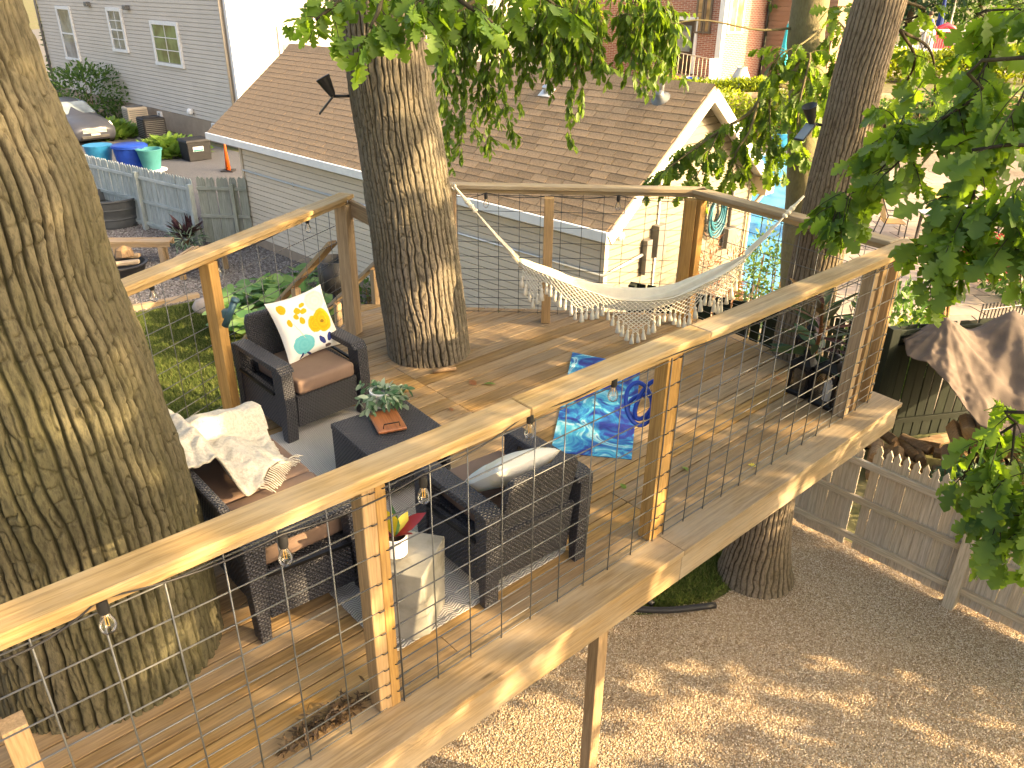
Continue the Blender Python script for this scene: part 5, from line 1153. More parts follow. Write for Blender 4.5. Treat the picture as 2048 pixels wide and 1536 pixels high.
sofa('wicker_loveseat', 'dark wicker loveseat with a cream throw beside the huge trunk', (-1.425, 3.70), DU, 1.28, 2)
# coffee table
tb = thing('coffee_table', 'dark wicker coffee table in the middle of the rug', 'table', (-.80, 4.52, DZ + .008), math.atan2(-.78, .62))
mk('top', MB().box((0, 0, .385), (.58, .58, .045)), WH, tb, world=False, bevel=.012)
for s_ in (-1, 1): 
    P = [(-.28, 0), (-.22, 0), (-.19, .06), (.19, .06), (.22, 0), (.28, 0), (.285, .36), (-.285, .36)]; n = 8; x0, x1 = s_ * .285, s_ * .25
    mk('side_panel', MB().add([(y, x0, z) for y, z in P] + [(y, x1, z) for y, z in P], [tuple(range(n)), tuple(range(n, 2 * n))[::-1]] + [(i, (i + 1) % n, n + (i + 1) % n, n + i) for i in range(n)]), WH, tb, world=False, bevel=.006)
mk('shelf', MB().box((0, 0, .13), (.50, .5, .03)), WH, tb, world=False, bevel=.005)
mk('apron', MB().box((-.268, 0, .30), (.03, .49, .115)), WH, tb, world=False, bevel=.005); mk('apron', MB().box((.268, 0, .30), (.03, .49, .115)), WH, tb, world=False, bevel=.005)
# rug
def M_rug():
    s = NT('rug_weave'); uv = s.coord('UV', (1, 1, 1)); sp = s.n('SeparateXYZ', i_0=uv); u, v_ = sp.outputs[0], sp.outputs[1]
    zz = s.math('PINGPONG', s.math('MULTIPLY', u, 11.), .5); st = s.math('ABSOLUTE', s.math('SINE', s.math('MULTIPLY', s.math('ADD', s.math('MULTIPLY', v_, 64.), s.math('MULTIPLY', zz, 2.4)), math.pi)))
    st2 = s.math('ABSOLUTE', s.math('SINE', s.math('MULTIPLY', u, 260.))); h = s.math('MULTIPLY', st, s.math('MULTIPLY_ADD', st2, .4, .6))
    c = s.ramp(h, [(.1, (.17, .16, .155)), (.5, (.40, .38, .365)), (.9, (.60, .58, .55))]); s.bump(h, .7, .006); s.fin(c, .95, .1)
M_rug()
cr = .07; u0, u1, v0, v1 = -.67, .62, .46, 2.86; P = []
for cu, cv, a0 in ((u1 - cr, v1 - cr, 0), (u0 + cr, v1 - cr, 90), (u0 + cr, v0 + cr, 180), (u1 - cr, v0 + cr, 270)):
    for k in range(6): a = R(a0 + k * 18); P.append((cu + cr * math.cos(a), cv + cr * math.sin(a)))
M = MD.copy(); M.translation = duv(0, 0, .0)
tag(link('rug', mesh_of('rug', MB().prism(P, .0022, .0105), 'rug_weave'), 'rug_weave', None, M), 'pale grey woven rug under the wicker seats', 'rug')
# faceted concrete stool
cs = thing('concrete_stool', 'faceted grey concrete stool near the timber post', 'stool', (-.55, 3.22, DZ + .011), R(76))
T_ = [(-.17, -.17, .43), (.17, -.17, .43), (.17, .17, .43), (-.17, .17, .43)]; B_ = [(-.17, -.10, 0), (-.10, -.17, 0), (.14, -.17, 0), (.17, -.02, 0), (.17, .15, 0), (.06, .17, 0), (-.14, .17, 0), (-.17, .14, 0)]
mk('body', MB().add(T_ + B_, [(0, 1, 2, 3), (11, 10, 9, 8, 7, 6, 5, 4), (0, 4, 5), (0, 5, 6, 1), (1, 6, 7), (1, 7, 8, 2), (2, 8, 9), (2, 9, 10, 3), (3, 10, 11), (3, 11, 4, 0)]), 'concrete', cs, world=False, bevel=.006)
# white pot with red and yellow leaves
M_plain('white_ceramic', (.78, .78, .80), .25, .5, 0, .03, 6, 0); M_plain('potting_soil', (.025, .018, .013), .95, .1, 0, .4, 40, .6, 60)
pw = px(792, 1105, DZ + .441); pt = thing('potted_plant', 'small white pot with red and yellow leaves on the concrete stool', 'plant', (pw.x, pw.y, DZ + .4415))
mk('pot', MB().lathe([(.054, 0), (.06, .004), (.064, .105), (.064, .112), (.056, .112), (.054, .095), (.004, .095)], 28), 'white_ceramic', pt, world=False, smooth=True, auto=45); mk('soil', MB().lathe([(.001, .0985), (.0545, .097)], 20, cap=False), 'potting_soil', pt, world=False)
pb_ = V((pw.x, pw.y, DZ + .54))
for d_, sz, mt, rl_ in (((-.15, -.1, 1), .22, 'yellow_leaf', 1.4), ((.12, .05, 1), .2, 'variegated_leaf', .6), ((.75, .2, .75), .2, 'red_leaf', .2), ((.6, -.3, .5), .13, 'red_leaf', -.3), ((-.9, -.1, .35), .15, 'red_leaf', .3), ((-.7, .35, .3), .12, 'red_leaf', .1), ((.5, .4, .9), .14, 'yellow_leaf', .9)):
    leaf_obj(pb_, V(d_), sz, 'ellipse', mt, pt, rl_, random.random())
# plant, board and pot on the coffee table
TT = DZ + .008 + .4085
bc = px(775, 845, TT + .01); tag(board('serving_board', bc + V((-.055, .13, .011)), bc + V((.055, -.13, .011)), .19, .022, 'board_wood', bevel=.008), 'reddish wooden serving board on the coffee table', 'board')
hb_ = bc + V((.045, -.105, .025)); hd = V((.11, -.26, 0)).normalized(); hn = V((-hd.y, hd.x, 0))
sv_ = bpy.data.objects[[o.name for o in bpy.data.objects if o.name.startswith('serving_board')][0]]; (mk('handle', MB().tube([hb_ - hn * .055, hb_ - hn * .05 + V((0, 0, .03)), hb_ + hn * .05 + V((0, 0, .03)), hb_ + hn * .055], .004, 6), 'black_metal', sv_, smooth=True))
gpv = px(763, 812, TT + .03); gpv = V((gpv.x, gpv.y + .02, TT + .0225)); gpt = thing('potted_plant', 'trailing variegated houseplant in a pale pot on the coffee table', 'plant', gpv)
mk('pot', MB().lathe([(.05, 0), (.075, .1), (.08, .105), (.08, .12), (.07, .12), (.06, .09), (.003, .09)], 24), 'white_ceramic', gpt, world=False, smooth=True, auto=45)
lines = []
for i in range(26):
    a = random.uniform(0, 6.28); d_ = V((math.cos(a), math.sin(a), random.uniform(.3, 1.3))).normalized(); p = gpv + V((0, 0, .1)); pl2 = [p]
    for k in range(4): d_ = (d_ + V((0, 0, -.38))).normalized(); p = p + d_ * random.uniform(.03, .062); p.z = max(p.z, TT + .03); pl2.append(p.copy())
    lines.append(pl2)
po, di, sz = leaves_on(lines, 70, .068, .2, .7); leaf_mesh('foliage', po, di, sz, 'ellipse', 'variegated_leaf', gpt, tint=rng.random(len(po)) ** 2)
# yoga mat
def M_mat():
    s = NT('yoga_swirl'); co = s.coord('UV', (1, 1, 1)); n0 = s.n('TexNoise', i_Vector=co, i_Scale=1.6, i_Detail=2.0); mx = s.n('MixRGB', blend_type='ADD', i_0=.75); s.t.links.new(co, mx.inputs[1]); s.t.links.new(n0.outputs['Color'], mx.inputs[2])
    n = s.noise(mx.outputs[0], 2.6, 5, .58, 2.6); c = s.ramp(n, [(.26, (.02, .014, .15)), (.42, (.014, .035, .26)), (.51, (.014, .18, .45)), (.58, (.06, .40, .56)), (.645, (.48, .70, .76)), (.70, (.02, .17, .4)), (.82, (.07, .06, .3))]); s.fin(c, .6, .3)
M_mat()
ym = [px(1145, 706, DZ), px(1281, 733, DZ), px(1263, 920, DZ), px(1101, 905, DZ)]
tag(mk('yoga_mat', MB().prism([(p.x, p.y) for p in ym][::-1], DZ + .0025, DZ + .008), 'yoga_swirl'), 'blue swirl-patterned yoga mat lying on the deck boards', 'yoga mat')
# pillows
def M_print(name, base, blobs):
    s = NT(name); uv = s.coord('UV'); nz = s.n('TexNoise', i_Vector=uv, i_Scale=9.0, i_Detail=2.0); mv = s.n('MixRGB', blend_type='ADD', i_0=.05); s.t.links.new(uv, mv.inputs[1]); s.t.links.new(nz.outputs['Color'], mv.inputs[2])
    sp = s.n('SeparateXYZ', i_0=mv.outputs[0]); u, v_ = sp.outputs[0], sp.outputs[1]; c = s.mix(0., base, base); fine = s.noise(uv, 40, 3)
    for bu, bv, rx, ry, rot, col, col2 in blobs:
        bu += .025; bv += .025; du, dv = s.math('SUBTRACT', u, bu), s.math('SUBTRACT', v_, bv); ca, sa = math.cos(R(rot)), math.sin(R(rot))
        a = s.math('DIVIDE', s.math('ADD', s.math('MULTIPLY', du, ca), s.math('MULTIPLY', dv, sa)), rx); b_ = s.math('DIVIDE', s.math('SUBTRACT', s.math('MULTIPLY', dv, ca), s.math('MULTIPLY', du, sa)), ry)
        d2 = s.math('SQRT', s.math('ADD', s.math('MULTIPLY', a, a), s.math('MULTIPLY', b_, b_))); f = s.ramp(d2, [(.92, (1, 1, 1)), (1.0, (0, 0, 0))])
        rg = s.math('ABSOLUTE', s.math('SINE', s.math('MULTIPLY', s.math('ADD', d2, s.math('MULTIPLY', fine, .5)), 9.))); cc = s.mix(s.math('MULTIPLY', rg, .55), col, col2); c = s.mix(f, c, cc)
    s.bump(s.noise(uv, 160, 2), .15, .002); return s.fin(c, .85, .2)
Yw, Yd, Tl, Tp, Nv, Cr = (.62, .40, .02), (.42, .23, .01), (.10, .40, .46), (.45, .62, .62), (.025, .03, .13), (.66, .62, .47)
PR = [(.74, .80, .2, .17, 20, Cr, (.74, .72, .62)), (.92, .56, .1, .13, 0, Tp, (.6, .72, .72)), (.88, .36, .1, .14, 10, (.70, .60, .52), (.74, .7, .62)),
      (.16, .84, .075, .085, 0, Yw, Yd), (.38, .74, .055, .06, 0, Yw, Yd), (.49, .80, .06, .035, 30, Yw, Yd), (.33, .66, .04, .045, 0, Yw, Yd), (.47, .70, .06, .04, 10, Yw, Yd), (.40, .58, .05, .06, 20, Yw, Yd), (.20, .60, .045, .06, 0, Yw, Yd),
      (.58, .46, .12, .14, 0, Yw, Yd), (.74, .48, .17, .19, 0, Yw, Yd), (.72, .46, .035, .03, 0, (.15, .07, .02), Yd), (.30, .22, .19, .16, 10, Tl, (.16, .48, .52)), (.22, .05, .06, .02, 60, Nv, Nv), (.36, .04, .07, .02, -40, Nv, Nv), (.62, .19, .045, .085, 20, Nv, (.04, .06, .25)), (.76, .2, .045, .08, -30, Nv, (.04, .06, .25)), (.7, .06, .06, .04, 0, (.2, .14, .1), Nv), (.30, .45, .006, .16, 20, (.45, .45, .3), (.5, .5, .4))]
M_print('floral_print', (.74, .74, .73), PR)
M_print('floral_back', (.70, .68, .62), [(.4, .4, .35, .3, 20, (.48, .58, .56), (.62, .67, .64)), (.2, .7, .18, .14, 0, Cr, (.72, .7, .62)), (.76, .80, .07, .06, 0, Yw, Yd), (.9, .7, .06, .09, 0, Yw, Yd), (.86, .88, .05, .04, 0, Yw, Yd)])
def pillow(name, label, loc, right, up, size, thick, mat):
    right, up = V(right).normalized(), V(up); up = (up - right * up.dot(right)).normalized(); n_ = right.cross(up); N = 22; m = MB(); uvs = []
    for sd in (1, -1):
        for j in range(N + 1):
            for i in range(N + 1):
                a, b = i / N * 2 - 1, j / N * 2 - 1; k = (1 - abs(a) ** 2.6) * (1 - abs(b) ** 2.6); h = thick * max(0, k) ** .5; pin = 1 - .09 * (1 - abs(a) ** 2) * abs(b) ** 3; pin2 = 1 - .09 * (1 - abs(b) ** 2) * abs(a) ** 3
                h += .012 * vnoise(a * 2.3 + loc[0], b * 2.3, sd * 2.) * k
                m.v.append(tuple(V(loc) + right * (a * pin2 * size / 2) + up * (b * pin * size / 2) + n_ * h * sd)); uvs.append((i / N, j / N))
        o = 0 if sd == 1 else (N + 1) ** 2
        for j in range(N):
            for i in range(N):
                q = (o + j * (N + 1) + i, o + j * (N + 1) + i + 1, o + (j + 1) * (N + 1) + i + 1, o + (j + 1) * (N + 1) + i); m.f.append(q if sd == 1 else q[::-1])
    me = bpy.data.meshes.new(name); c0 = V(loc); me.from_pydata([tuple(V(v_) - c0) for v_ in m.v], [], m.f); ul = me.uv_layers.new(name='UVMap')
    for l in me.loops: ul.data[l.index].uv = uvs[l.vertex_index]
    me.shade_smooth(); o = link(name, me, mat, None, Matrix.Translation(c0)); return tag(o, label, 'pillow')
f3 = V((FC[0], FC[1], 0)); r3 = V((.69, .72, 0))
cc = V((-1.60, 5.45, DZ + .01)) - f3 * .08 + r3 * .11 + V((0, 0, .475 + .215))
pillow('pillow', 'white floral pillow with a big yellow flower on the rear armchair', cc, r3 * 1 + V((0, 0, .07)), V((0, 0, 1)) - f3 * .45 - r3 * .07, .49, .075, 'floral_print')
f4 = V((FF[0], FF[1], 0)); r4 = V((FF[1], -FF[0], 0))
cc = V((-.056, 3.765, DZ + .01)) - f4 * .10 - r4 * .02 + V((0, 0, .475 + .16))
pillow('pillow', 'pale floral pillow with yellow petals on the near armchair', cc, r4 + V((0, 0, -.05)), V((0, 0, .62)) - f4 * .75, .44, .08, 'floral_back')
# throw blanket over the loveseat
def M_knit():
    s = NT('knit_cream'); uv = s.coord('UV', (1, 1, 1)); sp = s.n('SeparateXYZ', i_0=uv); u, v_ = sp.outputs[0], sp.outputs[1]
    h = s.math('MULTIPLY', s.math('ABSOLUTE', s.math('SINE', s.math('MULTIPLY', u, 190.))), s.math('MULTIPLY_ADD', s.math('ABSOLUTE', s.math('SINE', s.math('MULTIPLY', v_, 330.))), .5, .5)); st = s.ramp(s.math('FRACT', s.math('MULTIPLY', v_, 4.6)), [(.45, (0, 0, 0)), (.5, (1, 1, 1)), (.62, (1, 1, 1)), (.67, (0, 0, 0))])
    nb = s.noise(s.coord('Object'), 55, 4, .7); c = s.mix(s.math('MULTIPLY', st, .22), (.62, .575, .50), (.40, .39, .38)); c = s.mix(s.ramp(nb, [(.38, (.6, .6, .6)), (.55, (0, 0, 0))]), c, (.40, .36, .31)); s.bump(nb, .8, .012); s.fin(c, .95, .1)
M_knit()
lv = V((-1.425, 3.70, DZ + .008)); Lx, Ly = DV, -DU
def drape(x, y):
    def ss(a, b, t): t = min(1, max(0, (t - a) / (b - a))); return t * t * (3 - 2 * t)
    h = .475 + .33 * ss(.08, .24, y) - .5 * ss(.40, .47, y); h = max(h, .475 + .17 * ss(.44, .53, x) * (1 - ss(.30, .42, y)) - .42 * ss(.64, .70, x)); h -= .3 * ss(-.30, -.36, -(-y)) if False else 0
    h += .15 * math.exp(-(((x - .30) / .26) ** 2 + ((y - .03) / .17) ** 2)); h += .055 * math.exp(-(((x - .06) / .14) ** 2 + ((y + .02) / .2) ** 2))
    w_ = .024 * vnoise(x * 7 + y * 3, y * 6 - x * 2, .5) + .014 * vnoise(x * 17 + y * 9, y * 13, 4.2) + .012 * abs(math.sin((x * .8 + y * .6) * 15 + 5 * vnoise(x * 5, y * 5, 1)))
    return h + .02 + w_
tw_ = thing('throw_blanket', 'cream knitted throw heaped over the far half of the loveseat', 'blanket', lv + Lx * .3)
m = MB(); NX, NY = 76, 70; idx = {}
for j in range(NY + 1):
    for i in range(NX + 1):
        a, b = i / NX, j / NY; x = -.10 + .80 * a + .04 * vnoise(b * 4, 1, 1); y = -.30 + .74 * b + .03 * vnoise(a * 4, 2, 2)
        front = -.27 + .26 * max(0, 1 - a / .55) ** 1.2 * 0 + .05 * vnoise(a * 5, 3, 3)
        if y < front - .02: continue
        if x < .16 and y < -.02 and y < -.30 + (.16 - x) * 1.25: continue
        idx[(i, j)] = len(m.v); m.v.append(tuple(lv + Lx * x + Ly * y + V((0, 0, drape(x, y)))))
for j in range(NY):
    for i in range(NX):
        q = [(i, j), (i + 1, j), (i + 1, j + 1), (i, j + 1)]
        if all(k in idx for k in q): m.f.append(tuple(idx[k] for k in q))
o = mk('cloth', m, 'knit_cream', tw_, smooth=True); o.modifiers.new('solid', 'SOLIDIFY').thickness = .012
fr_ = MB()
for k in range(26):
    x = -.1 + .02 * k * .5; y = -.30 + max(0, (.16 - x)) * 1.25 - .0 if x < .16 else -.28; p = lv + Lx * x + Ly * y + V((0, 0, drape(x, y) - .004)); q = p - Ly * .07 + Lx * random.uniform(-.03, .01); q.z = lv.z + .482
    fr_.tube([p, p.lerp(q, .5) + V((0, 0, .012)), q], .0035, 5)
mk('fringe', fr_, 'knit_cream', tw_, kind='stuff')
# ================================================================== HAMMOCK
M_plain('cotton', (.72, .66, .54), .9, .15, 0, .06, 14, .3, 150); M_plain('cotton_stripe', (.60, .50, .34), .9, .15, 0, .08, 14, .3, 150)
hm = thing('hammock', 'cream cotton hammock with a tasselled macrame fringe between two trunks', 'hammock', (1.0, 6.4, DZ))
HY = 6.30
eL, eR = pd(908, 372, 6.50), pd(1608, 392, 6.52)
cp = [pd(1038, 525, 6.40), pd(1100, 556, HY), pd(1180, 588, HY), pd(1260, 602, HY), pd(1340, 592, HY), pd(1420, 555, HY), pd(1490, 515, 6.38)]
SP = [V(p) for p in spline(cp, 64)]
rows = []; NC = 30
for i, p in enumerate(SP):
    t = i / 63; wd = .035 + .115 * math.sin(math.pi * t) ** .7; dp = .04 + .07 * math.sin(math.pi * t); row = []
    for k in range(NC + 1):
        a = k / NC * 2 - 1; z = dp * (abs(a) ** 2.2) - dp * .5 + .016 * math.sin(a * 13 + 1.5 * math.sin(t * 5)) + .008 * vnoise(a * 6, t * 20, 1.); y = a * wd * (1.0 - .12 * abs(math.sin(a * 6)))
        row.append(p + V((0, y, z)))
    rows.append(row)
hc = mk('cloth', MB().grid(rows), 'cotton', hm, smooth=True); hc.modifiers.new('solid', 'SOLIDIFY').thickness = .006
for ks, nm in (((5, 8), 'stripe'), ((12, 13), 'stripe'), ((20, 22), 'stripe')):
    m = MB().grid([[r_[k] + V((0, -.001, .0075)) for k in range(ks[0], ks[1] + 1)] for r_ in rows]); mk(nm, m, 'cotton_stripe', hc, smooth=True)
for e, s_, kn in ((eL, SP[0], .3), (eR, SP[-1], .3)):
    for q in range(12):
        a = (q - 5.5) / 5.5; knot = e.lerp(s_, .30); end = s_ + V((0, a * .05, .05 * abs(a) - .02)); md_ = knot.lerp(end, .5) + V((0, a * .012, -.01)); mk('cord', MB().tube([knot, md_, end], .004, 5), 'cotton', hm)
    mk('rope', MB().tube([e, e.lerp(s_, .12), e.lerp(s_, .2), e.lerp(s_, .31)], [.009, .011, .021, .016], 8), 'cotton', hm, smooth=True)
    for f_ in (.20, .26, .32): c_ = e.lerp(s_, f_); mk('knot', MB().lathe([(.004, -.018), (.021, -.01), (.024, 0), (.021, .01), (.004, .018)], 10, c_, (s_ - e).to_track_quat('Z', 'Y').to_matrix()), 'cotton', hm, smooth=True)
    mk('carabiner', MB().tube([e + V((0, -.02, .03)), e + V((.02 * (1 if e is eL else -1), -.02, 0)), e + V((0, -.02, -.03)), e + V((-.02, -.02, 0))], .005, 6, closed=True), 'steel', hm, smooth=True)
# fringe
tas = mesh_of('tassel', MB().lathe([(.003, 0), (.009, -.006), (.010, -.016), (.007, -.02), (.012, -.04), (.017, -.078), (.004, -.08)], 8), 'cotton', True)
tas.transform(Matrix.Diagonal((1.25, 1.25, 1.2, 1)))
edge = [r_[0] for r_ in rows]; net = MB()
def epos(t): q = min(62.999, max(0, t * 63)); i = int(q); return edge[i].lerp(edge[i + 1], q - i) + V((0, -.006, -.01))
scal = [(.02, .16, .15), (.24, .46, .19), (.46, .70, .13), (.70, .95, .17)]
NT_ = 46
def dep(t):
    b_ = .035
    for a, c, d_ in ((.0, .16, .22), (.14, .42, .17), (.36, .68, .27), (.62, .84, .19), (.78, 1.0, .23)):
        if a < t < c: b_ = max(b_, d_ * (1 - abs((t - (a + c) / 2) / ((c - a) / 2))) + .03)
    return b_
for k in range(NT_):
    t = .02 + .96 * k / (NT_ - 1); p = epos(t); b_ = dep(t); q = p - V((0, 0, b_)); place('tassel', tas, 'cotton', hm, Matrix.Translation(q) @ Matrix.Rotation(random.uniform(-.12, .12), 4, 'Y') @ Matrix.Scale(random.uniform(.85, 1.15), 4)); 
    net.tube([p - V((0, 0, max(0, b_ - .03))), q], .004, 4)
    for h in np.arange(0, b_ - .01, .035):
        for sg in (-1, 1):
            t2 = t + sg * .96 / (NT_ - 1); 
            if 0.01 < t2 < .99 and h + .035 < dep(t2) + .02: net.tube([p - V((0, 0, h)), epos(t2) - V((0, 0, h + .035))], .0036, 4)
mk('fringe_net', net, 'cotton', hm, kind='stuff')
# ================================================================== LANTERNS AND CANDLES
def M_clear():
    s = NT('clear_glass'); s.fin((.9, .93, .93), .03, .6); tr = s.n('BsdfTransparent'); fr_n = s.n('Fresnel', i_IOR=1.45); mx = s.n('MixShader'); f = s.math('MULTIPLY_ADD', fr_n.outputs[0], .8, .04); s.t.links.new(f, mx.inputs[0])
    gl = s.n('BsdfGlossy'); gl.inputs['Roughness'].default_value = .03; s.t.links.new(tr.outputs[0], mx.inputs[1]); s.t.links.new(gl.outputs[0], mx.inputs[2]); s.t.links.new(mx.outputs[0], s.out.inputs[0])
M_clear(); M_plain('wax', (.80, .79, .76), .5, .4, 0, .03); M_plain('filament', (.6, .35, .08), .4, .5)
def lantern(label, loc, s_, h, rz):
    t = thing('lantern', label, 'lantern', loc, rz); w_ = s_ / 2
    mk('base', MB().box((0, 0, .02), (s_ * 1.12, s_ * 1.12, .04)), 'black_metal', t, world=False, bevel=.008)
    for sx in (-1, 1):
        for sy in (-1, 1): mk('corner_post', MB().box((sx * w_ * .93, sy * w_ * .93, .04 + h / 2), (.018, .018, h)), 'black_metal', t, world=False)
    for a in range(4):
        Mz = Matrix.Rotation(a * math.pi / 2, 3, 'Z'); mk('pane', MB().box(Mz @ V((0, w_ * .93, .04 + h / 2)), (s_ * .84, .003, h), Mz), 'clear_glass', t, world=False)
        arc = [Mz @ V((w_ * .85 * math.cos(u_), w_ * .97, .04 + h * .72 + h * .26 * math.sin(u_))) for u_ in np.linspace(0, math.pi, 9)]; mk('arch', MB().tube(arc, .011, 6), 'black_metal', t, world=False)
    z = .04 + h; mk('roof', MB().add([(sx * w_ * 1.15, sy * w_ * 1.15, z) for sx, sy in ((-1, -1), (1, -1), (1, 1), (-1, 1))] + [(sx * w_ * 1.1, sy * w_ * 1.1, z + .03) for sx, sy in ((-1, -1), (1, -1), (1, 1), (-1, 1))] + [(sx * w_ * .5, sy * w_ * .5, z + .075) for sx, sy in ((-1, -1), (1, -1), (1, 1), (-1, 1))],
        [(3, 2, 1, 0), (8, 9, 10, 11)] + [(i, (i + 1) % 4, 4 + (i + 1) % 4, 4 + i) for i in range(4)] + [(4 + i, 4 + (i + 1) % 4, 8 + (i + 1) % 4, 8 + i) for i in range(4)]), 'black_metal', t, world=False, bevel=.006)
    mk('chimney', MB().lathe([(w_ * .45, z + .07), (w_ * .45, z + .10), (w_ * .62, z + .105), (w_ * .4, z + .13), (.01, z + .14)], 14), 'black_metal', t, world=False, smooth=True, auto=40)
    mk('handle', MB().tube([(w_ * .55 * math.cos(u_), 0, z + .10 + .075 * math.sin(u_)) for u_ in np.linspace(0, math.pi, 11)], .006, 6), 'black_metal', t, world=False, smooth=True); return t
def candle(label, loc, r_, h):
    t = thing('candle', label, 'candle', loc); mk('wax', MB().lathe([(r_, 0), (r_, h - .004), (r_ * .92, h), (r_ * .8, h - .006), (.003, h - .01)], 20), 'wax', t, world=False, smooth=True, auto=50); mk('wick', MB().tube([(0, 0, h - .01), (.002, 0, h + .012)], .0015, 5), 'black_metal', t, world=False)
for (x, y, s_, h, rz, lb, cr_, ch_) in ((1604, 797, .165, .22, 40, 'small black lantern in front of the tree at the deck corner', .036, .13), (1655, 820, .185, .27, 38, 'largest black lantern beside the corner posts', .042, .16), (1612, 748, .17, .25, 45, 'black lantern standing furthest back by the mesh', .036, .12)):
    p = px(x, y, DZ) + V((.02, .10, .003)); lantern(lb, p, s_, h, R(rz)); candle('white pillar candle inside the ' + lb.split(' in ')[0].split(' beside')[0].split(' standing')[0] + (' at the back' if 'furthest' in lb else ''), p + V((0, 0, .0415)), cr_, ch_)
cp_ = duv(3.60, .62, .002); ctp = pot('potted_plant', 'red-leaved tropical plant in a pot at the deck corner', cp_, .1, .13, .24, 'black_plastic'); ctp['category'] = 'plant'
mk('stem', MB().tube([cp_ + V((0, 0, .2)), cp_ + V((.02, 0, .55)), cp_ + V((.0, .02, .78))], [.02, .016, .01], 8), 'brown_leaf', ctp)
for i in range(26):
    a = i * 2.4; h = .30 + .5 * i / 26; el = .1 + 1.0 * (i / 26) ** 1.5; leaf_obj(cp_ + V((.01, 0, h)), V((math.cos(a), math.sin(a), el)), .30 + .12 * random.random(), 'strap', random.choice(['croton_leaf', 'cordyline_leaf', 'dark_shrub_leaf', 'croton_leaf']), ctp, random.gauss(0, .4), random.random())
# ================================================================== STRING LIGHTS
nearW = Wall(duv(0, .155, -DZ), DU, -DV); nearW.o.z = 0
def bulb(parent, p, s_=1.0):
    so = mk('socket', MB().lathe([(.006, .012), (.017, .008), (.019, -.03), (.016, -.045), (.004, -.045)], 14, p), 'black_plastic', parent, smooth=True, auto=40)
    b_ = mk('bulb', MB().lathe([(.012, -.045), (.014, -.055), (.025, -.082), (.028, -.10), (.022, -.12), (.008, -.13), (.001, -.131)], 16, p), 'clear_glass', parent, smooth=True)
    mk('filament', MB().tube([p + V((-.004, 0, -.05)), p + V((-.005, 0, -.1)), p + V((.005, 0, -.1)), p + V((.004, 0, -.05))], .0016, 5), 'filament', b_)
def strand(label, W_, pxs, ztop, ends=None, extra=()):
    pts = [W_.hit(*q) for q in pxs]; pts.sort(); t = thing('string_lights', label, 'string lights', W_.at(pts[0][0], 0))
    cord = []
    if ends: cord.append(W_.at(ends[0], ztop))
    L = []
    for (l, z) in pts: L.append(W_.at(l, z + .03)); 
    full = ([W_.at(ends[0], ztop)] if ends else []) + L + ([W_.at(ends[1], ztop)] if ends else [])
    poly = []
    for a, b in zip(full, full[1:]):
        for k in range(6): f_ = k / 6; q = a.lerp(b, f_); q.z -= .03 * math.sin(math.pi * f_); poly.append(q)
    poly.append(full[-1]); mk('cord', MB().tube(poly, .0042, 6), 'black_plastic', t, smooth=True)
    for q in L: bulb(t, q - V((0, 0, .012)))
    return t
strand('string lights with clear bulbs hanging under the near railing cap', nearW, [(205, 1212), (566, 1082), (846, 962), (1060, 835), (1228, 763)], DZ + RB - .03, (-2.2, 3.8))
backW = Wall(V((BA.x, BA.y, 0)) - bn * (.075 if bn.y > 0 else -.075), bd, -bn if bn.y > 0 else bn)
strand('string lights strung below the rear railing by the hammock', backW, [(972, 392), (1103, 398), (1237, 397)], DZ + RB - .02, (.05, 2.25))
leftW = Wall(V((LA.x, LA.y, 0)) + V((-ldn.y, ldn.x, 0)) * .06, ldn, V((ldn.y, -ldn.x, 0)))
strand('string lights on the outside of the left railing', leftW, [(303, 572), (433, 525), (614, 440)], DZ + RB - .02, (.3, 3.9))
# ================================================================== SMALL THINGS
M_plain('blue_foam', (.01, .06, .42), .45, .4, 0, .08)
lp = pd(1278, 808, 4.02); lt = thing('foam_loops', 'bright blue tubing loops hanging on the middle railing post', 'tubing', lp)
for i, (dx, dz, rx, rz_, tl) in enumerate(((0, 0, .075, .125, 10), (.05, .01, .05, .12, -25), (.03, -.05, .085, .06, 25))):
    pts = [lp + V((dx + rx * math.cos(a) * math.cos(R(tl)) - rz_ * math.sin(a) * math.sin(R(tl)), .03 * i + .03 * math.sin(a), dz + rx * math.cos(a) * math.sin(R(tl)) + rz_ * math.sin(a) * math.cos(R(tl)))) for a in np.linspace(0, 2 * math.pi, 28, endpoint=False)]
    mk('loop', MB().tube(pts, .013, 9, closed=True), 'blue_foam', lt, smooth=True)
def spot(label, base, outd, scale=1.0):
    base, outd = V(base), V(outd).normalized(); t = thing('solar_spotlight', label, 'spotlight', base); e = base + outd * .14 * scale
    mk('bracket', MB().tube([base, e], .012, 8), 'black_plastic', t, smooth=True)
    hd_ = (outd * .5 + V((0, 0, 1))).normalized(); mk('lamp_head', MB().lathe([(.018, 0), (.028, .02), (.058, .15), (.060, .155), (.045, .15), (.01, .12)], 18, e, hd_.to_track_quat('Z', 'Y').to_matrix()), 'black_plastic', t, smooth=True, auto=40)
    pdn = (outd * .9 - V((0, 0, 1))).normalized(); c_ = e + pdn * .09; qm = pdn.to_track_quat('X', 'Z').to_matrix(); mk('solar_panel', MB().box(c_, (.17, .10, .015), qm), 'black_plastic', t, bevel=.004); mk('panel_face', MB().box(c_ + qm @ V((0, 0, .009)), (.15, .085, .003), qm), 'window_glass', t)
b0 = pd(703, 192, 6.55); spot('black twin-headed solar spotlight on the left side of the middle trunk', b0, (-1, -.15, 0))
b1 = pd(1643, 250, 6.72); spot('black solar spotlight bracketed to the leaning oak', b1, (-.8, -.5, .15), .9)
M_plain('teal_metal', (.05, .12, .16), .4, .5, .3)
ra, rb_ = pd(450, 652, 5.25), pd(470, 600, 5.25); rh = thing('rod_holder', 'slanted teal tube holder clamped to the left railing post', 'holder', ra)
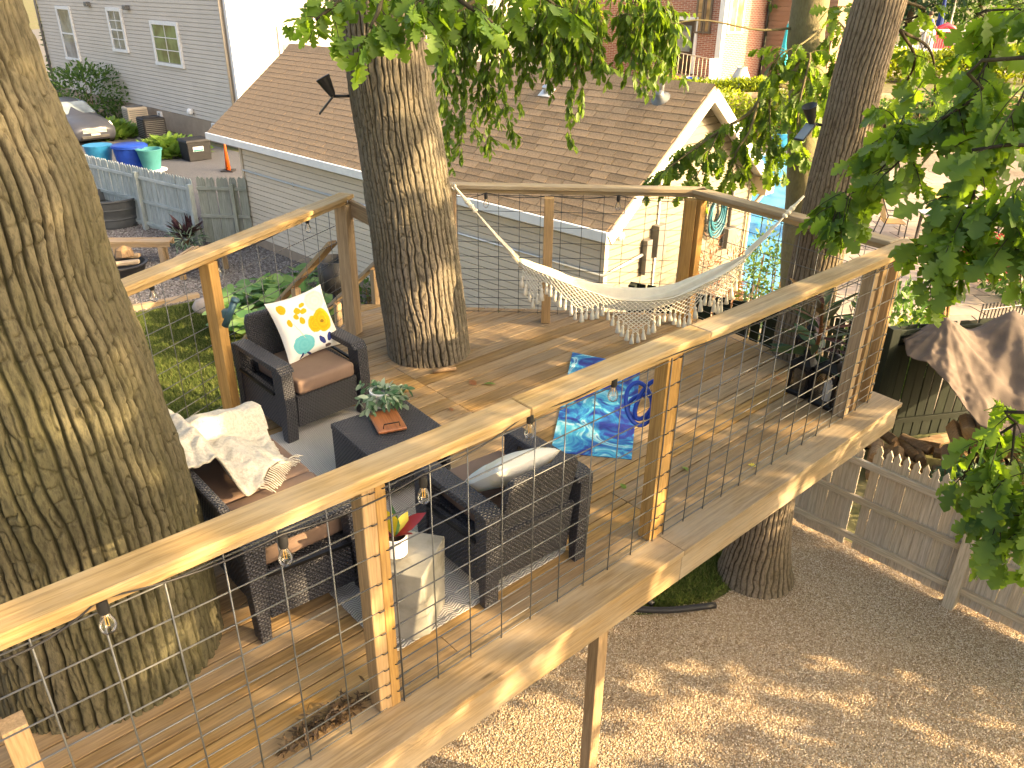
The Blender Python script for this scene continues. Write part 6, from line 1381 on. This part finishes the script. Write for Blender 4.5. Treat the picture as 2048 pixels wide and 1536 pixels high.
mk('tube', MB().tube([ra, rb_], .024, 14), 'teal_metal', rh, smooth=True); mk('clamp', MB().box((ra + rb_) / 2 + V((-.03, .02, -.01)), (.06, .05, .06)), 'teal_metal', rh, bevel=.006); mk('collar', MB().lathe([(.028, -.012), (.03, 0), (.028, .012)], 14, rb_, (rb_ - ra).to_track_quat('Z', 'Y').to_matrix()), 'teal_metal', rh, smooth=True)
bp_ = pd(662, 560, 9.0); tag(mk('plant_pot', MB().lathe([(.15, -.2), (.19, -.15), (.20, .2), (.185, .2), (.17, .1), (.01, .1)], 18, (bp_.x, 9.2, bp_.z)).tube([(bp_.x, 9.2, 0), (bp_.x, 9.2, bp_.z - .18)], .05, 8), 'black_plastic', smooth=True), 'black pot on a stand behind the stair handrail', 'pot')
sa, sb = px(866, 748, DZ), px(912, 741, DZ); tag(mk('stick', MB().tube([sa + V((0, 0, .02)), sa.lerp(sb, .5) + V((0, 0, .026)), sb + V((0, 0, .02))], [.016, .02, .017], 7), 'log_wood', smooth=True), 'short brown stick at the foot of the middle trunk', 'stick')
for (x, y, mt, lb, s_) in ((992, 771, 'hosta_leaf', 'pale green fallen leaf between trunk and railing', .11), (938, 762, 'brown_leaf', 'curled brown leaf lying on the deck boards', .1), (1375, 945, 'hosta_leaf', 'green fallen leaf right of the middle post', .07), (1495, 932, 'yellow_leaf', 'yellow fallen leaf near the long rim board', .06), (1240, 970, 'hosta_leaf', 'faded fallen leaf just left of the middle post', .06), (905, 825, 'brown_leaf', 'thin dry leaf on the boards right of the coffee table', .07), (1180, 640, 'brown_leaf', 'brown leaf below the hammock', .06), (1555, 762, 'brown_leaf', 'brown dead leaf left of the lanterns', .08)):
    p = px(x, y, DZ) + V((0, 0, .012)); a = random.uniform(0, 6.28); B3 = basis_from(np.array([[math.cos(a), math.sin(a), .05]]), np.array([.2]))[0] * s_; vs_, fs_ = LEAF['oak']; me = bpy.data.meshes.new('fallen_leaf'); me.from_pydata(vs_.tolist(), [], fs_.tolist()); at_ = me.attributes.new('tint', 'FLOAT', 'POINT'); at_.data.foreach_set('value', np.full(len(vs_), .6)); M = Matrix(B3.tolist()).to_4x4(); M.translation = p; tag(link('fallen_leaf', me, mt, None, M), lb, 'leaf')
M_leaf('litter_leaf', (.05, .03, .018), (.14, .09, .05), .1)
# leaf litter swept against the near mesh
po = []; di = []
for i in range(420):
    p = duv(-1.12 + random.gauss(0, .10), .275 + abs(random.gauss(0, .045)), .012 + abs(random.gauss(0, .018))); po.append(p); di.append((random.gauss(0, 1), random.gauss(0, 1), random.gauss(0, .3)))
o = leaf_mesh('leaf_litter', po, di, np.array([.025 + .03 * random.random() for _ in po]), 'tiny', 'litter_leaf', None, kindtag='stuff'); tag(o, 'heap of dry brown leaf litter against the near mesh', 'leaf litter')
# ================================================================== FOLIAGE
def tree_part_leaves(tree, lines, per_m, size, kind, mat, nobj, droop=.5, spread=.8):
    po, di, sz = leaves_on(lines, per_m, size, droop, spread); n = len(po)
    C3 = AX.T @ (po - np.array([0, 0, CAM_H])).T; u = 1024 + FPX * C3[0] / C3[2]; v_ = 768 + FPX * C3[1] / C3[2]
    ok = (C3[2] > 0) & (u > 5) & (u < 2043) & (v_ > 5) & (v_ < 1531); dist = np.where(ok, np.linalg.norm(po - np.array([0, 0, CAM_H]), axis=1) / sz, 1e9)
    order = np.argsort(dist); pick = [i for i in order[:nobj] if dist[i] < 1e8]; msk = np.ones(n, bool); msk[pick] = False
    roll = rng.normal(0, .7, n); tint = rng.random(n)
    for i in pick: leaf_obj(po[i], V(di[i]), sz[i], kind, mat, tree, roll[i], tint[i])
    leaf_mesh('foliage', po[msk], di[msk], sz[msk], kind, mat, tree, roll[msk], tint[msk], kindtag='stuff')
def limb(tree, pts, r0, r1, bark, n=14, name='branch'):
    sp = spline([tuple(p) for p in pts], n); mk(name, MB().tube(sp, [r0 + (r1 - r0) * i / (n - 1) for i in range(n)], 8), bark, tree, smooth=True); return [V(p) for p in sp]
def twig_mesh(tree, lines, r_, bark):
    m = MB()
    for l in lines: m.tube(l, [r_ * (1 - .6 * i / (len(l) - 1)) for i in range(len(l))], 4, cap=False)
    mk('twigs', m, bark, tree, kind='stuff')
# middle oak: leafy boughs across the top of the view
t2 = path2[-3]
brs = []
for pts in ([V((t2[0], 6.5, 5.9)), pd(730, -70, 5.9), pd(690, -10, 5.4), pd(632, 40, 5.2)], [V((t2[0], 6.5, 5.9)), pd(760, -60, 5.6), pd(760, 10, 5.2), pd(740, 55, 5.1)], [V((t2[0], 6.5, 6.0)), pd(850, -60, 5.5), pd(920, 0, 5.1), pd(985, 45, 5.0)], [V((t2[0], 6.5, 6.1)), pd(930, -90, 5.6), pd(1040, -40, 5.3), pd(1110, 10, 5.3)], [pd(850, -60, 5.5), pd(840, -20, 5.2), pd(850, 35, 5.1)]):
    brs.append(limb(oak2, pts, .03, .008, 'bark_gray'))
tw2 = []
for b_ in brs: tw2 += twigs(b_[5:], 15, .26, .6, .8)
twig_mesh(oak2, tw2, .004, 'bark_gray'); tree_part_leaves(oak2, tw2, 36, .145, 'oak', 'oak_leaf', 110, .55, .7)
# slender tree: drooping sprays
brs = []; top4 = path4[-3]
m1 = limb(elm, [V((top4[0], 9.2, 5.6)), pd(1500, -60, 9.0), pd(1330, -50, 8.7), pd(1150, -40, 8.5), pd(1000, -20, 8.4), pd(900, 30, 8.4)], .07, .015, 'bark_smooth', 22)
m2 = limb(elm, [V((top4[0], 9.2, 5.2)), pd(1520, 60, 9.1), pd(1400, 40, 8.9), pd(1300, 60, 8.8)], .014, .005, 'bark_smooth')
hang = []
for (x, y0, x1, y1) in ((905, 30, 897, 340), (930, 20, 921, 322), (960, 0, 945, 270), (990, 10, 984, 315), (1010, 0, 1020, 268), (1035, 10, 1041, 205), (960, 20, 900, 250), (1060, 0, 1060, 150), (1085, 0, 1100, 170), (1125, 0, 1135, 270), (1150, 0, 1165, 215), (1190, 0, 1200, 150), (1230, 0, 1240, 140), (1260, 10, 1282, 182), (1300, 10, 1310, 150), (1335, 20, 1330, 120), (1095, 0, 1080, 110), (1010, 0, 975, 200), (880, 60, 885, 200), (1290, 0, 1265, 120)):
    Y = random.uniform(8.2, 8.8); a, b_ = pd(x, y0 - 40, Y), pd(x1, y1, Y + random.uniform(-.2, .2)); mid = a.lerp(b_, .5) + V((random.uniform(-.08, .08), random.uniform(-.1, .1), .03)); hang.append([V(p) for p in spline([tuple(a), tuple(mid), tuple(b_)], 9)])
for i in range(60):
    x0 = random.uniform(880, 1345); Y = random.uniform(8.2, 9.0); L0 = random.uniform(60, 150); a, b_ = pd(x0, random.uniform(-60, 20), Y), pd(x0 + random.uniform(-25, 25), L0, Y); hang.append([V(p) for p in spline([tuple(a), tuple(a.lerp(b_, .5) + V((random.uniform(-.06, .06), 0, .02))), tuple(b_)], 7)])
tw4 = []
for h in hang: tw4 += twigs(h, 14, .2, .9, .7)
twig_mesh(elm, hang + tw4, .004, 'bark_smooth'); tree_part_leaves(elm, hang + tw4, 36, .1, 'ellipse', 'elm_leaf', 110, .9, .6)
brs = [limb(elm, [pd(1592, 175, 9.1), pd(1540, 175, 8.9), pd(1500, 225, 8.7), pd(1440, 262, 8.6), pd(1385, 300, 8.5), pd(1325, 345, 8.4)], .028, .006, 'bark_smooth', 20), limb(elm, [pd(1520, 190, 8.8), pd(1500, 260, 8.5), pd(1470, 310, 8.4), pd(1480, 350, 8.4)], .016, .005, 'bark_smooth'), limb(elm, [pd(1590, 130, 9.0), pd(1620, 110, 8.6), pd(1600, 200, 8.3), pd(1590, 300, 8.2)], .02, .006, 'bark_smooth'), limb(elm, [pd(1540, 180, 8.9), pd(1540, 250, 8.6), pd(1545, 320, 8.5)], .012, .004, 'bark_smooth'), limb(elm, [pd(1640, 60, 9.0), pd(1600, 90, 8.7), pd(1560, 110, 8.6), pd(1540, 150, 8.6)], .012, .004, 'bark_smooth'), limb(elm, [pd(1640, 30, 9.2), pd(1690, 60, 8.9), pd(1665, 150, 8.6), pd(1640, 200, 8.5)], .012, .004, 'bark_smooth'), limb(elm, [pd(1440, 262, 8.6), pd(1420, 300, 8.4), pd(1390, 360, 8.3)], .008, .004, 'bark_smooth')]
tw5 = []
for b_ in brs: tw5 += twigs(b_[3:], 24, .34, 1.0, .7)
twig_mesh(elm, tw5, .004, 'bark_smooth'); tree_part_leaves(elm, tw5, 30, .13, 'oak', 'elm_leaf', 110, .9, .5)
# the oak outside the picture on the right: its boughs reach in, its crown shades the deck
oakR = thing('oak_tree', 'oak at the right edge whose lobed leaves hang into view', 'tree', (9.6, .2, 0))
trunk_mesh('trunk', [(9.6, .2, -.1, .6), (9.6, .2, 1, .42), (9.5, .4, 4, .36), (9.3, 1.2, 8, .25), (9.0, 2.2, 10.5, .12)], 'bark_gray', oakR, 60, 80, .02, 14., 3.)
near_b = [[V((9.5, .5, 5.0)), V((6.2, 3.9, 5.3)), pd(2080, 110, 4.3), pd(1960, 190, 4.5), pd(1850, 262, 4.8), pd(1770, 330, 5.0), pd(1720, 400, 5.1)], [V((9.5, .5, 4.6)), V((5.8, 3.8, 4.7)), pd(2080, 290, 4.0), pd(1960, 350, 4.2), pd(1880, 420, 4.3), pd(1850, 510, 4.4)], [pd(1960, 350, 4.2), pd(1930, 440, 4.2), pd(1900, 530, 4.2)], [pd(2080, 290, 4.0), pd(2040, 400, 4.0), pd(2020, 500, 4.0)], [V((6.2, 3.9, 5.3)), pd(2090, 20, 4.6), pd(2000, 60, 4.9), pd(1930, 130, 5.2)], [pd(1850, 262, 4.8), pd(1800, 250, 5.0), pd(1745, 290, 5.2)], [pd(1850, 262, 4.8), pd(1780, 340, 4.8), pd(1700, 390, 4.9), pd(1670, 420, 4.9)], [pd(2000, 60, 4.9), pd(1960, 150, 4.7), pd(1900, 230, 4.7)], [pd(2080, 110, 4.3), pd(2040, 200, 4.2), pd(1990, 280, 4.2)], [V((9.5, .5, 3.2)), V((5.6, 3.4, 3.3)), pd(2110, 830, 3.7), pd(2030, 850, 3.75), pd(1960, 900, 3.8), pd(1925, 960, 3.85)], [pd(2030, 850, 3.75), pd(2020, 940, 3.7), pd(2000, 1030, 3.7), pd(2005, 1090, 3.7)], [pd(2060, 900, 3.6), pd(2050, 1000, 3.6), pd(2045, 1060, 3.6)]]
twr = []
for i, pts in enumerate(near_b):
    b_ = limb(oakR, pts, .014 if len(pts) > 5 else .007, .004, 'bark_gray', 20); twr += twigs(b_[8 if len(pts) > 5 else 3:], 11, .27, .75, .8)
twig_mesh(oakR, twr, .004, 'bark_gray'); tree_part_leaves(oakR, twr, 30, .16, 'oak', 'oak_leaf', 200, .6, .65)
def crown(tree, cl, n, size, mat, name='crown', kind='oak'):
    P_, D_, S_ = [], [], []
    for c, r_ in cl: a, b_, c2 = clump(c, r_, n, size, .35); P_.append(a); D_.append(b_); S_.append(c2)
    leaf_mesh(name, np.concatenate(P_), np.concatenate(D_), np.concatenate(S_), kind, mat, tree, kindtag='stuff')
cr_rng = np.random.default_rng(21); P_, D_, S_ = [], [], []
for yy in np.arange(-2.6, 5.7, .78):
    for zz in np.arange(1.9, 10.6, .78):
        if cr_rng.random() < .03: continue
        c = (8.6 + cr_rng.uniform(-1.0, 1.2), yy + cr_rng.uniform(-.3, .3), zz + cr_rng.uniform(-.3, .3)); r_ = cr_rng.uniform(.5, .8); a, b_, c2 = clump(c, (r_, r_, r_ * .85), 150, .25, .3); P_.append(a); D_.append(b_); S_.append(c2)
P_, D_, S_ = np.concatenate(P_), np.concatenate(D_), np.concatenate(S_)
kp = np.ones(len(P_), bool); ky, kz = S.y / S.x, S.z / S.x; yp = P_[:, 1] + (8.6 - P_[:, 0]) * ky; zp = P_[:, 2] + (8.6 - P_[:, 0]) * kz            # leaves removed along sun rays so sun patches land on chosen spots
for tx, ty, tz, ry, rz_ in ((.5, 4.1, 0, .85, .42), (.57, 4.0, 1.1, .2, .8), (-.48, 6.35, 3.1, .36, .42), (-.52, 6.4, 4.15, .3, .4), (-1.9, 2.6, 5.25, .24, .28), (2.3, 5.0, 2.42, .75, .11), (-.1, 6.8, DZ, .4, .14), (.3, 7.2, DZ, .4, .12), (1.2, 5.4, DZ, .5, .11), (2.0, 5.3, DZ, .4, .06), (-1.35, 3.6, 3.1, .17, .15), (-1.3, 5.1, 2.95, .18, .12), (-.2, 2.9, 3.86, .2, .06), (.9, 3.9, 3.86, .5, .07), (.3, 3.6, 3.0, .25, .12), (-.55, 3.2, 2.9, .12, .1), (-1.0, 6.0, DZ, .3, .05)):
    gy, gz = ty + (8.6 - tx) * ky, tz + (8.6 - tx) * kz; kp &= (((yp - gy) / ry) ** 2 + ((zp - gz) / rz_) ** 2) > 1 + .5 * vnoise(P_[:, 0] * 4, P_[:, 1] * 4, P_[:, 2] * 4)
leaf_mesh('crown', P_[kp], D_[kp], S_[kp], 'oak', 'oak_leaf', oakR, kindtag='stuff')
brs = []
for pts in ([pd(1800, 60, 7.0), pd(1830, 120, 7.3), pd(1800, 190, 7.4), pd(1770, 250, 7.4)], [pd(1800, 60, 7.0), pd(1860, 100, 7.5), pd(1870, 180, 7.6), pd(1850, 260, 7.6)], [pd(1800, 0, 7.0), pd(1850, 20, 7.2), pd(1800, 40, 7.4), pd(1690, 20, 7.3)], [pd(1770, 250, 7.4), pd(1760, 300, 7.5), pd(1740, 330, 7.5)]): brs.append(limb(oak3, pts, .014, .005, 'bark_brown'))
tw6 = []
for b_ in brs: tw6 += twigs(b_[2:], 12, .3, .8, .8)
twig_mesh(oak3, tw6, .004, 'bark_brown'); tree_part_leaves(oak3, tw6, 22, .14, 'oak', 'elm_leaf', 80, .7, .6)
# upper crowns above the frame
for tr, c, nn in ((oak1, path1[-1], 9), (oak2, path2[-1], 9), (oak3, path3[-1], 6), (elm, path4[-1], 6)):
    cl = [((c[0] + cr_rng.uniform(-2.2, 2.2), c[1] + cr_rng.uniform(-1.5, 2.2), c[2] - .5 + cr_rng.uniform(-1.5, 2.0)), (1.0, 1.0, .8)) for _ in range(nn)]; crown(tr, cl, 110, .3, 'oak_leaf')
# ------------------------------------------------------------------ shrubs and plants
def shrub(name, label, c, radii, n, size, mat, kind='ellipse', cat='shrub', group=None, shell=.45, stems=5):
    c = V(c); t = thing(name, label, cat, (c.x, c.y, c.z), 0, group); a, b_, s_ = clump((c.x, c.y, c.z + radii[2] * .95), radii, n, size, shell); a[:, 2] = np.maximum(a[:, 2], c.z + .02); leaf_mesh('foliage', a, b_, s_, kind, mat, t, kindtag='stuff')
    for i in range(stems): q = c + V((random.uniform(-.5, .5) * radii[0], random.uniform(-.5, .5) * radii[1], radii[2] * 1.3)); mk('stem', MB().tube([c + V((random.uniform(-.1, .1), random.uniform(-.1, .1), 0)), q], [.02, .008], 5), 'log_wood', t)
    return t
def rosette(name, label, c, n, L, wide, mat, el=(.2, 1.0), cat='plant', kind='ellipse', group=None):
    c = V(c); t = thing(name, label, cat, c, 0, group); a = rng.uniform(0, 6.28, n); e = rng.uniform(el[0], el[1], n); d_ = np.stack([np.cos(a), np.sin(a), np.tan(e)], 1); rr_n = rng.random(n) ** .6; base = np.array(c) + np.stack([np.cos(a) * wide * rr_n, np.sin(a) * wide * rr_n, (1.05 - rr_n) * (1.1 if n > 500 else .35) * L * rng.uniform(.4, 1, n)], 1)
    leaf_mesh('foliage', base, d_, L * rng.uniform(.7, 1.15, n), kind, mat, t, rng.normal(0, .3, n), kindtag='stuff'); return t
rosette('hosta', 'bright green hosta clump left of the air conditioners', px(224, 272), 800, .42, 1.0, 'hosta_leaf', (.1, 1.2)); rosette('hosta', 'bright green hosta clump in front of the charcoal air conditioner', px(341, 306), 900, .42, 1.1, 'hosta_leaf', (.1, 1.2))
shrub('hydrangea_bush', 'large leafy bush against the grey house', px(165, 245) + V((0, .8, 0)), (2.0, 1.6, 1.25), 2600, .2, 'shrub_leaf'); shrub('conifer', 'narrow green evergreen at the far corner of the grey house', px(108, 205) + V((-1.5, 5, 0)), (1.0, 1.0, 2.6), 1500, .22, 'shrub_leaf', cat='tree')
# squash bed
sq = thing('squash_plant', 'sprawling large-leaved squash plants beside the stairs', 'plant', (-4.6, 14, 0)); po, di, sz = [], [], []
n_obj = 0
for i in range(520):
    x_, y_ = random.uniform(425, 655), random.uniform(525, 700)
    if y_ > 640 + (x_ - 425) * .25 or y_ < 590 - (x_ - 425) * .32 or (x_ > 560 and y_ > 655): continue
    h = random.uniform(.1, .6); p = px(x_, y_, h); a = random.uniform(0, 6.28); d_ = V((math.cos(a), math.sin(a), .15)); s_ = random.uniform(.2, .36)
    if n_obj < 120 and random.random() < .5: leaf_obj(p, d_, s_, 'round', 'squash_leaf', sq, random.gauss(0, .35), random.random()); n_obj += 1
    else: po.append(p); di.append(d_); sz.append(s_)
leaf_mesh('foliage', po, di, np.array(sz), 'round', 'squash_leaf', sq, rng.normal(0, .35, len(po)), kindtag='stuff')
shrub('seedlings', 'small green seedlings by the garage wall below the stairs', px(748, 610), (.5, .5, .25), 200, .12, 'shrub_leaf', 'ellipse', 'plant')
cy = px(374, 492); rosette('cordyline_plant', 'spiky dark red plant in front of the picket fence', cy + V((0, .1, .15)), 54, .55, .05, 'cordyline_leaf', (.3, 1.4), kind='strap'); shrub('grass_clump', 'green and white grassy plant below the spiky red one', cy, (.4, .4, .22), 300, .2, 'variegated_leaf', 'blade', 'plant')
# right-hand planting
shrub('shrub', 'bushy green shrub between the deck corner and the dark fence', (5.35, 10.4, 0), (.62, .6, 1.0), 1500, .13, 'shrub_leaf'); shrub('shrub', 'yellow-green leaves behind the cut stems', (6.2, 11.4, 0), (.5, .5, .5), 500, .13, 'hedge_leaf')
for i, (x, y, Y, h) in enumerate(((1490, 620, 12.6, 1.8), (1522, 560, 13.2, 2.2), (1548, 600, 12.8, 2.0), (1500, 640, 11.4, 1.4))):
    p = pd(x, y, Y); p.z = 0; shrub('flowering_plant', ('tall thin', 'tallest slim', 'leafy upright', 'short dark')[i] + ' green plant beyond the hammock end', p, (.28, .28, h / 2), 420, .09, 'shrub_leaf' if i != 3 else 'dark_shrub_leaf', 'ellipse', 'plant')
for i, (x, Y, h) in enumerate(((1416, 12.1, 2.2), (1450, 11.6, 1.7), (1462, 12.4, 2.0))):
    p = pd(x, 560, Y); p.z = 0; shrub('dried_plant', ('tallest', 'nearest', 'rightmost')[i] + ' clump of dried brown foliage by the garage gable', p, (.2, .2, h / 2), 330, .14, 'brown_leaf', 'blade', 'plant')
p = px(1330, 640); shrub('dried_plant', 'small withered plant below the meter box', gp(GL + .6, .75, .55), (.16, .16, .22), 90, .12, 'brown_leaf', 'blade', 'plant')
shrub('shrub', 'glossy shrub in front of the tarp at the right edge', (6.35, 7.7, 0), (.5, .45, .62), 900, .11, 'shrub_leaf'); shrub('shrub', 'dark green shrub behind the tan picket fence', (5.15, 7.45, 0), (.42, .4, .42), 700, .1, 'dark_shrub_leaf'); shrub('flowering_plant', 'pink flowering plant at the right edge of the patio', px(1960, 560) + V((0, 0, 0)), (.5, .5, .55), 600, .12, 'red_leaf', 'ellipse', 'plant', shell=.6)
shrub('shrub', 'green border shrub beside the patio at the right', px(2030, 600), (.9, .8, .7), 900, .15, 'shrub_leaf')
for i, (x, y, r_, h, mt, lb) in enumerate(((1770, 318, .7, .7, 'hedge_leaf', 'golden shrub at the far edge of the patio'), (1795, 312, .6, .8, 'dark_shrub_leaf', 'dark evergreen shrub beside the golden one'), (1870, 300, .9, .9, 'shrub_leaf', 'leafy shrub behind the stone planter'), (1560, 296, .45, .5, 'shrub_leaf', 'leafy plant growing in the blue planter'))):
    p = px(x, y); 
    if i == 3: p = V((bp.x, bp.y, .5))
    shrub('shrub', lb, p, (r_, r_, h), 700, .16, mt)
# hedges on the terrace
def hedge(label, a, b_, h, d_, n, mat, size, z0):
    a, b_ = V(a), V(b_); t = thing('hedge', label, 'hedge', ((a.x + b_.x) / 2, (a.y + b_.y) / 2, z0)); L = (b_ - a).length; q = rng.random((n, 3)); nn = V((-(b_ - a).y, (b_ - a).x, 0)).normalized()
    top = h * (1 + .18 * vnoise(q[:, 0] * L * .8, 0, 3.)); pos = np.array(a)[None] + q[:, :1] * np.array(b_ - a)[None] + (q[:, 1:2] - .5) * d_ * np.array(nn)[None]; pos[:, 2] = z0 + q[:, 2] ** .6 * top
    leaf_mesh('foliage', pos, rng.normal(0, 1, (n, 3)) + [0, 0, .4], size * rng.uniform(.6, 1.2, n), 'ellipse', mat, t, kindtag='stuff')
    for i in range(6): p = a.lerp(b_, (i + .5) / 6); mk('trunk', MB().tube([V((p.x, p.y, z0)), V((p.x, p.y, z0 + h * .8))], .04, 6), 'log_wood', t)
hedge('sunlit yellow-green hedge along the terrace below the brick house', pd(1180, 160, 33.9), pd(1560, 170, 33.9), .5, 1.0, 3600, 'hedge_leaf', .2, TZ - .1)
hedge('vine-covered hedge below the white-railed deck', pd(1740, 140, 38), pd(2080, 140, 38), 1.35, 1.6, 5200, 'hedge_leaf', .24, TZ)
hedge('dark planting in front of the terrace wall', V((12.5, 32.6, 0)), V((26, 32.6, 0)), 1.9, 1.3, 5200, 'shrub_leaf', .22, 0); hedge('bright low planting behind the pool', V((4.5, 32.5, 0)), V((13.2, 32.5, 0)), 1.9, 1.2, 4600, 'hedge_leaf', .2, 0)
def far_tree(label, x, y, h, r_, mat, z0=TZ, n=2200, size=.38):
    t = thing('broadleaf_tree', label, 'tree', (x, y, z0)); mk('trunk', MB().tube([(x, y, z0), (x + .1, y, z0 + h * .5), (x, y, z0 + h * .85)], [.25, .18, .06], 8), 'bark_brown', t, smooth=True); P_, D_, S_ = [], [], []
    for i in range(9): a, b_, c = clump((x + random.uniform(-.55, .55) * r_, y + random.uniform(-.5, .5) * r_, z0 + h * random.uniform(.35, .95)), (r_ * .55, r_ * .55, r_ * .5), n // 9, size, .4); P_.append(a); D_.append(b_); S_.append(c)
    leaf_mesh('crown', np.concatenate(P_), np.concatenate(D_), np.concatenate(S_), 'ellipse', mat, t, kindtag='stuff')
for i, (X, Y, h, r_, mt, lb) in enumerate(((pd(1125, 90, 36).x, 36, 4.2, 1.5, 'hedge_leaf', 'bright small tree between the white house and the brick house'), (pd(1560, 60, 40).x, 41, 6, 2.4, 'shrub_leaf', 'round tree between the brown house wing and the leaning oak'), (pd(1900, 40, 52).x - 2.5, 52, 6, 3.4, 'dark_shrub_leaf', 'dark tree behind the navy umbrella'), (pd(1950, 40, 54).x, 54, 6.2, 3.4, 'shrub_leaf', 'green tree behind the open white umbrella'), (pd(2040, 40, 50).x + 1, 49, 6.5, 3.4, 'shrub_leaf', 'big tree at the far right behind the leaves'), (pd(1780, 30, 56).x, 57, 7, 4.0, 'dark_shrub_leaf', 'tall tree hidden behind the leaning oak trunk'), (pd(1660, 20, 60).x, 60, 7, 4.0, 'shrub_leaf', 'pale tree far behind the slender trunk'), (pd(1470, 0, 60).x, 64, 8, 4, 'shrub_leaf', 'tree rising behind the brick house'))): far_tree(lb, X, Y, h, r_, mt)
tt = thing('broadleaf_tree', 'unseen tall tree added to shade the driveway', 'tree', (28, 13, 0)); mk('trunk', MB().tube([(28, 13, 0), (28.2, 13, 7), (28, 13, 15)], [.5, .38, .15], 10), 'bark_brown', tt, smooth=True)
crown(tt, [((28 + cr_rng.uniform(-2, 2), cr_rng.uniform(7.5, 19), cr_rng.uniform(11.2, 16.5)), (1.7, 1.7, 1.4)) for _ in range(34)], 130, .5, 'oak_leaf')  # high crown added out of view so its shadow covers the driveway
# far left glimpse between trunk and grey house
fh = thing('house', 'small white house far down the driveway behind the trunk', 'house', (-60, 88, 0)); mk('wall', MB().box((-60, 88, 2.2), (16, 8, 4.4)), 'white_house_siding', fh); mk('roof', MB().add([(-69, 83.5, 4.4), (-51, 83.5, 4.4), (-51, 92.5, 4.4), (-69, 92.5, 4.4), (-69, 88, 7.2), (-51, 88, 7.2)], [(0, 1, 5, 4), (2, 3, 4, 5), (0, 4, 3), (1, 2, 5)]), 'shingle', fh)
fw_ = Wall((-68, 83.99, 0), (1, 0, 0), (0, -1, 0))
for l in (3, 7, 11): window(fw_, l, l + 1.4, 1.2, 3, fh)
shrub('shrub', 'golden bush by the street beyond the grey house', (-41, 66, 0), (2.2, 2, 1.6), 900, .4, 'hedge_leaf'); far_tree('broad tree down the street behind the grey house', -52, 75, 9, 4.5, 'hedge_leaf', 0)
